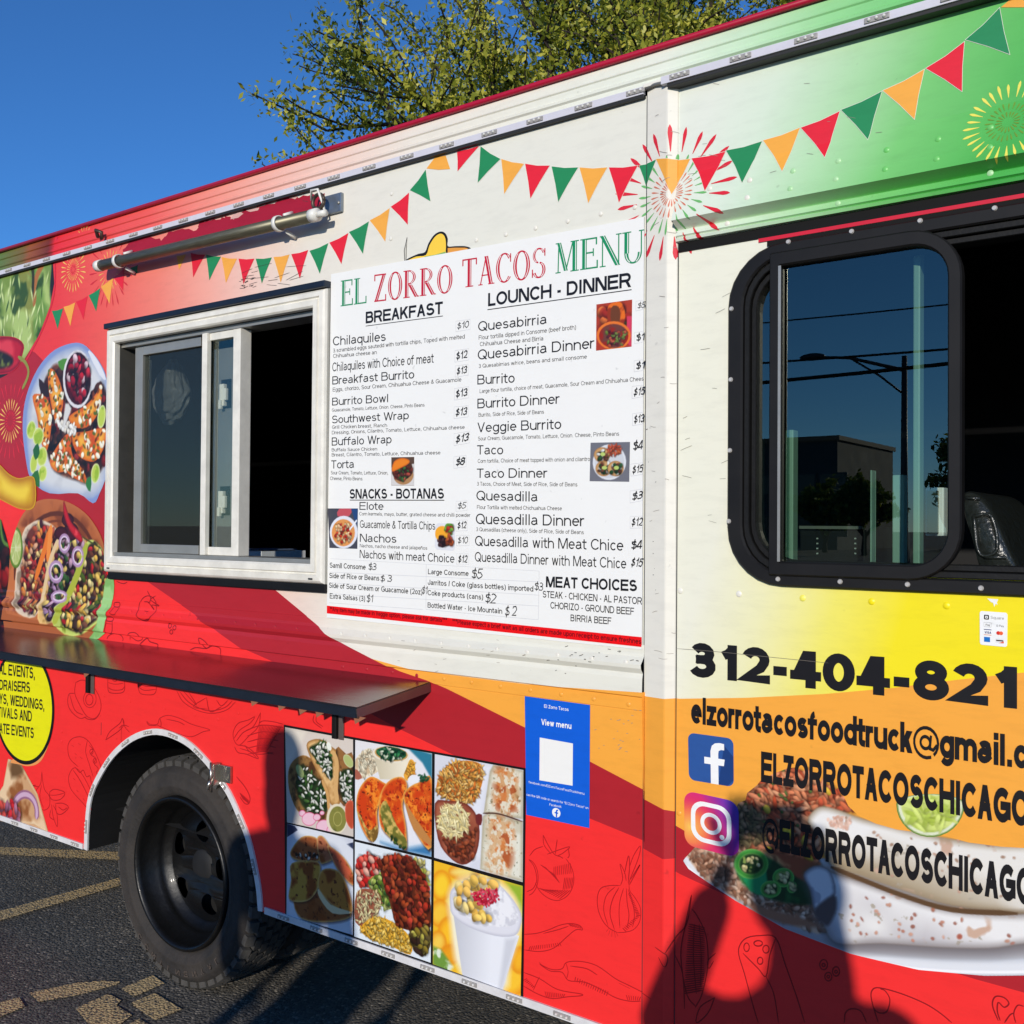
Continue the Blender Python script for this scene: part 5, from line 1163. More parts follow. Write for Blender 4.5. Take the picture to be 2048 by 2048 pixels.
cir = lambda r, n=28, cx_=.5, cz_=.5: [(cx_+r*math.cos(2*math.pi*k/n), cz_+r*math.sin(2*math.pi*k/n)) for k in range(n)]
ringpoly('badge_lens', [iq(*p) for p in cir(.195)], [iq(*p) for p in cir(.125)], .0030, V('white'), ib)
sheet('badge_dot', [iq(*p) for p in cir(.045, 14, .70, .70)] if False else [iq(*p) for p in cir(.045, 14, .70, .30)], .0030, V('white'), ib, ribs=False)

# payment sticker
pay = empty('payment_sticker', (0, 0, 0), 'small white card payment sticker on the yellow cab side below the window', 'sticker')
pq = quadmap([CQ(1704, 56), CQ(1848, 66), CQ(1846, 243), CQ(1705, 230)])
bm = bmesh.new(); 
sheet('sticker_sheet', [pq(*p) for p in usq(.08)], .0014, V('white'), pay, ribs=False)
T2 = lambda s_, u0, u1, v, h_, m_, wd=.14: text('sticker_text', s_, pq(u0, v), pq(u1, v), pq(0, v+h_)[1]-pq(0, v)[1], m_, pay, y=.0020, wd=wd)
ringpoly('square_mark', [pq(*p) for p in usq(.03, 4, .16, .34, .76, .90)], [pq(*p) for p in usq(.02, 4, .20, .30, .79, .87)], .0020, INK, pay)
sheet('square_mark', [pq(*p) for p in usq(.01, 3, .23, .27, .815, .845)], .0020, INK, pay, ribs=False)
T2('Square', .40, .88, .79, .09, V('grey')); T2('Pay', .22, .38, .575, .06, INK); T2('G Pay', .60, .88, .575, .06, vinyl('vinyl_gtext', (120, 120, 124)))
ringpoly('card_outline', [pq(*p) for p in usq(.02, 3, .15, .43, .54, .68)], [pq(*p) for p in usq(.015, 3, .16, .42, .55, .67)], .0019, V('grey'), pay)
T2('VISA', .18, .42, .345, .07, vinyl('vinyl_navy', (24, 40, 110)), .2)
for u0, u1, v0, v1, col in ((.15, .43, .455, .475, (30, 50, 110)), (.15, .43, .30, .315, (220, 120, 60)), (.16, .38, .10, .245, (20, 110, 190)), (.58, .88, .10, .23, (226, 226, 226)), (.60, .86, .15, .19, (80, 70, 70))):
    sheet('card_mark', [pq(*p) for p in ((u0, v0), (u1, v0), (u1, v1), (u0, v1))], .0018 if col[0] == 226 else .0021, vinyl('vinyl_pm%d' % (col[0]+col[2]), col), pay, ribs=False)
sheet('card_mark', [pq(*p) for p in ((.70, .10), (.88, .10), (.88, .16))], .0024, vinyl('vinyl_pmr', (224, 90, 60)), pay, ribs=False)
sheet('card_mark', [pq(*p) for p in [(.68+.075*math.cos(t*.5), .39+.055*math.sin(t*.5)) for t in range(12)]], .0021, vinyl('vinyl_mc1', (214, 40, 34)), pay, ribs=False)
sheet('card_mark', [pq(*p) for p in [(.78+.075*math.cos(t*.5), .39+.055*math.sin(t*.5)) for t in range(12)]], .0024, vinyl('vinyl_mc2', (238, 96, 50)), pay, ribs=False)
sheet('torn_label', [CQ(*p) for p in ((1742, -8), (1800, -4), (1792, 14), (1797, 24), (1785, 20), (1779, 36), (1773, 14), (1764, 12), (1755, 4))], .0010, V('white'), truck)

# blue flyer
fly = empty('blue_flyer', (0, 0, 0), 'blue flyer reading View menu, stuck between food photos and pillar', 'poster')
bq = quadmap([CC(1231, 696), CC(1623, 749), CC(1619, 1488), CC(1240, 1408)])
sheet('flyer_sheet', [bq(0, 0), bq(1, 0), bq(1, 1), bq(0, 1)], .0020, V('blue'), fly)
BT = lambda s_, x0, y0, x1, y1, cap, wd=.15: tl('flyer_text', s_, CC, x0, y0, x1, y1, cap, V('white'), fly, y=.0026, wd=wd, ribs=True)
BT('El Zorro Tacos', 1348, 765, 1495, 786, 20); BT('View menu', 1331, 868, 1512, 893, 36, .19)
BT('facebook.com/ElZorroTacosFoodTruck/menu', 1255, 1217, 1590, 1288, 14, .12); BT('can the QR code or search for "El Zorro Tacos" on', 1243, 1292, 1614, 1374, 14, .12); BT('Facebook.', 1380, 1352, 1455, 1366, 14, .12)
sheet('blank_square', [CC(1322, 944), CC(1521, 980), CC(1519, 1233), CC(1320, 1200)], .0026, V('menu_white'), fly)
c0 = Vector(CC(1421, 1395)); sheet('round_mark', [(c0.x+.0125*math.cos(k*.3), c0.y+.0115*math.sin(k*.3)) for k in range(21)], .0026, V('white'), fly)
sheet('mark_letter', [(c0.x+x*.001, c0.y+z*.001) for x, z in ((-1, -11), (-1, -2), (-4.5, -2), (-4.5, 1.5), (-1, 1.5), (-1, 4), (0, 7), (3, 8.5), (6, 8), (6, 5), (4, 5), (3, 3.8), (3, 1.5), (6, 1.5), (5.5, -2), (3, -2), (3, -11))], .0030, V('blue'), fly)

# round yellow badge of the caterer, left of the wheel
def circ3(p, q, r):
    ax, ay, bx_, by, cx_, cy = *p, *q, *r; d = 2*(ax*(by-cy)+bx_*(cy-ay)+cx_*(ay-by))
    ux = ((ax*ax+ay*ay)*(by-cy)+(bx_*bx_+by*by)*(cy-ay)+(cx_*cx_+cy*cy)*(ay-by))/d; uy = ((ax*ax+ay*ay)*(cx_-bx_)+(bx_*bx_+by*by)*(ax-cx_)+(cx_*cx_+cy*cy)*(bx_-ax))/d
    return ux, uy, math.hypot(ux-ax, uy-ay)
ux, uz, ur = circ3(CB(262, 800), CB(328, 1062), CB(100, 1386))
disc = lambda r: [(ux+r*math.cos(2*math.pi*k/72), uz+r*math.sin(2*math.pi*k/72)) for k in range(72)]
sheet('events_badge', disc(ur), .0022, V('black'), truck); sheet('events_badge', disc(ur-.015), .0026, V('badge'), truck)
for s_, x0, y0, x1, y1, cap in (('AL EVENTS,', 0, 864, 213, 893, 66), ('DRAISERS', 0, 958, 184, 976, 62), ('YS, WEDDINGS,', 0, 1040, 270, 1082, 62), ('TIVALS AND', -8, 1120, 195, 1150, 62), ('ATE EVENTS', 0, 1218, 207, 1250, 62)):
    tl('badge_text', s_, CB, x0, y0, x1, y1, cap, INK, truck, y=.0032, wd=.17)

# ------------------------------------------------------------------ outline drawings of vegetables and tacos on the red field
LN = vinyl('vinyl_line', (172, 24, 30)); LD = vinyl('vinyl_line_dark', (132, 16, 24))
def draw(name, c, lines, wd=.0028, m_=None):
    return strokes(name, [[c(*p) for p in l] for l in lines], wd, .0010, m_ or LN, truck)
def hatch(p0, p1, q0, q1, n, bend=0):     # short strokes between two guide segments
    return [[(p0[0]+(p1[0]-p0[0])*k/n, p0[1]+(p1[1]-p0[1])*k/n), ((p0[0]+(p1[0]-p0[0])*k/n+q0[0]+(q1[0]-q0[0])*k/n)/2+bend, (p0[1]+(p1[1]-p0[1])*k/n+q0[1]+(q1[1]-q0[1])*k/n)/2), (q0[0]+(q1[0]-q0[0])*k/n, q0[1]+(q1[1]-q0[1])*k/n)] for k in range(n+1)]
def ell(cx_, cy, rx, ry, a0=0, a1=360, n=14): return [(cx_+rx*math.cos(math.radians(a0+(a1-a0)*k/n)), cy+ry*math.sin(math.radians(a0+(a1-a0)*k/n))) for k in range(n+1)]
draw('tomato_drawing', CS, [[(165, 1000), (195, 965), (240, 948)], [(365, 1015), (395, 1060), (410, 1120), (400, 1180), (370, 1225), (320, 1248), (270, 1235), (225, 1200), (195, 1150)], [(240, 885), (265, 935), (300, 990), (335, 1005), (350, 1015)],
    [(240, 885), (245, 940), (285, 992)], [(262, 992), (320, 970), (388, 950), (350, 985), (320, 1000)], [(318, 910), (312, 950), (308, 990)], [(380, 960), (384, 1000), (375, 1012)], ell(150, 1120, 62, 100, -80, 80), [(148, 1200), (185, 1180), (205, 1130), (190, 1060), (160, 1020)]]
    + hatch((225, 1050), (300, 1100), (260, 1070), (330, 1150), 8) + hatch((300, 1060), (390, 1040), (300, 1110), (395, 1100), 9) + hatch((215, 1180), (330, 1240), (260, 1190), (390, 1190), 10) + hatch((360, 1120), (405, 1120), (350, 1190), (395, 1180), 5), .0020)
draw('onion_drawing', CS, [[(665, 1165), (610, 1165), (560, 1180), (540, 1230), (545, 1300), (570, 1360), (605, 1400), (650, 1425)], [(715, 1165), (720, 1195), (750, 1235), (778, 1290), (775, 1360), (745, 1405), (700, 1422), (650, 1425)], [(640, 1170), (590, 1220), (575, 1300), (600, 1390)],
    [(660, 1175), (625, 1240), (610, 1320), (635, 1410)], [(685, 1180), (665, 1250), (660, 1320), (665, 1400)], [(700, 1180), (705, 1260), (715, 1330), (705, 1400)], [(710, 1185), (735, 1260), (745, 1330), (735, 1395)],
    [(668, 1165), (680, 1120), (665, 1045), (690, 1090), (700, 1140)], [(690, 1100), (712, 1000), (718, 1060), (710, 1150)], [(715, 1070), (740, 1000), (778, 945), (768, 1010), (725, 1120), (712, 1160)], [(725, 1130), (775, 1050), (750, 1100), (715, 1165)],
    [(605, 1400), (590, 1420)], [(612, 1405), (602, 1440)], [(622, 1410), (620, 1448)], [(635, 1420), (640, 1452)], [(645, 1425), (655, 1445)]] + hatch((720, 1200), (778, 1330), (712, 1215), (755, 1330), 14) + hatch((778, 1330), (700, 1420), (760, 1330), (680, 1400), 10), .0020)
draw('chilli_drawing', CS, [[(130, 1435), (200, 1430), (270, 1410), (330, 1385), (390, 1375), (440, 1385), (458, 1410), (420, 1410), (370, 1450), (300, 1510), (220, 1530), (130, 1520)], [(240, 1430), (320, 1410), (380, 1390)]] + hatch((170, 1500), (330, 1480), (160, 1525), (340, 1500), 14) + hatch((380, 1375), (440, 1385), (395, 1390), (450, 1405), 6), .0020)
draw('chilli_drawing', CS, [[(220, 1590), (232, 1605), (290, 1630), (345, 1625), (370, 1590), (450, 1585), (540, 1610), (640, 1680), (720, 1720), (850, 1785)], [(220, 1600), (280, 1638), (345, 1645), (380, 1690), (470, 1700), (560, 1740), (640, 1785), (720, 1805), (780, 1805)], [(365, 1590), (378, 1640), (370, 1680)], [(390, 1610), (480, 1625), (540, 1660)], [(660, 1705), (720, 1735)]]
    + hatch((420, 1670), (600, 1750), (415, 1695), (590, 1775), 14) + hatch((700, 1770), (780, 1780), (710, 1800), (770, 1802), 6), .0020)
draw('chilli_drawing', CS, [[(130, 1645), (220, 1680), (320, 1740), (450, 1765), (445, 1775), (380, 1780), (290, 1790), (210, 1765), (130, 1720)], [(185, 1745), (205, 1700), (220, 1670)]] + hatch((250, 1750), (360, 1765), (260, 1785), (350, 1783), 10) + hatch((130, 1690), (180, 1730), (150, 1680), (190, 1720), 6), .0020)
draw('avocado_drawing', CB, [[(455, 915), (500, 900), (560, 940), (600, 1010), (605, 1080), (570, 1130), (520, 1115), (480, 1050), (450, 980), (455, 915)], ell(540, 1015, 38, 50), ell(537, 1018, 22, 32), [(450, 980), (415, 985), (408, 1040), (430, 1090), (480, 1130), (520, 1120)], [(420, 990), (450, 1080), (500, 1110)], [(600, 1100), (570, 1135), (530, 1135), (505, 1120)]])
draw('jar_drawing', CB, [[(648, 890), (650, 960), (670, 978), (725, 978), (748, 960), (748, 905)], [(650, 945), (680, 960), (730, 958), (748, 940)], [(650, 915), (690, 925), (740, 920)], ell(690, 900, 12, 8)])
draw('jar_drawing', CB, [[(832, 915), (835, 965), (855, 985), (915, 988), (936, 970), (940, 935)], [(835, 945), (870, 962), (938, 955)], [(838, 925), (880, 938), (938, 935)]])
draw('watermelon_drawing', CB, [[(1060, 960), (1100, 1030), (1180, 1080), (1270, 1100), (1360, 1080), (1415, 1030)], [(1080, 970), (1130, 1030), (1200, 1070), (1270, 1085), (1350, 1065), (1395, 1025)], [(1100, 965), (1180, 1050), (1135, 975)], [(1240, 1005), (1160, 1060), (1250, 1075)], [(1240, 1005), (1262, 1090), (1330, 1060)], [(1300, 1020), (1330, 1055), (1370, 1020)]])
draw('chilli_drawing', CB, [[(882, 1145), (900, 1165), (945, 1165), (960, 1130), (1010, 1112), (1080, 1130), (1150, 1165), (1260, 1198), (1220, 1210), (1150, 1240), (1080, 1225), (1000, 1195), (965, 1180), (945, 1170)], [(880, 1150), (898, 1172), (945, 1172)], [(960, 1130), (968, 1160), (965, 1185)], [(1000, 1135), (1070, 1150), (1110, 1170)]])
draw('pepper_drawing', CB, [[(635, 1260), (660, 1210), (720, 1160), (735, 1130), (745, 1165), (720, 1200), (680, 1230), (635, 1260)], [(735, 1130), (750, 1180), (780, 1215)], [(715, 1190), (740, 1170), (775, 1180)], [(730, 1170), (728, 1275)]])
draw('corn_drawing', CB, [[(1700, 1165), (1640, 1150), (1580, 1145), (1555, 1160)], [(1640, 1335), (1560, 1345), (1500, 1330), (1470, 1290)], [(1565, 1095), (1550, 1180), (1490, 1240), (1440, 1290), (1410, 1270), (1400, 1215), (1430, 1160), (1490, 1140), (1530, 1120), (1500, 1160), (1440, 1200), (1405, 1250)],
    [(1565, 1095), (1520, 1180), (1460, 1215), (1420, 1265)], [(1425, 1290), (1480, 1300), (1530, 1340), (1550, 1372), (1480, 1345), (1430, 1335), (1408, 1300)], [(1440, 1310), (1500, 1330), (1540, 1365)]]
    + [[(1480+k*2, 1200+k*36), (1580, 1170+k*40), (1700-k*14, 1185+k*40)] for k in range(5)] + hatch((1560, 1165), (1690, 1175), (1540, 1330), (1600, 1330), 14))
draw('taco_drawing', CB, [[(470, 1420), (420, 1370), (408, 1300), (430, 1255), (480, 1240), (525, 1260), (560, 1310), (600, 1400), (615, 1470)], [(525, 1262), (515, 1330), (535, 1400), (560, 1480)], [(430, 1290), (445, 1300)], [(470, 1280), (485, 1290)], [(480, 1360), (495, 1372)], [(450, 1340), (462, 1350)], [(535, 1290), (560, 1320), (545, 1345), (575, 1370), (565, 1400), (590, 1430), (580, 1455), (600, 1480)], ell(550, 1330, 10, 14), ell(570, 1385, 10, 14)])
draw('taco_drawing', CB, [[(545, 1700), (500, 1640), (430, 1560), (412, 1490), (430, 1440), (455, 1428), (490, 1460), (530, 1530), (560, 1600)], [(440, 1440), (480, 1500), (530, 1600), (548, 1680)], [(450, 1420), (480, 1455), (500, 1440), (520, 1480), (540, 1475), (550, 1520)], [(440, 1490), (452, 1500)], [(460, 1560), (472, 1572)], [(500, 1610), (510, 1625)]])
draw('garlic_drawing', CB, [[(252, 1450), (245, 1520), (215, 1570), (220, 1640), (260, 1680), (295, 1660), (298, 1600), (270, 1560), (258, 1510), (252, 1450)], [(250, 1530), (240, 1600), (262, 1670)], [(215, 1530), (200, 1535), (235, 1540)], [(300, 1570), (330, 1555), (390, 1575), (365, 1615), (320, 1620), (300, 1600), (300, 1570)], [(300, 1590), (340, 1590), (388, 1578)], [(335, 1640), (380, 1640), (412, 1665), (370, 1705), (340, 1695), (335, 1640)], [(350, 1660), (380, 1680), (405, 1665)], [(310, 1645), (320, 1720), (345, 1780), (342, 1700), (320, 1650)], [(305, 1680), (300, 1720), (325, 1740)]])
draw('pepper_drawing', CB, [[(1420, 1480), (1470, 1540), (1500, 1600), (1495, 1640), (1470, 1640), (1440, 1600)]]+hatch((1440, 1575), (1495, 1620), (1460, 1615), (1490, 1640), 8))
draw('corn_drawing', CB, [[(1885, 1110), (1882, 1150), (1932, 1190)], [(1900, 1110), (1900, 1150), (1940, 1180)]])
draw('tomato_drawing', CB, [ell(890, 470, 53, 75), [(885, 365), (905, 410), (895, 440)], [(935, 395), (905, 420), (960, 455), (915, 450), (930, 480), (895, 435), (865, 430)], [(875, 485), (900, 490)], [(850, 520), (880, 540), (920, 530)]], .0032, LD)
draw('jar_drawing', CB, [[(690, 435), (720, 435), (720, 460), (690, 458), (690, 435)], [(690, 460), (688, 500), (718, 503), (720, 462)], [(655, 520), (690, 522), (690, 545), (655, 542), (655, 520)], [(655, 545), (648, 610), (688, 615), (690, 548)], [(655, 560), (688, 563)], ell(695, 655, 48, 34, 180, 380)], .0032, LD)
draw('pepper_drawing', CB, [[(785, 660), (790, 620), (830, 615), (860, 650), (830, 665), (790, 640)], [(840, 690), (870, 660), (890, 650), (905, 670), (950, 685), (948, 705)], ell(1035, 573, 9, 14), ell(1063, 585, 9, 13), ell(1046, 610, 9, 13), [(1145, 720), (1180, 705), (1240, 710), (1265, 690), (1240, 660), (1210, 648), (1222, 690), (1245, 712)], [(1245, 712), (1280, 695), (1325, 710), (1328, 748)], [(700, 308), (740, 322), (765, 312)]], .0032, LD)
# right of the pillar, low down
draw('corn_drawing', CR, [[(95, 780), (140, 700), (190, 640), (215, 490), (185, 640), (160, 800), (190, 1000), (240, 1070)], [(215, 560), (245, 600), (290, 700), (300, 850), (270, 1000), (235, 1070)], [(40, 750), (100, 790), (95, 850), (60, 800)], [(130, 800), (170, 900), (180, 1080)], [(340, 790), (300, 830), (305, 870), (330, 830)], [(335, 1020), (260, 1070), (240, 1150), (300, 1100), (335, 1020)], [(230, 640), (225, 800), (240, 1000)], [(255, 640), (265, 800), (262, 960)]]+hatch((200, 640), (175, 1000), (285, 660), (280, 980), 30), .0022, LD)
draw('taco_drawing', CR, [[(560, 1150), (530, 1050), (490, 900), (460, 800), (465, 750), (500, 712), (570, 700), (650, 712), (700, 850), (760, 1020), (800, 1150)], [(650, 712), (620, 800), (600, 910), (560, 870), (480, 790)], [(600, 910), (640, 1000), (665, 1150)], ell(500, 760, 14, 22), ell(560, 740, 22, 14), ell(600, 770, 16, 20), ell(570, 830, 14, 18)], .0024, LD)
draw('pepper_drawing', CR, [ell(898, 850, 20, 26), ell(962, 885, 18, 24), ell(922, 912, 18, 22), ell(898, 852, 8, 8), ell(962, 887, 7, 7), ell(922, 912, 7, 7)], .0022, LD)
draw('taco_drawing', CR, [[(1180, 1150), (1145, 1030), (1150, 980), (1190, 970), (1300, 1000), (1420, 1050), (1500, 1100), (1560, 1150)], [(1145, 1030), (1160, 1080), (1190, 1100), (1225, 1090), (1240, 1030), (1215, 985), (1190, 975)], [(1005, 1150), (1010, 1100), (1040, 1078), (1090, 1090), (1120, 1150)]], .0024, LD)
draw('flower_drawing', CR, [[(1800, 1140), (1770, 1060), (1785, 1015), (1830, 1020), (1855, 1050), (1830, 1070), (1800, 1045), (1795, 1090), (1810, 1140)], [(1932, 1065), (1900, 1060), (1880, 1100), (1890, 1150)], [(1832, 1150), (1860, 1110), (1880, 1100)]], .0022, LD)

# ------------------------------------------------------------------ trees
BARK = mat('bark', (48, 37, 30), .9, var=.4, vscale=6, bump=.6, bscale=14)
def leaf_mat(name, a, b, c):
    m_ = bpy.data.materials.new(name); m_.use_nodes = True; t = m_.node_tree; p = t.nodes['Principled BSDF']; o = t.nodes['Material Output']
    g = t.nodes.new('ShaderNodeNewGeometry'); n = t.nodes.new('ShaderNodeTexWhiteNoise'); n.noise_dimensions = '3D'
    at = t.nodes.new('ShaderNodeAttribute'); at.attribute_name = 'leaf'
    cr = t.nodes.new('ShaderNodeValToRGB'); e = cr.color_ramp.elements; e[0].color = (*lin(a), 1); e[1].color = (*lin(c), 1); k = e.new(.5); k.color = (*lin(b), 1)
    t.links.new(at.outputs['Fac'], cr.inputs[0]); t.links.new(cr.outputs[0], p.inputs['Base Color']); p.inputs['Roughness'].default_value = .5
    tr = t.nodes.new('ShaderNodeBsdfTranslucent'); t.links.new(cr.outputs[0], tr.inputs[0]); mx = t.nodes.new('ShaderNodeMixShader'); mx.inputs[0].default_value = .3
    t.links.new(p.outputs[0], mx.inputs[1]); t.links.new(tr.outputs[0], mx.inputs[2]); t.links.new(mx.outputs[0], o.inputs[0]); return m_
def tree(label, base, height, spread, seed, lm, nleaf, lsize, lean=(0, 0), cat='tree', levels=5, group=None, trunk_r=.26, fork=.28):
    rr = random.Random(seed); segs = []; tips = []
    def grow(p, d, L0, r, lv):
        n = 4; q = p.copy(); dd = d.copy(); pts = [q.copy()]
        for i in range(n):
            dd = (dd+Vector((rr.gauss(0, .13), rr.gauss(0, .13), rr.gauss(.035, .09)))).normalized(); q = q+dd*L0/n; pts.append(q.copy())
            if lv >= levels-2: tips.append((q.copy(), dd.copy(), lv))
        segs.append((pts, r, r*.58, lv))
        if lv >= levels: return
        k = rr.choice((3, 3, 4)) if lv else 6
        for j in range(k):
            t_ = (.45+.55*(j+1)/k) if lv else (.7+.3*j/k)
            pp = pts[min(n, int(t_*n))]
            ax = Vector((rr.gauss(0, 1), rr.gauss(0, 1), rr.gauss(0, .45))); ax = (ax-dd*ax.dot(dd)).normalized()
            an = rr.uniform(.35, .95) if lv else rr.uniform(.35, .85)
            nd = (dd*math.cos(an)+ax*math.sin(an)); nd.z = max(nd.z, -.15)+.08
            grow(pp, nd.normalized(), L0*rr.uniform(.62, .82) if lv else spread*rr.uniform(.42, .55), r*.57, lv+1)
    grow(Vector(base), Vector((lean[0], lean[1], 1)).normalized(), height*fork, trunk_r, 0)
    root = empty('leafy_tree', base, label, cat, group)
    bm = bmesh.new()
    for pts, r0, r1, lv in segs:
        n = len(pts); tube_bm(bm, pts, [max(.006, r0+(r1-r0)*i/(n-1)) for i in range(n)], 8 if lv < 2 else (5 if lv < 4 else 3), cap=False)
    tk = bm_obj('trunk', bm, BARK, root, True)
    rg_ = np.random.default_rng(seed); T = np.array([t[0][:] for t in tips]); Dv = np.array([t[1][:] for t in tips])
    idx = rg_.integers(0, len(T), nleaf); c = T[idx]+rg_.normal(0, .085, (nleaf, 3))+Dv[idx]*rg_.uniform(-.25, .1, (nleaf, 1))
    a = rg_.normal(0, 1, (nleaf, 3)); a /= np.linalg.norm(a, axis=1)[:, None]; b = np.cross(a, rg_.normal(0, 1, (nleaf, 3))); b /= np.linalg.norm(b, axis=1)[:, None]
    s_ = lsize*rg_.uniform(.5, 1.3, (nleaf, 1)); co = np.stack([c-a*s_, c+b*s_*.45, c+a*s_, c-b*s_*.45], 1).reshape(-1, 3)-np.array(base)
    me = bpy.data.meshes.new('foliage'); me.vertices.add(nleaf*4); me.vertices.foreach_set('co', co.ravel()); me.loops.add(nleaf*4); me.loops.foreach_set('vertex_index', np.arange(nleaf*4)); me.polygons.add(nleaf)
    me.polygons.foreach_set('loop_start', np.arange(nleaf)*4); me.update(calc_edges=True); me.validate()
    at = me.attributes.new('leaf', 'FLOAT', 'POINT'); clump = np.sin(c[:, 0]*1.7+seed)*np.sin(c[:, 1]*1.9)*np.sin(c[:, 2]*2.1)*.22
    at.data.foreach_set('value', np.repeat(np.clip(rg_.uniform(.1, .9, nleaf)+clump, 0, 1), 4)); me.materials.append(lm)
    o = bpy.data.objects.new('foliage', me); COL.objects.link(o); o.parent = root; o['kind'] = 'stuff'
    return root
LM1 = leaf_mat('spring_leaves', (84, 100, 24), (148, 152, 40), (212, 202, 84)); LM2 = leaf_mat('dark_leaves', (54, 76, 20), (98, 114, 30), (160, 162, 58))
t0 = hit(1190, 900, 1, 9.5)
tree('big tree in fresh yellow green leaf rising behind the middle of the truck', (t0.x+2.3, 9.5, 0), 14, 5.7, 11, LM1, 120000, .043, (.02, -.03), group='trees behind the truck')
t1 = hit(1500, 900, 1, 13.5)
tree('darker tree behind the green cab end of the truck', (t1.x+1.5, 13.5, 0), 17, 7.0, 5, LM2, 100000, .046, (0, 0), group='trees behind the truck')

# ------------------------------------------------------------------ across the street: what the cab window mirrors
def mir(px, py, d):
    p = hit(px, py, 1, d); return Vector((p.x, -p.y, p.z))
LPM = mat('lamp_grey', (70, 72, 74), .5, .4)
b_ = mir(1809, 712, 30); lamp = empty('street_lamp', (b_.x, b_.y, 0), 'tall street lamp across the road, mirrored dark in the cab window', 'street lamp')
tube('lamp_pole', [(b_.x, b_.y, 0), (b_.x, b_.y, b_.z)], [.13, .08], LPM, lamp, 10)
h_ = mir(1625, 714, 30); a1 = mir(1806, 740, 30); mid = mir(1700, 716, 30); lo = mir(1803, 785, 30)
tube('lamp_arm', [a1, mid, h_], [.06, .05, .04], LPM, lamp, 8); tube('lamp_brace', [lo, mir(1760, 752, 30), mid], .035, LPM, lamp, 6)
bm = bmesh.new(); bmesh.ops.create_uvsphere(bm, u_segments=14, v_segments=8, radius=1, matrix=Matrix.Translation(h_) @ Matrix.Diagonal((.42, .2, .12, 1))); bm_obj('lamp_head', bm, LPM, lamp, True)
wg = 'overhead wires across the street'
for k, (ya_, yb_, th) in enumerate(((643, 610, .02), (724, 699, .03), (762, 728, .05))):
    p, q = mir(1560, ya_, 22), mir(1895, yb_, 22); d = (q-p); pts = [p-d*2.2+d*5.4*i/12+Vector((0, 0, .25*((i-6)/6)**2)) for i in range(13)]
    o = tube('overhead_wire', pts, th, mat('wire_black', (18, 18, 18), .6), None, 5)
    tag(o, ('highest and thinnest', 'middle', 'lowest and thickest')[k]+' overhead wire mirrored in the cab window', 'wire', wg)
BR = mat('building_brown', (76, 78, 78), .85, var=.15, vscale=1); DG = mat('dark_pane', (24, 28, 32), .2)
bl = mir(1440, 890, 75); br = mir(1675, 880, 75)
bd = empty('low_building', ((bl.x+br.x)/2, bl.y, 0), 'long flat roofed building across the street, mirrored low in the cab window', 'building')
box('wall', bl.x-12, br.x, bl.y-14, bl.y, 0, br.z, BR, bd); box('parapet', bl.x-12.2, br.x+.2, bl.y-14.2, bl.y+.2, br.z, br.z+.35, mat('parapet_grey', (70, 68, 66), .8), bd)
n = 9
for k in range(n):
    for s_ in range(2):
        x = bl.x-11+(br.x-bl.x+12)*k/n; f = box('window', x, x+2.2, bl.y, bl.y+.08, 1+s_*3.2, 2.7+s_*3.2, LPM, bd); box('pane', x+.12, x+2.08, bl.y+.081, bl.y+.1, 1.12+s_*3.2, 2.58+s_*3.2, DG, f)
t2 = mir(1885, 950, 26); tree('dark tree across the street mirrored at the right of the cab window', (t2.x+.6, t2.y, 0), 6.5, 3.0, 3, LM2, 9000, .12, group='trees across the street', trunk_r=.16, levels=4)
t3 = mir(1730, 950, 60); tree('low tree across the street between the long building and the lamp', (t3.x, t3.y, 0), 5.5, 3.4, 9, LM2, 8000, .22, group='trees across the street', trunk_r=.2, levels=4)
t4 = mir(1650, 950, 66); tree('low tree in front of the long building across the street', (t4.x, t4.y, 0), 4.5, 3.4, 19, LM2, 8000, .22, group='trees across the street', trunk_r=.2, levels=4)

# ------------------------------------------------------------------ people whose shadows fall on the truck
SKIN = mat('skin', (198, 150, 122), .5, var=.06); HAIR = mat('hair_dark', (38, 28, 22), .6, bump=.5, bscale=80)
def back(px, py, d):        # the point at distance d in front of the body whose shadow lands at this spot
    x, z = W(px, py); return Vector((x, 0, z))-Vector(SUN)/SUN.y*d
def skin(name, pts, edges, rad, m_, par, sub=2):
    me = bpy.data.meshes.new(name); o0 = par.location if par else Vector()
    me.from_pydata([tuple(Vector(p)-o0) for p in pts], edges, []); o = bpy.data.objects.new(name, me); COL.objects.link(o); o.parent = par; me.materials.append(m_)
    sk = o.modifiers.new('skin', 'SKIN'); sk.use_smooth_shade = True; sk.branch_smoothing = .4
    for i, r in enumerate(rad): me.skin_vertices[0].data[i].radius = (r, r) if not hasattr(r, '__len__') else r
    me.skin_vertices[0].data[0].use_root = True
    ss = o.modifiers.new('smooth', 'SUBSURF'); ss.levels = sub; ss.render_levels = sub; return o
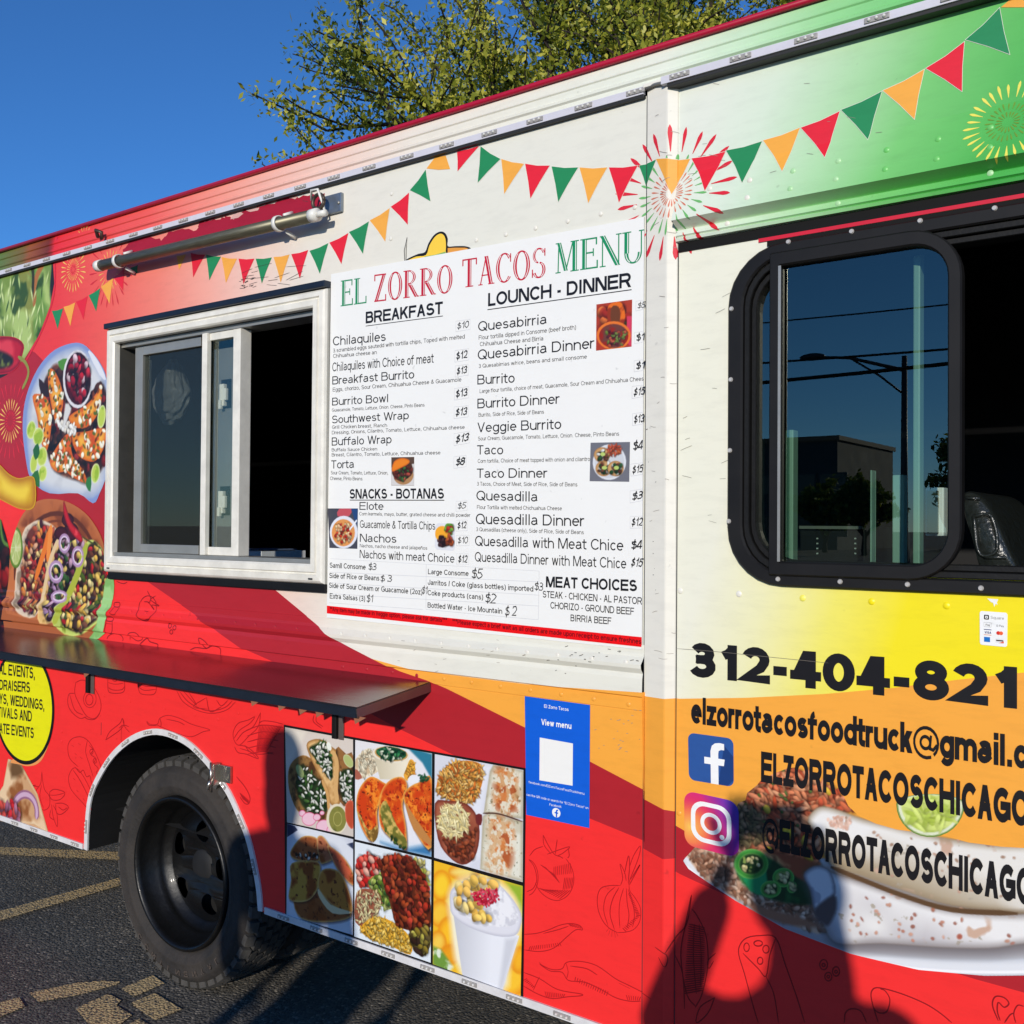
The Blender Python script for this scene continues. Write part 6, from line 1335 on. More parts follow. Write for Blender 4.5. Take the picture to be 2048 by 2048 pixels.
def hand(par, wrist, elbow, aim, side, curl=.4):
    d = (Vector(wrist)-Vector(elbow)).normalized(); n = Vector(aim); n = (n-d*n.dot(d)).normalized(); s_ = d.cross(n)*side; w_ = Vector(wrist)
    pts = [w_, w_+d*.05, w_+d*.085]; ed = [(0, 1), (1, 2)]; rad = [(.024, .018), (.036, .016), (.036, .014)]
    for k, (off, ln) in enumerate(((-.030, .068), (-.010, .078), (.010, .074), (.030, .058))):
        b0 = w_+d*.085+s_*off; dd = (d+s_*off*1.2).normalized(); i0 = len(pts); p = b0; pts.append(p); rad.append((.0095, .0095)); ed.append((2, i0))
        for j in range(3):
            dd = (dd*math.cos(curl)+n*math.sin(curl)).normalized(); p = p+dd*ln*(.45, .32, .23)[j]; pts.append(p); rad.append((.0088-.0008*j,)*2); ed.append((len(pts)-2, len(pts)-1))
    t = w_+d*.03-s_*.028; pts.append(t); rad.append((.013, .013)); ed.append((1, len(pts)-1))
    for j in range(2): t = t+(d*.7-s_*.55+n*.35).normalized()*.034; pts.append(t); rad.append((.0105-.001*j,)*2); ed.append((len(pts)-2, len(pts)-1))
    return skin('hand', pts, ed, rad, SKIN, par, 2)
def person(label, headc, face, arms, tcol, pcol, height_z=0.0, width=.40, hair_len=.03, hair_w=.083, bulk=1.0, drop=.09):
    hc = Vector(headc); f = Vector((face[0], face[1], 0)).normalized(); r = Vector((f.y, -f.x, 0)); up = Vector((0, 0, 1)); S_ = hc.z/1.57
    root = empty('person', (hc.x-f.x*.02, hc.y-f.y*.02, 0), label, 'person')
    neck = hc-up*.12*S_-f*.02; ch = hc-up*.30*S_-f*.03; wa = hc-up*.58*S_-f*.03; pe = hc-up*.72*S_-f*.03
    P = [pe, wa, ch, neck, hc-up*.02]; E = [(0, 1), (1, 2), (2, 3), (3, 4)]; Rd = [(.10, .09), (.10, .085), (.12, .09), (.052, .052), (.062, .07)]
    PJ, EJ, RJ = [pe-up*.06, wa, ch, neck-up*.06], [(0, 1), (1, 2), (2, 3)], [(.200, .165), (.180, .150), (.205, .16), (.082, .078)]
    hands = []
    for sd, (el, wr) in zip((-1, 1), arms):
        sh = ch+r*sd*width/2+up*drop*S_; i = len(P); P += [sh, el, wr]; E += [(2, i), (i, i+1), (i+1, i+2)]; Rd += [(.046, .046), (.038, .038), (.026, .024)]
        j = len(PJ); PJ += [sh, el, Vector(el).lerp(Vector(wr), .86)]; EJ += [(2, j), (j, j+1), (j+1, j+2)]; RJ += [(.072*bulk,)*2, (.058*bulk,)*2, (.040*bulk,)*2]; hands.append((el, wr, sd))
    PT, ET, RT_ = [pe+up*.12, pe-up*.01], [(0, 1)], [(.140, .118), (.155, .130)]
    for sd in (-1, 1):
        hp = pe+r*sd*.095-up*.06; kn = Vector((pe.x, pe.y, 0))+r*sd*.12+f*.03+up*.46*S_; an = Vector((pe.x, pe.y, 0))+r*sd*.13-f*.02+up*.09; toe = an+f*.16-up*.06
        i = len(P); P += [hp, kn, an]; E += [(0, i), (i, i+1), (i+1, i+2)]; Rd += [(.070, .07), (.048, .05), (.034, .036)]
        j = len(PT); PT += [hp, kn, an-up*.01]; ET += [(1, j), (j, j+1), (j+1, j+2)]; RT_ += [(.103, .105), (.072, .075), (.058, .06)]
        skin('shoe', [an-f*.06-up*.045, an+f*.06-up*.048, toe], [(0, 1), (1, 2)], [(.042, .04), (.046, .036), (.040, .026)], mat('shoe_dark', (40, 38, 40), .6), root)
    skin('body', P, E, Rd, SKIN, root)
    skin('jacket', PJ, EJ, RJ, mat('cloth_'+str(tcol[0]), tcol, .85, var=.15, vscale=20, bump=.2, bscale=200), root)
    skin('trousers', PT, ET, RT_, mat('cloth_'+str(pcol[0]), pcol, .85, var=.15, vscale=20, bump=.2, bscale=200), root)
    rot = Matrix((r, f, up)).transposed().to_4x4()
    def sph(bm, c, s_, sg=16): bmesh.ops.create_uvsphere(bm, u_segments=sg, v_segments=max(6, sg-4), radius=1, matrix=Matrix.Translation(c) @ rot @ Matrix.Diagonal((*s_, 1)))
    bm = bmesh.new(); sph(bm, hc, (.074, .095, .115), 24)
    for v in bm.verts:
        l = rot.inverted() @ (v.co-hc)
        if l.z < 0 and l.y > 0: v.co += r*(-l.x*.22*(-l.z/.115))
        if abs(l.x) < .02 and -.035 < l.z < .01 and l.y > .07: v.co += f*.018
    head = bm_obj('head', bm, SKIN, root, True)
    for sd in (-1, 1):
        bm = bmesh.new(); sph(bm, hc+r*sd*.075-up*.005, (.008, .020, .032), 10); bm_obj('ear', bm, SKIN, head, True)
        bm = bmesh.new(); sph(bm, hc+r*sd*.030+f*.082+up*.008, (.013, .011, .009), 10); bm_obj('eye', bm, mat('eye_white', (210, 208, 204), .2), head, True)
    bm = bmesh.new(); sph(bm, hc+f*.088-up*.052, (.024, .008, .006), 10); bm_obj('mouth', bm, mat('lips', (160, 90, 84), .5), head, True)
    bm = bmesh.new(); sph(bm, hc-f*.022+up*.024, (hair_w, .104, .116), 20)
    if hair_len > .05: sph(bm, hc-f*.06-up*.06, (.078, .05, .14), 14)
    h = bm_obj('hair', bm, HAIR, root, True); h['kind'] = 'stuff' if hair_len > .05 else ''
    if not h['kind']: del h['kind']
    for el, wr, sd in hands: hand(root, wr, el, f if arms[0][1][2] > 1.2 else -up*0+f, sd, .5 if arms[0][1][2] > 1.2 else .25)
    return root
cf = Vector((FW.x, FW.y, 0)).normalized(); cr_ = Vector((RT.x, RT.y, 0)).normalized()
hc = back(1586, 1800, 2.46)
ph = CP-FW*.035+Vector((0, 0, -.01))
lw = ph-cr_*.095-Vector((0, 0, .085))-cf*.03; rw_ = ph+cr_*.085-Vector((0, 0, .085))-cf*.03
le = back(1322, 2060, 2.22); re_ = back(1668, 2060, 2.40)
person('person standing at the truck holding up a phone with both hands', hc, (cf.x, cf.y), [(le, lw), (re_, rw_)], (52, 60, 84), (44, 46, 58), hair_w=.100, bulk=1.15, drop=.02)
bm = bmesh.new(); mt = Matrix((cr_, FW, Vector((0, 0, 1)))).transposed().to_4x4(); mt.translation = ph
box_bm(bm, -.078, .078, -.004, .004, -.037, .037, .003); bmesh.ops.transform(bm, matrix=mt, verts=bm.verts)
tag(bm_obj('mobile_phone', bm, mat('phone_black', (18, 18, 20), .25)), 'dark phone held sideways in both hands in front of the truck', 'phone')
c2 = back(566, 1545, 2.95)
f2 = Vector((-.3, 1, 0)).normalized(); r2 = Vector((f2.y, -f2.x, 0)); sh = c2-Vector((0, 0, .22))
person('person in a grey jacket standing back from the truck with arms down', c2, (f2.x, f2.y), [(sh-r2*.25-Vector((0, 0, .28)), sh-r2*.25-Vector((0, 0, .52))+f2*.04), (sh+r2*.25-Vector((0, 0, .28)), sh+r2*.25-Vector((0, 0, .52))+f2*.04)], (96, 98, 102), (40, 44, 60), hair_len=.1)

# ------------------------------------------------------------------ printed food pictures: ink laid on a fine sheet, shape by shape
_N = rng.random((256, 256))
def nz(x, y, sc, oc=3):
    out = 0; a = 1; tot = 0
    for _ in range(oc):
        u = np.abs(x*sc+37.3) % 255; v = np.abs(y*sc+11.7) % 255; i = u.astype(int); j = v.astype(int); fu = u-i; fv = v-j; fu = fu*fu*(3-2*fu); fv = fv*fv*(3-2*fv); i1 = (i+1) % 256; j1 = (j+1) % 256
        out = out+a*((_N[i, j]*(1-fu)+_N[i1, j]*fu)*(1-fv)+(_N[i, j1]*(1-fu)+_N[i1, j1]*fu)*fv); tot += a; a *= .5; sc *= 2.1
    return out/tot
def sdf(X, Z, P):
    """signed distance to a closed outline, negative inside"""
    P = np.asarray(P, float); d = np.full(X.shape, 1e9); ins = np.zeros(X.shape, bool); n = len(P)
    for i in range(n):
        a, b = P[i], P[(i+1) % n]; e = b-a; L = e@e+1e-18
        t = np.clip(((X-a[0])*e[0]+(Z-a[1])*e[1])/L, 0, 1); d = np.minimum(d, (X-a[0]-t*e[0])**2+(Z-a[1]-t*e[1])**2)
        if a[1] != b[1]: ins ^= ((Z < a[1]) != (Z < b[1])) & (X < (b[0]-a[0])*(Z-a[1])/(b[1]-a[1])+a[0])
    d = np.sqrt(d); return np.where(ins, -d, d)
class Print:
    def __init__(s, outline, res, base, c=None, tex=0):
        s.out = [tuple(p) for p in outline]; A = np.array(s.out); s.res = res; s.c = c
        s.x0, s.z0 = A.min(0)-res; x1, z1 = A.max(0)+res
        s.nx, s.nz = int((x1-s.x0)/res)+2, int((z1-s.z0)/res)+2
        s.X, s.Z = np.meshgrid(s.x0+np.arange(s.nx)*res, s.z0+np.arange(s.nz)*res)
        s.I = np.ones((s.nz, s.nx, 3))*np.array(base)
        if tex: s.I *= (1+tex*(nz(s.X, s.Z, 12)-.5))[..., None]
    def P(s, pts): return [s.c(*p) for p in pts] if s.c else pts
    def win(s, A, m):
        A = np.asarray(A); a = ((A.min(0)-m-[s.x0, s.z0])/s.res).astype(int); b = ((A.max(0)+m-[s.x0, s.z0])/s.res).astype(int)+2
        a = np.clip(a, 0, None); return slice(a[1], max(b[1], a[1])), slice(a[0], max(b[0], a[0]))
    def poly(s, pts, col, sm=0, soft=1.0, edge=None, tex=None, raw=False, col2=None, ax=None, alpha=1.0):
        """col fill; edge=(rgb, width) tint near the rim; tex=[(rgb, scale, lo, hi)] mottling; col2+ax=(p,q) gradient"""
        A = pts if raw else s.P(pts)
        if sm: A = smooth_pts(A, sm, True)
        w = s.win(A, s.res*(2+soft)); X, Z = s.X[w], s.Z[w]
        if not X.size: return
        d = sdf(X, Z, A); a = np.clip(.5-d/(s.res*soft), 0, 1)*alpha; C = np.ones(X.shape+(3,))*np.array(col, float)
        if col2 is not None:
            p, q = (np.array(v) for v in (ax if raw else s.P(ax))); e = q-p; t = np.clip(((X-p[0])*e[0]+(Z-p[1])*e[1])/(e@e), 0, 1)[..., None]; C = C*(1-t)+np.array(col2)*t
        for (tc, sc, lo, hi) in (tex or ()):
            t = np.clip((nz(X, Z, sc)-lo)/(hi-lo), 0, 1)[..., None]; C = C*(1-t)+np.array(tc)*t
        if edge: t = np.clip(1+d/edge[1], 0, 1)[..., None]**1.5; C = C*(1-t)+np.array(edge[0])*t
        s.I[w] = s.I[w]*(1-a[..., None])+C*a[..., None]
    def ell(s, cx_, cy, rx, ry, col, rot=0, **k):
        P = [(cx_+rx*math.cos(t)*math.cos(rot)-ry*math.sin(t)*math.sin(rot), cy+rx*math.cos(t)*math.sin(rot)+ry*math.sin(t)*math.cos(rot)) for t in [2*math.pi*i/24 for i in range(24)]]
        s.poly(P, col, **k)
    def dots(s, region, n, L, wd, cols, shade=.45, ang=None, spread=math.pi, jit=25, curve=0, raw=False, sd=None):
        """n small lozenges (grains, beans, chopped leaves) over a region, L x wd metres"""
        A = np.array(region if raw else s.P(region)); lo, hi = A.min(0), A.max(0); rr = np.random.default_rng(sd if sd is not None else n+int(L*1e5))
        pts = rr.uniform(lo, hi, (n*4, 2)); dd = sdf(pts[:, 0], pts[:, 1], A); pts = pts[dd < 0][:n]
        for x, z in pts:
            l = L*rr.uniform(.65, 1.25)/2; w_ = wd*rr.uniform(.7, 1.25)/2; th = rr.uniform(0, math.pi) if ang is None else ang+rr.uniform(-spread, spread)
            m = max(l, w_)+s.res*2; i0, i1 = int((x-m-s.x0)/s.res), int((x+m-s.x0)/s.res)+2; j0, j1 = int((z-m-s.z0)/s.res), int((z+m-s.z0)/s.res)+2
            if i0 < 0 or j0 < 0 or i1 > s.nx or j1 > s.nz: continue
            X = s.X[j0:j1, i0:i1]-x; Z = s.Z[j0:j1, i0:i1]-z; u = X*math.cos(th)+Z*math.sin(th); v = -X*math.sin(th)+Z*math.cos(th)+curve*(u/l)**2*w_
            r = np.sqrt((u/l)**2+(v/w_)**2); a = np.clip((1-r)*min(l, w_)/s.res+.5, 0, 1)
            col = np.array(cols[rr.integers(len(cols))], float)+rr.uniform(-jit, jit)*.5
            lit = 1.08-shade*np.clip((-Z-X*.5)/m+.3, 0, 1)*1.0-.25*shade*r
            sh = np.clip((1.35-np.sqrt(((u)/(l*1.15))**2+((v+w_*.45)/(w_*1.3))**2))*1.2, 0, 1)*shade*.7
            W_ = s.I[j0:j1, i0:i1]; W_ = W_*(1-sh[..., None]); s.I[j0:j1, i0:i1] = W_*(1-a[..., None])+np.clip(col*lit[..., None], 0, 255)*a[..., None]
    def line(s, pts, wd, col, sm=4, **k):
        L_, R_ = strip_poly(smooth_pts(s.P(pts), sm), wd, taper=True); s.poly([tuple(p) for p in L_]+[tuple(p) for p in R_[::-1]], col, raw=True, **k)
    def ringline(s, cx_, cy, rx, ry, wd, col, a0=0, a1=360, **k): s.line(ell(cx_, cy, rx, ry, a0, a1, 20), wd, col, sm=1, **k)
    def build(s, name, y, parent, gain=.93):
        D = sdf(s.X, s.Z, s.out); ins = D <= 0
        cell = ins[:-1, :-1] | ins[1:, :-1] | ins[:-1, 1:] | ins[1:, 1:]
        X, Z = s.X.copy(), s.Z.copy(); Pn = np.array(s.out); near = (~ins) & (D < s.res*2)
        jj, ii = np.nonzero(near); q = np.stack([X[jj, ii], Z[jj, ii]], 1); best = np.full(len(q), 1e9); bp = q.copy()
        for i in range(len(Pn)):
            a, b = Pn[i], Pn[(i+1) % len(Pn)]; e = b-a; t = np.clip(((q-a)@e)/(e@e+1e-18), 0, 1); pr = a+t[:, None]*e; d = ((q-pr)**2).sum(1); m_ = d < best; best[m_] = d[m_]; bp[m_] = pr[m_]
        X[jj, ii] = bp[:, 0]; Z[jj, ii] = bp[:, 1]
        j, i = np.nonzero(cell); W_ = s.nx; f = np.stack([j*W_+i, j*W_+i+1, (j+1)*W_+i+1, (j+1)*W_+i], 1); use = np.unique(f); mp = np.zeros(s.nx*s.nz, int); mp[use] = np.arange(len(use)); f = mp[f]
        xs, zs = X.ravel()[use], Z.ravel()[use]
        rel = np.interp(zs, [p[0] for p in PROF], [p[1] for p in PROF])*(xs < PP[0][0])+np.interp(zs, [p[0] for p in CPROF], [p[1] for p in CPROF])*(xs > PP[-1][0])
        co = np.stack([xs, -y-rel, zs], 1); me = bpy.data.meshes.new(name); me.vertices.add(len(co)); me.vertices.foreach_set('co', co.ravel()); me.loops.add(f.size); me.loops.foreach_set('vertex_index', f.ravel()); me.polygons.add(len(f)); me.polygons.foreach_set('loop_start', np.arange(len(f))*4); me.update(calc_edges=True)
        c = np.clip(s.I.reshape(-1, 3)[use]/255, 0, 1); c = np.where(c <= .04045, c/12.92, ((c+.055)/1.055)**2.4)*gain
        at = me.attributes.new('ink', 'FLOAT_COLOR', 'POINT'); at.data.foreach_set('color', np.concatenate([c, np.ones((len(c), 1))], 1).ravel())
        return link(name, me, print_mat(), parent)
WHITE = (232, 232, 236)

# --- the six dish photographs in their black frame
photos = empty('dish_photo_panel', (0, 0, 0), 'black framed panel of six dish photos low on the red side, right of the wheel', 'poster')
f1 = lambda *L_: [CF(*p) for p in L_]
sheet('panel_backing', f1((198, 200), (1600, 452), (1582, 1784), (206, 1306)), .0016, V('black'), photos)
def cells(q, res, base, c=CF): return Print([c(*p) for p in q], res, base, c)
RS = .0017
# tacos
p = cells([(206, 214), (599, 286), (601, 848), (217, 764)], RS, (206, 196, 186))
p.poly([(280, 300), (420, 240), (599, 290), (601, 620), (420, 600)], (216, 206, 198), sm=4, soft=12); p.poly([(206, 214), (330, 240), (240, 420), (208, 500)], (226, 218, 206), soft=10)
p.poly([(225, 470), (262, 400), (330, 380), (420, 470), (440, 640), (450, 760), (300, 720), (235, 600)], (146, 108, 60), sm=4, edge=((170, 120, 62), .01), tex=[((80, 50, 26), 60, .45, .7)])
p.poly([(330, 320), (370, 285), (430, 290), (480, 330), (540, 400), (530, 640), (470, 660), (440, 560), (370, 430)], (196, 150, 92), sm=4, edge=((150, 102, 50), .012), tex=[((226, 184, 124), 50, .4, .7)])
p.poly([(500, 340), (560, 370), (600, 380), (601, 640), (520, 640)], (150, 104, 58), sm=3, tex=[((60, 40, 24), 40, .4, .7)])
for q in ([(345, 340), (420, 300), (455, 330), (480, 430), (470, 520), (400, 420)], [(300, 430), (350, 470), (430, 560), (450, 700), (330, 700), (270, 560)], [(520, 480), (600, 470), (600, 650), (540, 640)]):
    p.poly(q, (38, 52, 26), sm=3, soft=5); p.dots(q, 60, .022, .009, [(44, 84, 34), (30, 62, 26), (66, 104, 44)], sd=3); p.dots(q, 42, .017, .007, [(238, 238, 230), (220, 222, 208)], sd=5)
p.line([(420, 520), (450, 600), (460, 700)], .012, (206, 158, 96)); p.line([(480, 350), (505, 420), (500, 560), (505, 650)], .016, (214, 170, 110))
p.ell(460, 325, 13, 26, (236, 240, 232), rot=-.3); p.ell(292, 468, 20, 42, (172, 186, 120), rot=-.4, edge=((96, 122, 60), .004)); p.ell(572, 410, 24, 42, (176, 188, 118), rot=-.5, edge=((214, 218, 180), .004))
for x, y, rx in ((305, 712, 20), (345, 745, 42), (390, 735, 22), (420, 710, 14), (430, 790, 44), (480, 810, 34)): p.ell(x, y, rx, rx*.95, (232, 190, 206), edge=((206, 60, 110), .004))
p.ell(505, 745, 60, 88, (224, 214, 190)); p.ell(510, 745, 50, 74, (132, 130, 62), tex=[((96, 100, 44), 40, .4, .7)]); p.ringline(510, 745, 24, 40, .002, (186, 178, 106))
p.poly([(556, 660), (600, 645), (600, 800), (560, 760)], (186, 76, 48), sm=3, edge=((228, 120, 96), .006)); p.build('taco_photo', .0022, photos)
# quesadilla tacos and consome cup
p = cells([(612, 288), (1056, 366), (1052, 964), (610, 862)], RS, (228, 228, 234))
p.poly([(900, 320), (1056, 370), (1056, 520), (1000, 420)], (46, 122, 150), soft=4); p.poly([(610, 640), (700, 800), (860, 890), (1052, 900), (1052, 964), (610, 862)], (206, 222, 236), soft=12); p.poly([(760, 880), (900, 920), (1052, 890), (1052, 964), (840, 920)], (60, 120, 170), soft=10)
p.poly([(614, 400), (690, 335), (735, 400), (745, 470), (640, 515), (612, 505)], (206, 180, 146), sm=3, tex=[((240, 232, 206), 70, .4, .65)]); p.dots([(614, 400), (690, 335), (735, 400), (745, 470), (640, 515)], 50, .016, .006, [(240, 232, 204), (222, 206, 176)])
p.poly([(612, 455), (640, 480), (650, 510), (612, 515)], (170, 96, 78), sm=2)
p.poly([(890, 470), (930, 400), (958, 430), (950, 520), (905, 520)], (236, 170, 60), sm=3); p.dots([(890, 470), (930, 400), (958, 430), (950, 520)], 30, .014, .006, [(244, 184, 70), (230, 150, 50)])
p.poly([(712, 340), (926, 400), (880, 520), (755, 515)], (206, 196, 170), col2=(238, 230, 210), ax=[(740, 450), (900, 450)]); p.ell(818, 372, 108, 46, (232, 224, 206), rot=.12); p.ell(820, 368, 96, 42, (196, 150, 84), rot=.12); p.ell(820, 366, 88, 37, (26, 92, 60), rot=.12)
p.dots([(740, 360), (800, 330), (890, 350), (905, 385), (830, 405), (760, 390)], 90, .016, .008, [(24, 100, 62), (60, 140, 86), (16, 66, 44), (210, 220, 196)], sd=9)
for q, b in (([(625, 720), (618, 640), (640, 560), (700, 500), (770, 530), (790, 560), (740, 690), (740, 800), (700, 870), (650, 800)], (222, 96, 22)), ([(750, 650), (775, 560), (830, 510), (890, 505), (912, 560), (885, 660), (905, 790), (905, 920), (850, 880), (760, 790)], (212, 84, 22)), ([(895, 590), (980, 530), (1056, 520), (1052, 910), (960, 820), (905, 680)], (206, 92, 26))):
    p.poly([(x+6, y+12) for x, y in q], (70, 36, 20), sm=4, soft=5, alpha=.8); p.poly(q, b, sm=4, edge=((232, 176, 84), .010), tex=[((242, 140, 44), 60, .42, .6), ((176, 48, 18), 90, .54, .68), ((206, 64, 20), 22, .5, .68), ((90, 30, 16), 130, .70, .76)])
p.poly([(620, 700), (700, 870), (740, 850), (740, 780), (690, 810), (640, 720)], (210, 170, 90), sm=3, tex=[((120, 90, 40), 60, .4, .6)]); p.poly([(755, 700), (800, 840), (900, 920), (905, 860), (850, 780), (790, 640)], (206, 176, 96), sm=3, tex=[((110, 110, 44), 55, .4, .6)])
p.poly([(900, 650), (950, 810), (1052, 905), (1052, 870), (960, 740)], (190, 130, 70), sm=3); p.dots([(760, 780), (860, 870), (905, 920), (850, 900)], 16, .014, .008, [(40, 70, 30), (80, 110, 40)])
p.poly([(915, 520), (940, 490), (990, 500), (985, 530), (940, 540)], (232, 234, 240), sm=3); p.dots([(980, 490), (1030, 480), (1040, 520), (990, 530)], 12, .014, .006, [(30, 96, 60)]); p.build('stuffed_taco_photo', .0022, photos)
# rice, beans and burrito
p = cells([(1072, 370), (1584, 462), (1580, 1110), (1068, 968)], RS, (214, 216, 226))
p.poly([(1300, 420), (1400, 440), (1350, 640), (1340, 960), (1250, 1010), (1280, 800)], (226, 228, 236), soft=10)
q = [(1080, 560), (1110, 470), (1190, 415), (1290, 410), (1345, 440), (1350, 520), (1320, 610), (1280, 655), (1170, 640), (1090, 600)]; p.poly(q, (214, 130, 40), sm=3); p.dots(q, 420, .021, .0062, [(242, 186, 92), (236, 164, 70), (246, 200, 120), (222, 120, 44)], sd=1)
q = [(1072, 655), (1150, 640), (1260, 660), (1320, 740), (1330, 860), (1300, 970), (1230, 1010), (1150, 960), (1090, 860)]; p.poly(q, (140, 70, 50), sm=3, edge=((110, 44, 32), .012), tex=[((166, 92, 66), 20, .4, .6)]); p.dots([(1120, 850), (1310, 800), (1290, 970), (1220, 1000), (1150, 940)], 85, .017, .010, [(150, 66, 36), (120, 52, 32), (170, 84, 50)], sd=2)
p.dots([(1130, 670), (1210, 660), (1260, 720), (1260, 800), (1200, 860), (1110, 830), (1085, 750)], 230, .026, .0055, [(236, 220, 160), (228, 208, 140), (244, 232, 180)], shade=.25, sd=4)
for q, hl in (([(1390, 470), (1410, 432), (1584, 465), (1582, 745), (1355, 712)], 0), ([(1350, 730), (1380, 708), (1580, 760), (1580, 1108), (1335, 1035)], 1)):
    p.poly(q, (206, 200, 178), sm=0, soft=3, edge=((170, 160, 130), .012), tex=[((226, 224, 208), 26, .4, .6), ((120, 120, 90), 120, .66, .74)])
p.poly([(1430, 450), (1540, 470), (1545, 700), (1425, 690), (1415, 560)], (206, 150, 96), sm=3, soft=14, tex=[((206, 110, 44), 60, .45, .58), ((226, 214, 190), 90, .5, .62), ((170, 70, 24), 40, .66, .72)], alpha=.85)
p.poly([(1390, 730), (1500, 760), (1530, 830), (1500, 1060), (1375, 1040), (1380, 880)], (214, 168, 120), sm=3, soft=14, tex=[((210, 116, 50), 55, .47, .6), ((228, 218, 196), 80, .5, .62), ((170, 70, 24), 40, .68, .74)], alpha=.85)
p.line([(1350, 712), (1440, 715), (1580, 760)], .004, (80, 50, 40)); p.poly([(1310, 720), (1345, 720), (1340, 780), (1312, 770)], (110, 40, 40), sm=2); p.build('burrito_plate_photo', .0022, photos)
# quesadilla wedges
p = cells([(218, 772), (600, 862), (598, 1416), (214, 1300)], RS, (200, 204, 216))
p.poly([(218, 772), (262, 786), (280, 810), (218, 850)], (40, 50, 80)); p.poly([(560, 890), (600, 880), (600, 920)], (40, 50, 80)); p.poly([(250, 850), (420, 800), (599, 940), (599, 1380), (420, 1370), (225, 1290)], (214, 218, 226), sm=3, soft=10)
for q, b in (([(235, 940), (300, 850), (380, 850), (405, 900), (400, 990), (280, 985)], (166, 92, 50)), ([(390, 860), (430, 850), (490, 960), (440, 1000), (405, 990)], (176, 104, 70)), ([(450, 900), (540, 960), (600, 1060), (600, 1130), (510, 1040)], (198, 92, 60)), ([(260, 1200), (400, 1160), (590, 1290), (480, 1340), (300, 1320)], (150, 86, 44)), ([(245, 1000), (390, 990), (410, 1060), (390, 1160), (330, 1220), (230, 1210), (240, 1100)], (196, 146, 60)), ([(420, 1040), (520, 1050), (580, 1180), (590, 1290), (500, 1260), (400, 1150)], (190, 124, 52))):
    p.poly([(x+5, y+8) for x, y in q], (60, 34, 26), sm=4, soft=6, alpha=.7); p.poly(q, b, sm=4, edge=((216, 178, 110), .008), tex=[((140, 72, 30), 24, .5, .66), ((100, 46, 24), 80, .68, .76)])
p.poly([(400, 1150), (470, 1240), (590, 1285), (480, 1290), (405, 1200)], (226, 206, 160), sm=3); p.dots([(270, 950), (400, 940), (390, 975), (280, 975)], 16, .014, .009, [(50, 34, 28), (226, 222, 210)]); p.build('wedge_photo', .0022, photos)
# al pastor plate
p = cells([(610, 876), (1052, 980), (1048, 1576), (606, 1424)], RS, (222, 230, 236))
q = [(612, 1000), (680, 950), (750, 980), (740, 1080), (680, 1140), (612, 1120)]; p.dots(q, 110, .024, .017, [(222, 60, 50), (236, 96, 80), (196, 36, 36), (240, 180, 160)], sd=6)
q = [(690, 1100), (780, 1060), (860, 1120), (850, 1250), (780, 1260), (720, 1190)]; p.poly(q, (130, 150, 60), sm=3); p.dots(q, 120, .022, .012, [(160, 180, 80), (110, 140, 50), (196, 206, 120), (70, 120, 60)], sd=7)
q = [(940, 960), (1010, 1000), (1052, 1100), (1050, 1200), (980, 1190)]; p.dots(q, 70, .022, .010, [(206, 196, 110), (170, 170, 70), (220, 210, 150)], sd=7)
q = [(620, 1170), (700, 1150), (760, 1190), (750, 1280), (690, 1360), (612, 1340)]; p.poly(q, (150, 84, 60), sm=3); p.dots(q, 110, .022, .006, [(226, 214, 160), (212, 190, 140), (170, 100, 80)], sd=8)
q = [(640, 1380), (720, 1310), (830, 1340), (930, 1430), (930, 1530), (820, 1480), (700, 1440)]; p.poly(q, (220, 160, 40), sm=3); p.dots(q, 300, .019, .0065, [(246, 196, 70), (238, 176, 50), (250, 212, 110)], sd=9)
q = [(750, 1000), (830, 955), (930, 970), (1000, 1050), (1040, 1180), (1048, 1370), (940, 1390), (850, 1350), (800, 1180)]; p.poly(q, (96, 40, 22), sm=3); p.dots(q, 330, .023, .014, [(150, 60, 30), (120, 42, 24), (176, 76, 38), (90, 30, 20), (190, 60, 40)], sd=10)
q = [(930, 1400), (1040, 1370), (1045, 1480), (1000, 1540), (940, 1480)]; p.poly(q, (110, 90, 40), sm=3); p.dots(q, 50, .026, .016, [(150, 130, 50), (96, 80, 40), (190, 180, 80), (60, 40, 30)], sd=11); p.build('grilled_meat_photo', .0022, photos)
# corn in a cup
p = cells([(1068, 986), (1580, 1132), (1568, 1768), (1060, 1584)], RS, (240, 186, 40))
for x, y, rx, ry, cc in ((1110, 1130, 60, 90, (250, 206, 50)), (1100, 1290, 60, 80, (246, 196, 60)), (1150, 1400, 60, 90, (250, 190, 40)), (1240, 1050, 90, 50, (246, 220, 120)), (1090, 1460, 50, 70, (246, 204, 80)), (1520, 1680, 80, 90, (250, 196, 50)), (1560, 1560, 50, 80, (246, 180, 40)), (1160, 1530, 60, 60, (236, 160, 30))): p.ell(x, y, rx, ry, cc, edge=((230, 140, 24), .022), soft=4)
p.poly([(1480, 1110), (1580, 1130), (1578, 1330), (1540, 1200)], (150, 180, 50), soft=8); p.poly([(1062, 1480), (1110, 1500), (1180, 1600), (1150, 1640), (1060, 1584)], (110, 150, 60), soft=6, tex=[((220, 230, 210), 40, .5, .65)])
p.poly([(1150, 1180), (1220, 1090), (1400, 1080), (1530, 1190), (1580, 1350), (1510, 1560), (1470, 1740), (1220, 1640), (1160, 1350)], (246, 238, 206), sm=3, soft=14)
p.poly([(1178, 1290), (1560, 1420), (1462, 1735), (1232, 1650)], (196, 198, 206), col2=(232, 234, 240), ax=[(1190, 1400), (1400, 1480)]); p.poly([(1480, 1440), (1545, 1430), (1462, 1735), (1440, 1728)], (206, 208, 216), soft=8)
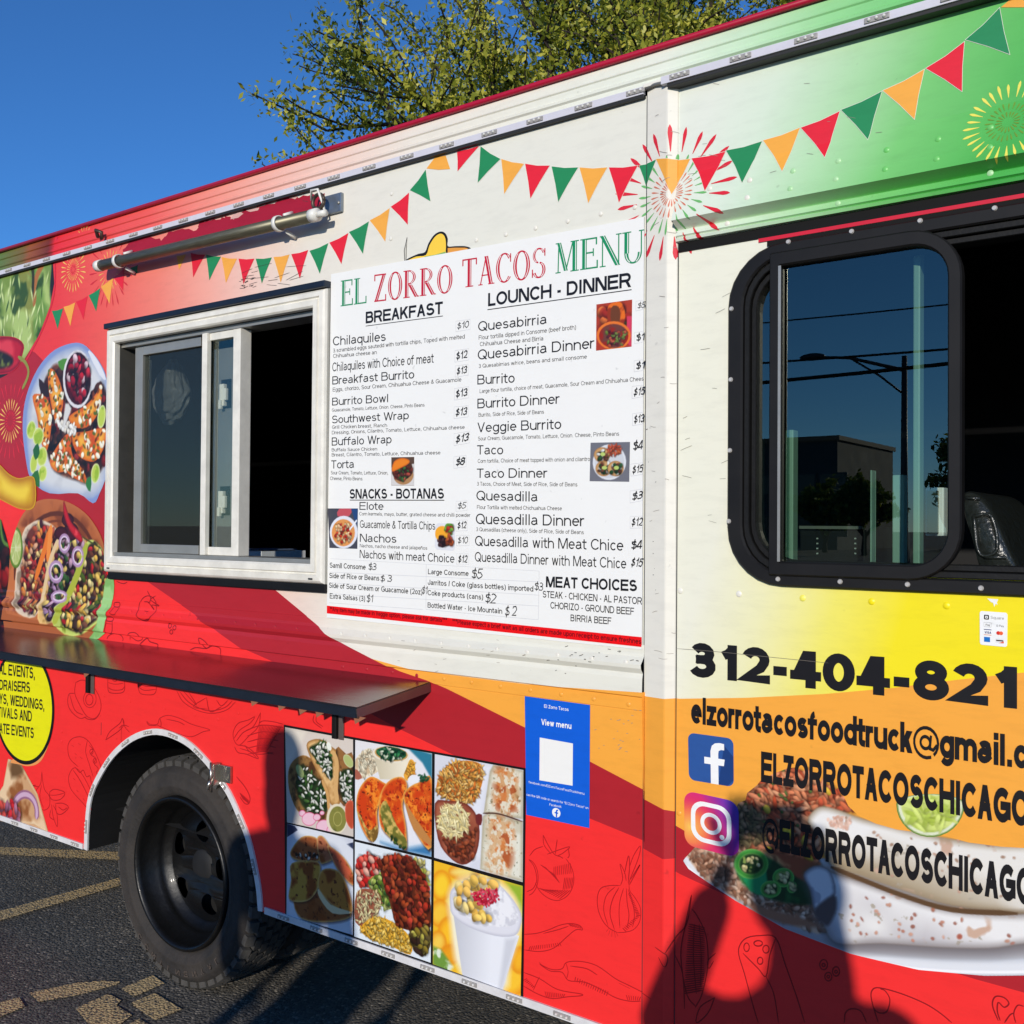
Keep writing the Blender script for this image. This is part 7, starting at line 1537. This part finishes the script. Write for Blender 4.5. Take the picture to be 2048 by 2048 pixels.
p.poly([(1165, 1160), (1210, 1120), (1260, 1100), (1400, 1100), (1500, 1180), (1570, 1290), (1566, 1370), (1530, 1420), (1420, 1420), (1270, 1370), (1175, 1300), (1160, 1230)], (222, 222, 230), sm=3, edge=((190, 190, 202), .01))
p.poly([(1180, 1170), (1240, 1110), (1390, 1095), (1480, 1170), (1550, 1290), (1540, 1350), (1440, 1370), (1290, 1330), (1190, 1250)], (236, 236, 240), sm=3, tex=[((206, 206, 214), 60, .5, .7)])
p.dots([(1180, 1150), (1260, 1110), (1330, 1090), (1410, 1090), (1420, 1140), (1330, 1190), (1340, 1280), (1430, 1350), (1330, 1330), (1200, 1240)], 46, .030, .024, [(246, 220, 140), (250, 206, 100), (240, 190, 90), (250, 232, 180)], shade=.35, sd=12)
p.dots([(1280, 1180), (1340, 1150), (1430, 1150), (1445, 1210), (1380, 1250), (1320, 1240)], 170, .008, .006, [(200, 30, 60), (226, 80, 100), (176, 20, 44)], shade=.2, sd=13); p.build('corn_cup_photo', .0022, photos)

# --- small photographs on the menu board
def thumb(name, q, c, base, fn, y=YM):
    P = Print([c(*v) for v in q], .0017, base, c); fn(P); P.build(name, y, menu)
def th1(p):
    p.dots([(1533, 540), (1717, 515), (1714, 757), (1531, 778)], 60, .03, .02, [(196, 60, 30), (160, 40, 24), (90, 90, 40), (220, 110, 50)], sd=1); p.poly([(1690, 600), (1717, 600), (1714, 757), (1690, 740)], (214, 60, 90))
    p.poly([(1590, 560), (1620, 530), (1660, 530), (1680, 580), (1670, 640), (1600, 650)], (230, 110, 24), sm=3, tex=[((150, 50, 20), 40, .5, .65)]); p.poly([(1608, 560), (1635, 545), (1655, 570), (1650, 640), (1610, 640)], (110, 60, 30), sm=2)
    p.ell(1622, 700, 88, 74, (232, 118, 40)); p.ell(1622, 702, 76, 62, (150, 34, 18), tex=[((110, 60, 50), 40, .45, .6)]); p.dots([(1560, 680), (1690, 680), (1670, 750), (1590, 755)], 40, .010, .007, [(190, 90, 60), (120, 140, 60), (96, 30, 40)], sd=2)
thumb('birria_photo', [(1533, 540), (1717, 515), (1714, 757), (1531, 778)], C4, (176, 60, 36), th1)
def th2(p):
    p.poly([(477, 220), (595, 200), (595, 313), (477, 312)], (214, 210, 206)); p.ell(540, 260, 52, 48, (176, 130, 84), rot=-.3); p.poly([(480, 250), (500, 210), (560, 190), (585, 210), (580, 260), (520, 290)], (80, 50, 30), sm=3); p.dots([(490, 240), (570, 200), (585, 240), (540, 285), (490, 290)], 50, .014, .008, [(60, 100, 40), (120, 50, 30), (90, 40, 26), (180, 70, 50)], sd=3)
    p.poly([(480, 240), (490, 190), (530, 170), (568, 180), (566, 200), (520, 225)], (236, 130, 24), sm=3, edge=((196, 90, 20), .006))
thumb('sandwich_photo', [(477, 167), (595, 165), (594, 313), (477, 312)], C5, (90, 66, 50), th2)
def th3(p):
    p.ell(1600, 192, 86, 92, (220, 222, 226), rot=.2); p.ell(1600, 192, 76, 82, (206, 208, 212), rot=.2)
    for x, y in ((1562, 155), (1570, 225), (1632, 225)): p.ell(x, y, 42, 40, (206, 160, 104), edge=((170, 120, 70), .006)); p.dots([(x-26, y-20), (x+26, y-24), (x+24, y+22), (x-22, y+24)], 26, .013, .008, [(40, 80, 40), (230, 230, 220), (110, 60, 36)], sd=x); p.ell(x+4, y-4, 13, 10, (186, 206, 110))
    p.dots([(1580, 110), (1650, 110), (1655, 150), (1600, 160)], 34, .014, .005, [(214, 110, 60), (196, 80, 50)], sd=4)
thumb('taco_plate_photo', [(1503, 92), (1706, 88), (1702, 293), (1498, 290)], C5, (112, 112, 120), th3)
def th4(p):
    p.poly([(210, 430), (270, 430), (260, 470), (200, 470)], (196, 80, 90), sm=2); p.poly([(270, 430), (305, 430), (303, 520), (285, 480)], (40, 70, 120)); p.ell(232, 552, 72, 84, (226, 228, 236)); p.ell(230, 555, 60, 70, (226, 150, 80)); p.dots([(190, 520), (270, 510), (275, 590), (220, 610), (185, 580)], 60, .012, .009, [(214, 60, 24), (240, 190, 140), (196, 40, 20), (244, 214, 160)], sd=5); p.line([(262, 540), (300, 490)], .012, (236, 238, 242))
thumb('corn_bowl_photo', [(150, 430), (305, 430), (302, 638), (158, 633)], C5, (70, 70, 80), th4)
def th5(p):
    p.ell(738, 560, 36, 40, (246, 170, 40)); p.ell(775, 530, 24, 26, (110, 170, 60)); p.dots([(745, 515), (790, 510), (800, 560), (760, 560)], 20, .014, .01, [(120, 180, 60), (200, 60, 40)], sd=6); p.dots([(715, 580), (760, 575), (760, 625), (722, 625)], 30, .012, .009, [(50, 26, 30), (70, 36, 40)], sd=7); p.dots([(760, 570), (800, 570), (795, 625), (765, 625)], 26, .014, .009, [(160, 60, 30), (190, 90, 40)], sd=8)
thumb('nacho_photo', [(718, 505), (800, 507), (806, 520), (803, 640), (795, 648), (712, 642), (701, 628), (703, 520)], C5, (226, 226, 230), th5)

# --- left end of the wrap: avocado dish, pepper, round platter, board of tacos
c = CA
def left(name, out, y, res, base, fn, sm=0):
    O_ = [c(*q) for q in out]; O_ = smooth_pts(O_, sm, True) if sm else O_
    O_ = [(max(x, XL+.01), min(z, ZLED-.0065)) for x, z in O_]
    P = Print(O_, res, base, c); fn(P); return P.build(name, y, truck)
def avo(p):
    for k, (x0, w_) in enumerate(((-60, 60), (20, 60), (90, 60), (200, 50), (-130, 70))):
        p.poly([(x0, 260), (x0+w_, 250), (x0+w_+60, 500), (x0+w_+50, 800), (x0+10, 820)], (110+12*(k % 3), 140+8*(k % 2), 60), sm=3, soft=6, tex=[((172, 196, 110), 9, .42, .6), ((60, 86, 30), 14, .58, .72)])
    p.poly([(-200, 180), (80, 200), (90, 250), (-200, 300)], (120, 150, 70), soft=6, tex=[((180, 200, 120), 12, .4, .6), ((50, 80, 30), 20, .6, .7)])
    p.poly([(110, 180), (170, 130), (290, 110), (260, 230), (170, 300), (190, 340), (130, 260), (95, 235)], (150, 86, 40), sm=3, tex=[((90, 44, 22), 20, .45, .65), ((196, 120, 60), 30, .6, .7)])
    p.line([(270, 240), (215, 360), (205, 520)], .03, (176, 110, 52)); p.line([(185, 260), (200, 330), (195, 470)], .02, (56, 56, 24)); p.dots([(-100, 300), (300, 300), (220, 760), (-100, 800)], 70, .05, .010, [(206, 222, 150), (180, 204, 120), (60, 90, 30)], shade=.15, ang=1.4, spread=.5, sd=3)
left('avocado_dish_print', [(-900, 330), (-700, 60), (-300, -30), (100, 60), (300, 110), (320, 160), (326, 380), (300, 520), (235, 690), (150, 830), (40, 930), (-200, 1050), (-600, 1000)], .0007, .004, (40, 36, 28), lambda p: (p.poly([(-880, 330), (-690, 90), (-300, 0), (100, 70), (295, 118), (302, 380), (275, 520), (215, 680), (130, 810), (20, 900), (-200, 1020), (-600, 970)], (120, 146, 66), sm=3, soft=2), avo(p)), 0)
strokes('dish_rim_print', [[c(*q) for q in smooth_pts([(345, 100), (332, 180), (330, 400), (300, 540), (235, 700), (160, 840)], 3)]], .008, .0011, vinyl('vinyl_rim', (214, 40, 60)), truck, sm=1)
def pep(p):
    p.poly([(-120, 740), (-10, 705), (90, 710), (140, 750), (130, 810), (110, 870), (60, 910), (-30, 922), (-120, 910)], (186, 24, 40), sm=4, edge=((120, 10, 24), .02), tex=[((220, 60, 70), 8, .5, .66)]); p.poly([(-60, 780), (20, 790), (80, 830), (60, 880), (-40, 890)], (40, 30, 20), sm=3, soft=4, tex=[((110, 120, 50), 14, .5, .6)])
left('pepper_print', [(-140, 730), (-20, 700), (90, 704), (144, 748), (134, 815), (112, 876), (62, 918), (-30, 928), (-140, 918)], .0012, .004, (186, 24, 40), pep, 3)
strokes('pepper_stem_print', [[c(*q) for q in ((110, 820), (150, 850), (172, 900), (165, 950), (135, 1015))]], .014, .0013, vinyl('vinyl_stem', (140, 140, 60)), truck)
plate = [(138, 1250), (150, 1100), (190, 970), (250, 860), (330, 780), (430, 740), (500, 745), (560, 800), (610, 870), (642, 960), (650, 1200), (645, 1500), (600, 1640), (560, 1700), (470, 1640), (300, 1640), (190, 1560), (155, 1420)]
def pla(p):
    p.poly([(160, 1250), (172, 1100), (210, 980), (265, 880), (340, 805), (430, 765), (500, 770), (620, 900), (650, 1100), (650, 1500), (560, 1670), (300, 1640), (200, 1550), (172, 1420)], (212, 214, 216), sm=3, soft=3, edge=((150, 166, 200), .05), tex=[((190, 192, 196), 10, .5, .7)])
    q = [(300, 900), (370, 880), (480, 1120), (600, 980), (650, 1100), (640, 1450), (500, 1560), (330, 1500), (260, 1300), (240, 1080)]; p.poly(q, (58, 34, 26), sm=3, soft=5, tex=[((110, 60, 40), 40, .5, .65)]); p.dots(q, 150, .05, .03, [(70, 36, 26), (40, 24, 20), (120, 60, 40), (150, 40, 36)], sd=2)
    p.poly([(235, 950), (280, 1000), (300, 1060), (250, 1050)], (50, 30, 26), sm=2); p.poly([(350, 850), (410, 830), (400, 890), (370, 900)], (80, 140, 50), sm=2)
    for q, b in (([(292, 905), (325, 900), (365, 980), (382, 1080), (370, 1160), (345, 1225), (320, 1160), (295, 1020)], 0), ([(197, 1060), (240, 1045), (290, 1080), (312, 1180), (300, 1320), (275, 1390), (240, 1300), (225, 1180)], 0), ([(610, 985), (612, 1080), (580, 1180), (520, 1245), (450, 1240), (415, 1180), (520, 1110), (580, 1040)], 0), ([(430, 1290), (520, 1270), (632, 1250), (630, 1350), (590, 1430), (545, 1450), (470, 1410)], 0), ([(350, 1350), (410, 1280), (430, 1330), (400, 1400), (395, 1500), (340, 1510), (300, 1450)], 1), ([(420, 1330), (440, 1420), (500, 1500), (520, 1580), (410, 1520), (395, 1440)], 1)):
        p.poly([(x+6, y+10) for x, y in q], (40, 22, 18), sm=3, soft=5, alpha=.7); p.poly(q, (232, 140, 30) if not b else (222, 76, 34), sm=3, edge=((214, 96, 20), .03), tex=[((244, 176, 60), 18, .45, .6), ((206, 80, 24), 26, .6, .72)]); p.dots(q, 13, .026, .017, [(246, 240, 216)], shade=.2, sd=4); p.dots(q, 22, .020, .010, [(90, 110, 40), (120, 60, 20)], shade=.2, sd=5)
    p.dots([(340, 1200), (440, 1220), (470, 1290), (380, 1280)], 60, .022, .014, [(246, 244, 236), (226, 220, 206)], shade=.2, sd=6)
    for x, y, rx, ry in ((190, 1260, 28, 55), (232, 1300, 32, 55), (255, 1420, 30, 60), (205, 1460, 22, 60), (258, 1520, 26, 50), (575, 1520, 26, 60), (612, 1180, 24, 70)): p.ell(x, y, rx, ry, (186, 206, 80), rot=.1, edge=((226, 236, 180), .012), tex=[((150, 184, 50), 30, .5, .6)])
    p.poly([(200, 1380), (230, 1340), (240, 1400), (215, 1440)], (40, 100, 50), sm=2); p.poly([(190, 1540), (230, 1500), (240, 1600), (200, 1600)], (50, 110, 50), sm=2); p.poly([(520, 1560), (550, 1540), (545, 1630), (520, 1600)], (50, 120, 60), sm=2)
    p.ell(468, 955, 88, 175, (222, 220, 222)); p.ell(470, 952, 78, 158, (96, 18, 30), edge=((50, 8, 16), .03)); p.dots([(410, 880), (470, 810), (530, 880), (540, 1000), (480, 1090), (420, 1030)], 130, .034, .026, [(170, 24, 44), (206, 40, 56), (120, 16, 30), (230, 200, 206), (60, 30, 30)], sd=7)
    p.poly([(530, 790), (560, 800), (610, 880), (640, 960), (600, 930)], (224, 226, 232), sm=2); p.poly([(395, 1100), (430, 1130), (410, 1190), (380, 1260)], (216, 214, 210), sm=2, soft=3)
left('platter_print', plate, .0016, .0030, (132, 150, 200), pla, 3)
c = CB
def board(p):
    p.poly([(60, 500), (70, 100), (120, -60), (190, -150), (270, -185), (380, -178), (480, -130), (560, -50), (620, 80), (650, 250), (660, 500)], (170, 92, 48), sm=3, tex=[((196, 112, 62), 6, .4, .6), ((130, 64, 34), 14, .55, .7)], edge=((188, 106, 60), .05))
    p.ringline(345, 300, 255, 400, .018, (96, 44, 26), 180, 360); p.ringline(345, 310, 225, 365, .010, (116, 56, 32), 190, 350)
    for q, tcol, fill, cols in (([(95, 420), (100, 250), (140, 20), (190, -40), (250, -60), (330, -20), (372, 60), (340, 200), (280, 380), (230, 520), (130, 500)], (206, 186, 164), (110, 50, 40), [(206, 50, 44), (226, 170, 130), (236, 140, 60), (246, 210, 130), (150, 40, 50), (70, 30, 40), (190, 90, 60)]),
            ([(250, 420), (300, 180), (370, 40), (400, 10), (470, 20), (530, 90), (510, 200), (450, 380), (400, 520), (260, 560)], (216, 176, 110), (56, 34, 40), [(240, 206, 110), (110, 40, 60), (60, 26, 40), (180, 140, 180), (60, 100, 50), (200, 160, 180), (40, 26, 30)]),
            ([(330, 540), (440, 300), (500, 120), (540, 60), (590, 80), (640, 160), (680, 330), (670, 460), (600, 560), (440, 640)], (180, 196, 96), (70, 44, 34), [(244, 204, 100), (240, 190, 80), (206, 40, 44), (60, 36, 30), (90, 110, 40), (240, 220, 150), (120, 70, 50)])):
        p.poly(q, tcol, sm=3, soft=2, edge=((min(255, tcol[0]+30), min(255, tcol[1]+26), min(255, tcol[2]+20)), .02), tex=[((tcol[0]-60, tcol[1]-60, tcol[2]-60), 18, .62, .7)])
        cx_ = sum(a for a, b in q)/len(q); cy = sum(b for a, b in q)/len(q); q2 = [(cx_+(a-cx_)*.80+8, cy+(b-cy)*.92) for a, b in q]
        p.poly(q2, fill, sm=3, soft=3); p.dots(q2, 210, .036, .022, cols, sd=int(cx_))
    p.line([(300, 0), (270, 120), (215, 300)], .03, (230, 120, 40)); p.line([(310, -30), (300, 80), (290, 190)], .03, (238, 140, 60)); p.line([(360, 40), (300, 200), (250, 480)], .022, (226, 196, 150)); p.line([(525, 80), (470, 260), (380, 470), (340, 560)], .035, (172, 180, 60))
    for x, y, rx, ry in ((430, 50, 45, 40), (370, 60, 40, 30), (410, -20, 36, 30)): p.ell(x, y-40, rx, ry*1.4, (70, 20, 34), edge=((30, 8, 16), .012))
    for x, y, rx, ry in ((340, 250, 40, 60), (470, 160, 32, 55), (360, 400, 45, 30), (390, 80, 30, 50)): p.ringline(x, y, rx, ry, .012, (176, 140, 176)); p.ringline(x, y, rx*.8, ry*.8, .006, (226, 206, 226))
    p.poly([(635, 300), (690, 300), (680, 500), (620, 650), (540, 650), (600, 560)], (160, 206, 130), sm=2, tex=[((130, 180, 100), 20, .5, .7)])
    p.ell(98, 105, 42, 125, (132, 158, 62), edge=((70, 110, 30), .02)); p.ell(98, 105, 32, 105, (176, 190, 110), tex=[((200, 206, 140), 30, .5, .6)])
    for k in range(8): p.line([(98, 105), (98+30*math.cos(k*.785), 105+100*math.sin(k*.785))], .004, (226, 230, 190))
    p.poly([(386, -175), (400, -140), (430, -50), (480, 10), (500, 60), (480, 70), (420, 0), (385, -100)], (196, 30, 44), sm=3, edge=((120, 14, 26), .012), tex=[((230, 70, 80), 20, .6, .7)]); p.line([(495, 40), (560, 80), (610, 110)], .006, (60, 70, 30))
brd = [(40, 640), (55, 300), (70, 100), (120, -60), (190, -150), (270, -185), (380, -178), (480, -130), (560, -50), (625, 80), (640, 260), (686, 300), (680, 420), (650, 540), (600, 650), (300, 700)]
left('taco_board_print', brd, .0024, .0030, (170, 92, 48), board, 3)
c = CA
def sq(p): p.poly([(-200, 1340), (-80, 1400), (0, 1470), (60, 1530), (120, 1555), (190, 1540), (212, 1570), (215, 1680), (190, 1730), (120, 1728), (40, 1690), (-60, 1640), (-200, 1600)], (216, 170, 24), sm=3, soft=2, edge=((176, 110, 10), .05), tex=[((240, 206, 60), 6, .5, .65)])
left('squash_print', [(-200, 1330), (-80, 1390), (0, 1464), (60, 1524), (120, 1550), (190, 1536), (216, 1566), (220, 1684), (192, 1736), (118, 1732), (38, 1694), (-60, 1646), (-200, 1606)], .0033, .0040, (216, 170, 24), sq, 3)
c = CB
def dk(p): p.dots([(-200, -100), (30, -60), (60, 300), (40, 640), (-200, 640)], 160, .07, .05, [(60, 16, 16), (150, 24, 24), (30, 34, 20), (196, 40, 30), (40, 20, 20)], sd=3); p.line([(0, -100), (20, 60), (70, 100)], .016, (90, 130, 50))
left('dark_pepper_print', [(-700, -100), (-60, -120), (10, -60), (40, 40), (60, 120), (60, 420), (90, 560), (60, 700), (-700, 700)], .0020, .005, (36, 16, 16), dk, 0)
# slice of toast and onion at the lower left corner, orange slip behind the badge
c = CX
def toast(p):
    p.poly([(-80, 860), (20, 700), (45, 565), (100, 580), (190, 740), (245, 940), (180, 900)], (206, 160, 116), sm=0, soft=2, edge=((226, 200, 160), .012), tex=[((150, 92, 50), 12, .5, .66), ((232, 200, 160), 9, .55, .7)]); p.poly([(60, 575), (110, 590), (120, 640), (60, 660)], (110, 80, 50), sm=2, soft=8)
    p.ringline(130, 840, 62, 95, .034, (150, 100, 130), 150, 380); p.ringline(130, 840, 62, 95, .018, (206, 170, 196), 150, 380); p.dots([(0, 780), (90, 800), (110, 890), (-20, 870)], 30, .05, .03, [(206, 40, 50), (170, 110, 140), (226, 90, 80)], sd=3)
left('toast_print', [(-80, 860), (18, 700), (43, 562), (104, 577), (196, 745), (252, 945), (100, 900), (-80, 868)], .0012, .003, (206, 160, 116), toast, 0)
sheet('orange_slip_print', [CX(*q) for q in smooth_pts([(60, 570), (240, 480), (232, 540), (200, 585), (150, 600), (100, 590)], 3, True)], .0014, vinyl('vinyl_slip', (228, 150, 84)), truck)

# --- burrito plate on the cab
c = CD
pl_out = [CR(148, 245), CR(165, 225), CR(230, 130), CR(330, 30), CR(420, -60), CR(560, -130), CR(700, -150), CR(850, -110), CR(960, -40), CR(1080, 30)]
def burr(p):
    cr = lambda x, y: ((x/2.583+1300-1404)*3, (y/2.583+1600-1404)*3)
    Q = lambda *L_: [cr(*q) for q in L_]
    p.poly(Q((148, 245), (300, 240), (900, 300), (2200, 500), (2200, 905), (1700, 912), (1300, 880), (900, 790), (560, 660), (330, 500), (190, 360)), (190, 192, 198), sm=0, soft=2)
    p.poly(Q((148, 245), (180, 220), (280, 260), (500, 560), (900, 740), (1500, 820), (2200, 820), (2200, 900), (1700, 912), (1300, 880), (900, 790), (560, 660), (330, 500), (190, 360)), (226, 228, 232), sm=3, soft=2, edge=((196, 200, 208), .012))
    p.poly(Q((250, 430), (420, 560), (700, 690), (1000, 770), (1500, 800), (2200, 780), (2200, 700), (1000, 640), (600, 520), (350, 380)), (150, 140, 140), sm=3, soft=10, alpha=.6)
    q = Q((170, 245), (300, 150), (450, 200), (620, 420), (870, 480), (900, 680), (760, 655), (560, 560), (380, 470), (260, 380), (200, 300)); p.poly(q, (176, 136, 110), sm=3, soft=3, tex=[((214, 176, 146), 16, .4, .6), ((110, 66, 46), 22, .55, .7)]); p.dots(q, 420, .016, .008, [(206, 160, 130), (160, 112, 88), (222, 190, 164), (140, 96, 72)], sd=2, shade=.3)
    p.poly(Q((520, 540), (620, 560), (870, 640), (850, 655), (700, 640), (560, 590)), (160, 110, 84), sm=3, soft=5)
    q = Q((330, 130), (440, 0), (470, -60), (580, -130), (720, -170), (830, -130), (960, -40), (1070, 25), (900, 120), (860, 330), (700, 280), (520, 240), (400, 220)); p.poly(q, (196, 96, 60), sm=3); p.dots(q, 620, .027, .0095, [(238, 142, 98), (230, 118, 76), (246, 172, 126), (214, 92, 58), (240, 150, 104)], sd=3); p.dots(q, 22, .010, .006, [(90, 116, 56)], sd=4); p.dots(q, 7, .022, .014, [(240, 196, 60)], sd=5)
    q = Q((330, 130), (450, 30), (560, 60), (600, 200), (520, 240), (400, 220)); p.poly(q, (110, 90, 60), sm=3, soft=8, alpha=.75); p.dots(q, 170, .018, .008, [(140, 116, 80), (110, 96, 64), (160, 124, 92)], sd=5)
    q = Q((560, 260), (870, 330), (820, 470), (640, 420)); p.poly(q, (150, 76, 50), sm=3, soft=5, tex=[((206, 150, 96), 20, .5, .65), ((80, 36, 26), 30, .6, .7)])
    p.poly(Q((440, 300), (600, 290), (760, 400), (860, 460), (830, 540), (620, 510), (480, 430)), (24, 60, 34), sm=3, soft=4, tex=[((40, 120, 60), 18, .45, .6)]); p.poly(Q((480, 370), (600, 360), (590, 480), (520, 470)), (30, 150, 90), sm=2, soft=3)
    for x, y, rx, ry in ((525, 330, 88, 78), (690, 400, 56, 50), (625, 460, 54, 44), (735, 450, 26, 30)):
        X, Y = cr(x, y); kx = 3/2.583; p.ell(X, Y, rx*kx, ry*kx, (56, 136, 52), edge=((110, 180, 90), .006)); p.ell(X, Y, rx*kx*.76, ry*kx*.74, (28, 56, 28), edge=((96, 150, 70), .006), tex=[((130, 150, 76), 60, .5, .62)]); p.dots([(X-rx*.5, Y-ry*.5), (X+rx*.5, Y-ry*.5), (X+rx*.5, Y+ry*.5), (X-rx*.5, Y+ry*.5)], 9, .012, .008, [(226, 214, 150)], sd=int(x))
    b1 = Q((815, 110), (850, 50), (900, 32), (980, 52), (1100, 95), (1250, 130), (1500, 190), (1800, 230), (2200, 260), (2200, 600), (1800, 572), (1560, 545), (1320, 470), (1090, 390), (930, 330), (880, 200))
    p.poly([(x, y+14) for x, y in b1], (96, 76, 60), sm=3, soft=10, alpha=.7)
    spots = [((236, 234, 230), 5, .40, .6), ((206, 172, 150), 26, .74, .80), ((176, 166, 150), 60, .76, .82)]
    p.poly(b1, (232, 228, 220), sm=3, soft=2, col2=(160, 140, 108), ax=Q((1300, 200), (1240, 460)), tex=spots, edge=((156, 138, 112), .016))
    p.dots(Q((910, 80), (1040, 90), (1030, 150), (930, 140)), 46, .009, .006, [(212, 176, 156), (200, 156, 136), (222, 190, 172)], shade=.05, sd=7)
    b2 = Q((795, 390), (830, 350), (880, 340), (930, 370), (1050, 410), (1200, 460), (1400, 530), (1600, 572), (1900, 590), (2200, 580), (2200, 700), (1900, 745), (1750, 765), (1500, 760), (1200, 740), (1000, 745), (930, 710), (900, 640), (850, 570), (830, 470))
    p.poly([(x+4, y+40) for x, y in b2], (104, 98, 100), sm=3, soft=16, alpha=.85); p.poly([(x-2, y-14) for x, y in b2], (104, 80, 56), sm=3, soft=8, alpha=.8); p.poly(b2, (236, 234, 232), sm=3, soft=2, col2=(170, 164, 168), ax=Q((1300, 520), (1260, 740)), tex=spots, edge=((150, 142, 140), .016))
    p.poly(Q((795, 390), (830, 350), (880, 340), (935, 372), (960, 480), (900, 540), (850, 560), (830, 470)), (214, 213, 216), sm=3, soft=2, edge=((110, 106, 112), .010), tex=[((170, 170, 180), 30, .55, .65)]); p.poly(Q((850, 570), (950, 490), (965, 560), (930, 640), (900, 640)), (96, 82, 80), sm=3, soft=4)
    p.dots(Q((960, 420), (1900, 620), (1900, 740), (1000, 720)), 40, .008, .006, [(176, 120, 100), (160, 110, 96), (196, 150, 130)], shade=.1, sd=8); p.dots(Q((900, 60), (1900, 260), (1900, 540), (1100, 370)), 36, .007, .005, [(186, 150, 130), (170, 140, 120)], shade=.1, sd=9)
    X, Y = cr(1600, 705); p.ell(X, Y, 18, 18, (166, 84, 70), edge=((190, 130, 110), .006))
    p.line(Q((935, 345), (1100, 412), (1300, 490), (1560, 566), (1900, 586)), .010, (96, 70, 46)); p.line(Q((150, 262), (190, 370), (340, 515), (560, 672), (900, 803), (1300, 893), (1700, 922), (2200, 912)), .009, (70, 40, 44)); p.line(Q((180, 330), (340, 480), (560, 640), (900, 768), (1300, 860), (1700, 888), (2200, 880)), .005, (246, 246, 248))
out = [(-112, 955), (-60, 900), (140, 700), (190, 620), (260, 560), (330, 480), (450, 400), (560, 380), (700, 410), (800, 470), (900, 620), (960, 690), (1080, 740), (1500, 810), (1900, 870), (2330, 900), (2330, 1600), (2000, 1640), (1700, 1640), (1300, 1600), (900, 1500), (500, 1350), (200, 1180), (0, 1060), (-80, 1000)]
P = Print(smooth_pts([CD(*q) for q in out], 3, True), .0019, (241, 165, 62), CD)
# background field under and around the food: the same three colours as the wrap
def field(p):
    p.poly([(-300, 200), (2600, 200), (2600, 1500), (1900, 1350), (1500, 1100), (0, 790), (-300, 700)], (241, 165, 62), soft=1)
    p.poly([(-300, 690), (0, 800), (1500, 1460), (2600, 1720), (2600, 2100), (1500, 1700), (-300, 1020)], (172, 33, 42), soft=1)
field(P); burr(P)
# cut to the outline of plate and food only
cutp = [(-112, 952), (-95, 930), (-40, 870), (60, 800), (150, 700), (200, 640), (222, 605), (262, 590), (272, 545), (330, 500), (360, 462), (430, 430), (520, 395), (640, 385), (720, 410), (790, 460), (850, 560), (880, 625), (940, 680), (1040, 728), (1170, 765), (1450, 800), (1600, 842), (1800, 868), (2400, 900), (2400, 1610), (2000, 1640), (1700, 1642), (1300, 1606), (900, 1512), (500, 1360), (200, 1190), (20, 1070), (-80, 1000)]
P.out = [CD(*q) for q in cutp]; P.build('burrito_plate_print', .0012, truck)
lime = lambda k: [(1372+205*k*math.cos(math.radians(a)), 610+(200 if math.sin(math.radians(a)) > 0 else 60)*k*math.sin(math.radians(a))) for a in range(0, 360, 12)]
Pl = Print([CD(*q) for q in lime(1)], .002, (110, 140, 60), CD); Pl.poly(lime(.95), (226, 232, 200)); Pl.poly(lime(.86), (186, 206, 90), tex=[((214, 226, 130), 40, .45, .6)]); Pl.dots(lime(.8), 60, .03, .008, [(210, 224, 120), (176, 196, 80)], shade=.15, sd=2); Pl.build('lime_print', .0016, truck)
# camera badge colours
qb = [iq(*v) for v in usq(.20)]
Pi = Print(qb, .0019, (200, 60, 140)); u = (Pi.X-iq(0, 0)[0])/(iq(1, 0)[0]-iq(0, 0)[0]); v = (Pi.Z-iq(0, .5)[1]-(iq(1, .5)[1]-iq(0, .5)[1])*u)/(iq(0, 1)[1]-iq(0, 0)[1])+.5
u, v = u[..., None], v[..., None]; mix3 = lambda a, b, t: np.array(a)*(1-t)+np.array(b)*t
t = np.clip(np.hypot(u-.1, v-.35)*1.1, 0, 1); Cc = mix3((252, 200, 90), (236, 60, 70), np.clip(t*1.7, 0, 1)); Cc = mix3((0, 0, 0), (0, 0, 0), 0)+Cc*(1-np.clip(t*1.6-.5, 0, 1))+np.array((206, 40, 150))*np.clip(t*1.6-.5, 0, 1); k = np.clip((u-.55)*1.6+(v-.5)*.9, 0, 1); Pi.I = Cc*(1-k)+np.array((84, 60, 176))*k
Pi.build('badge_field', .0022, ib)
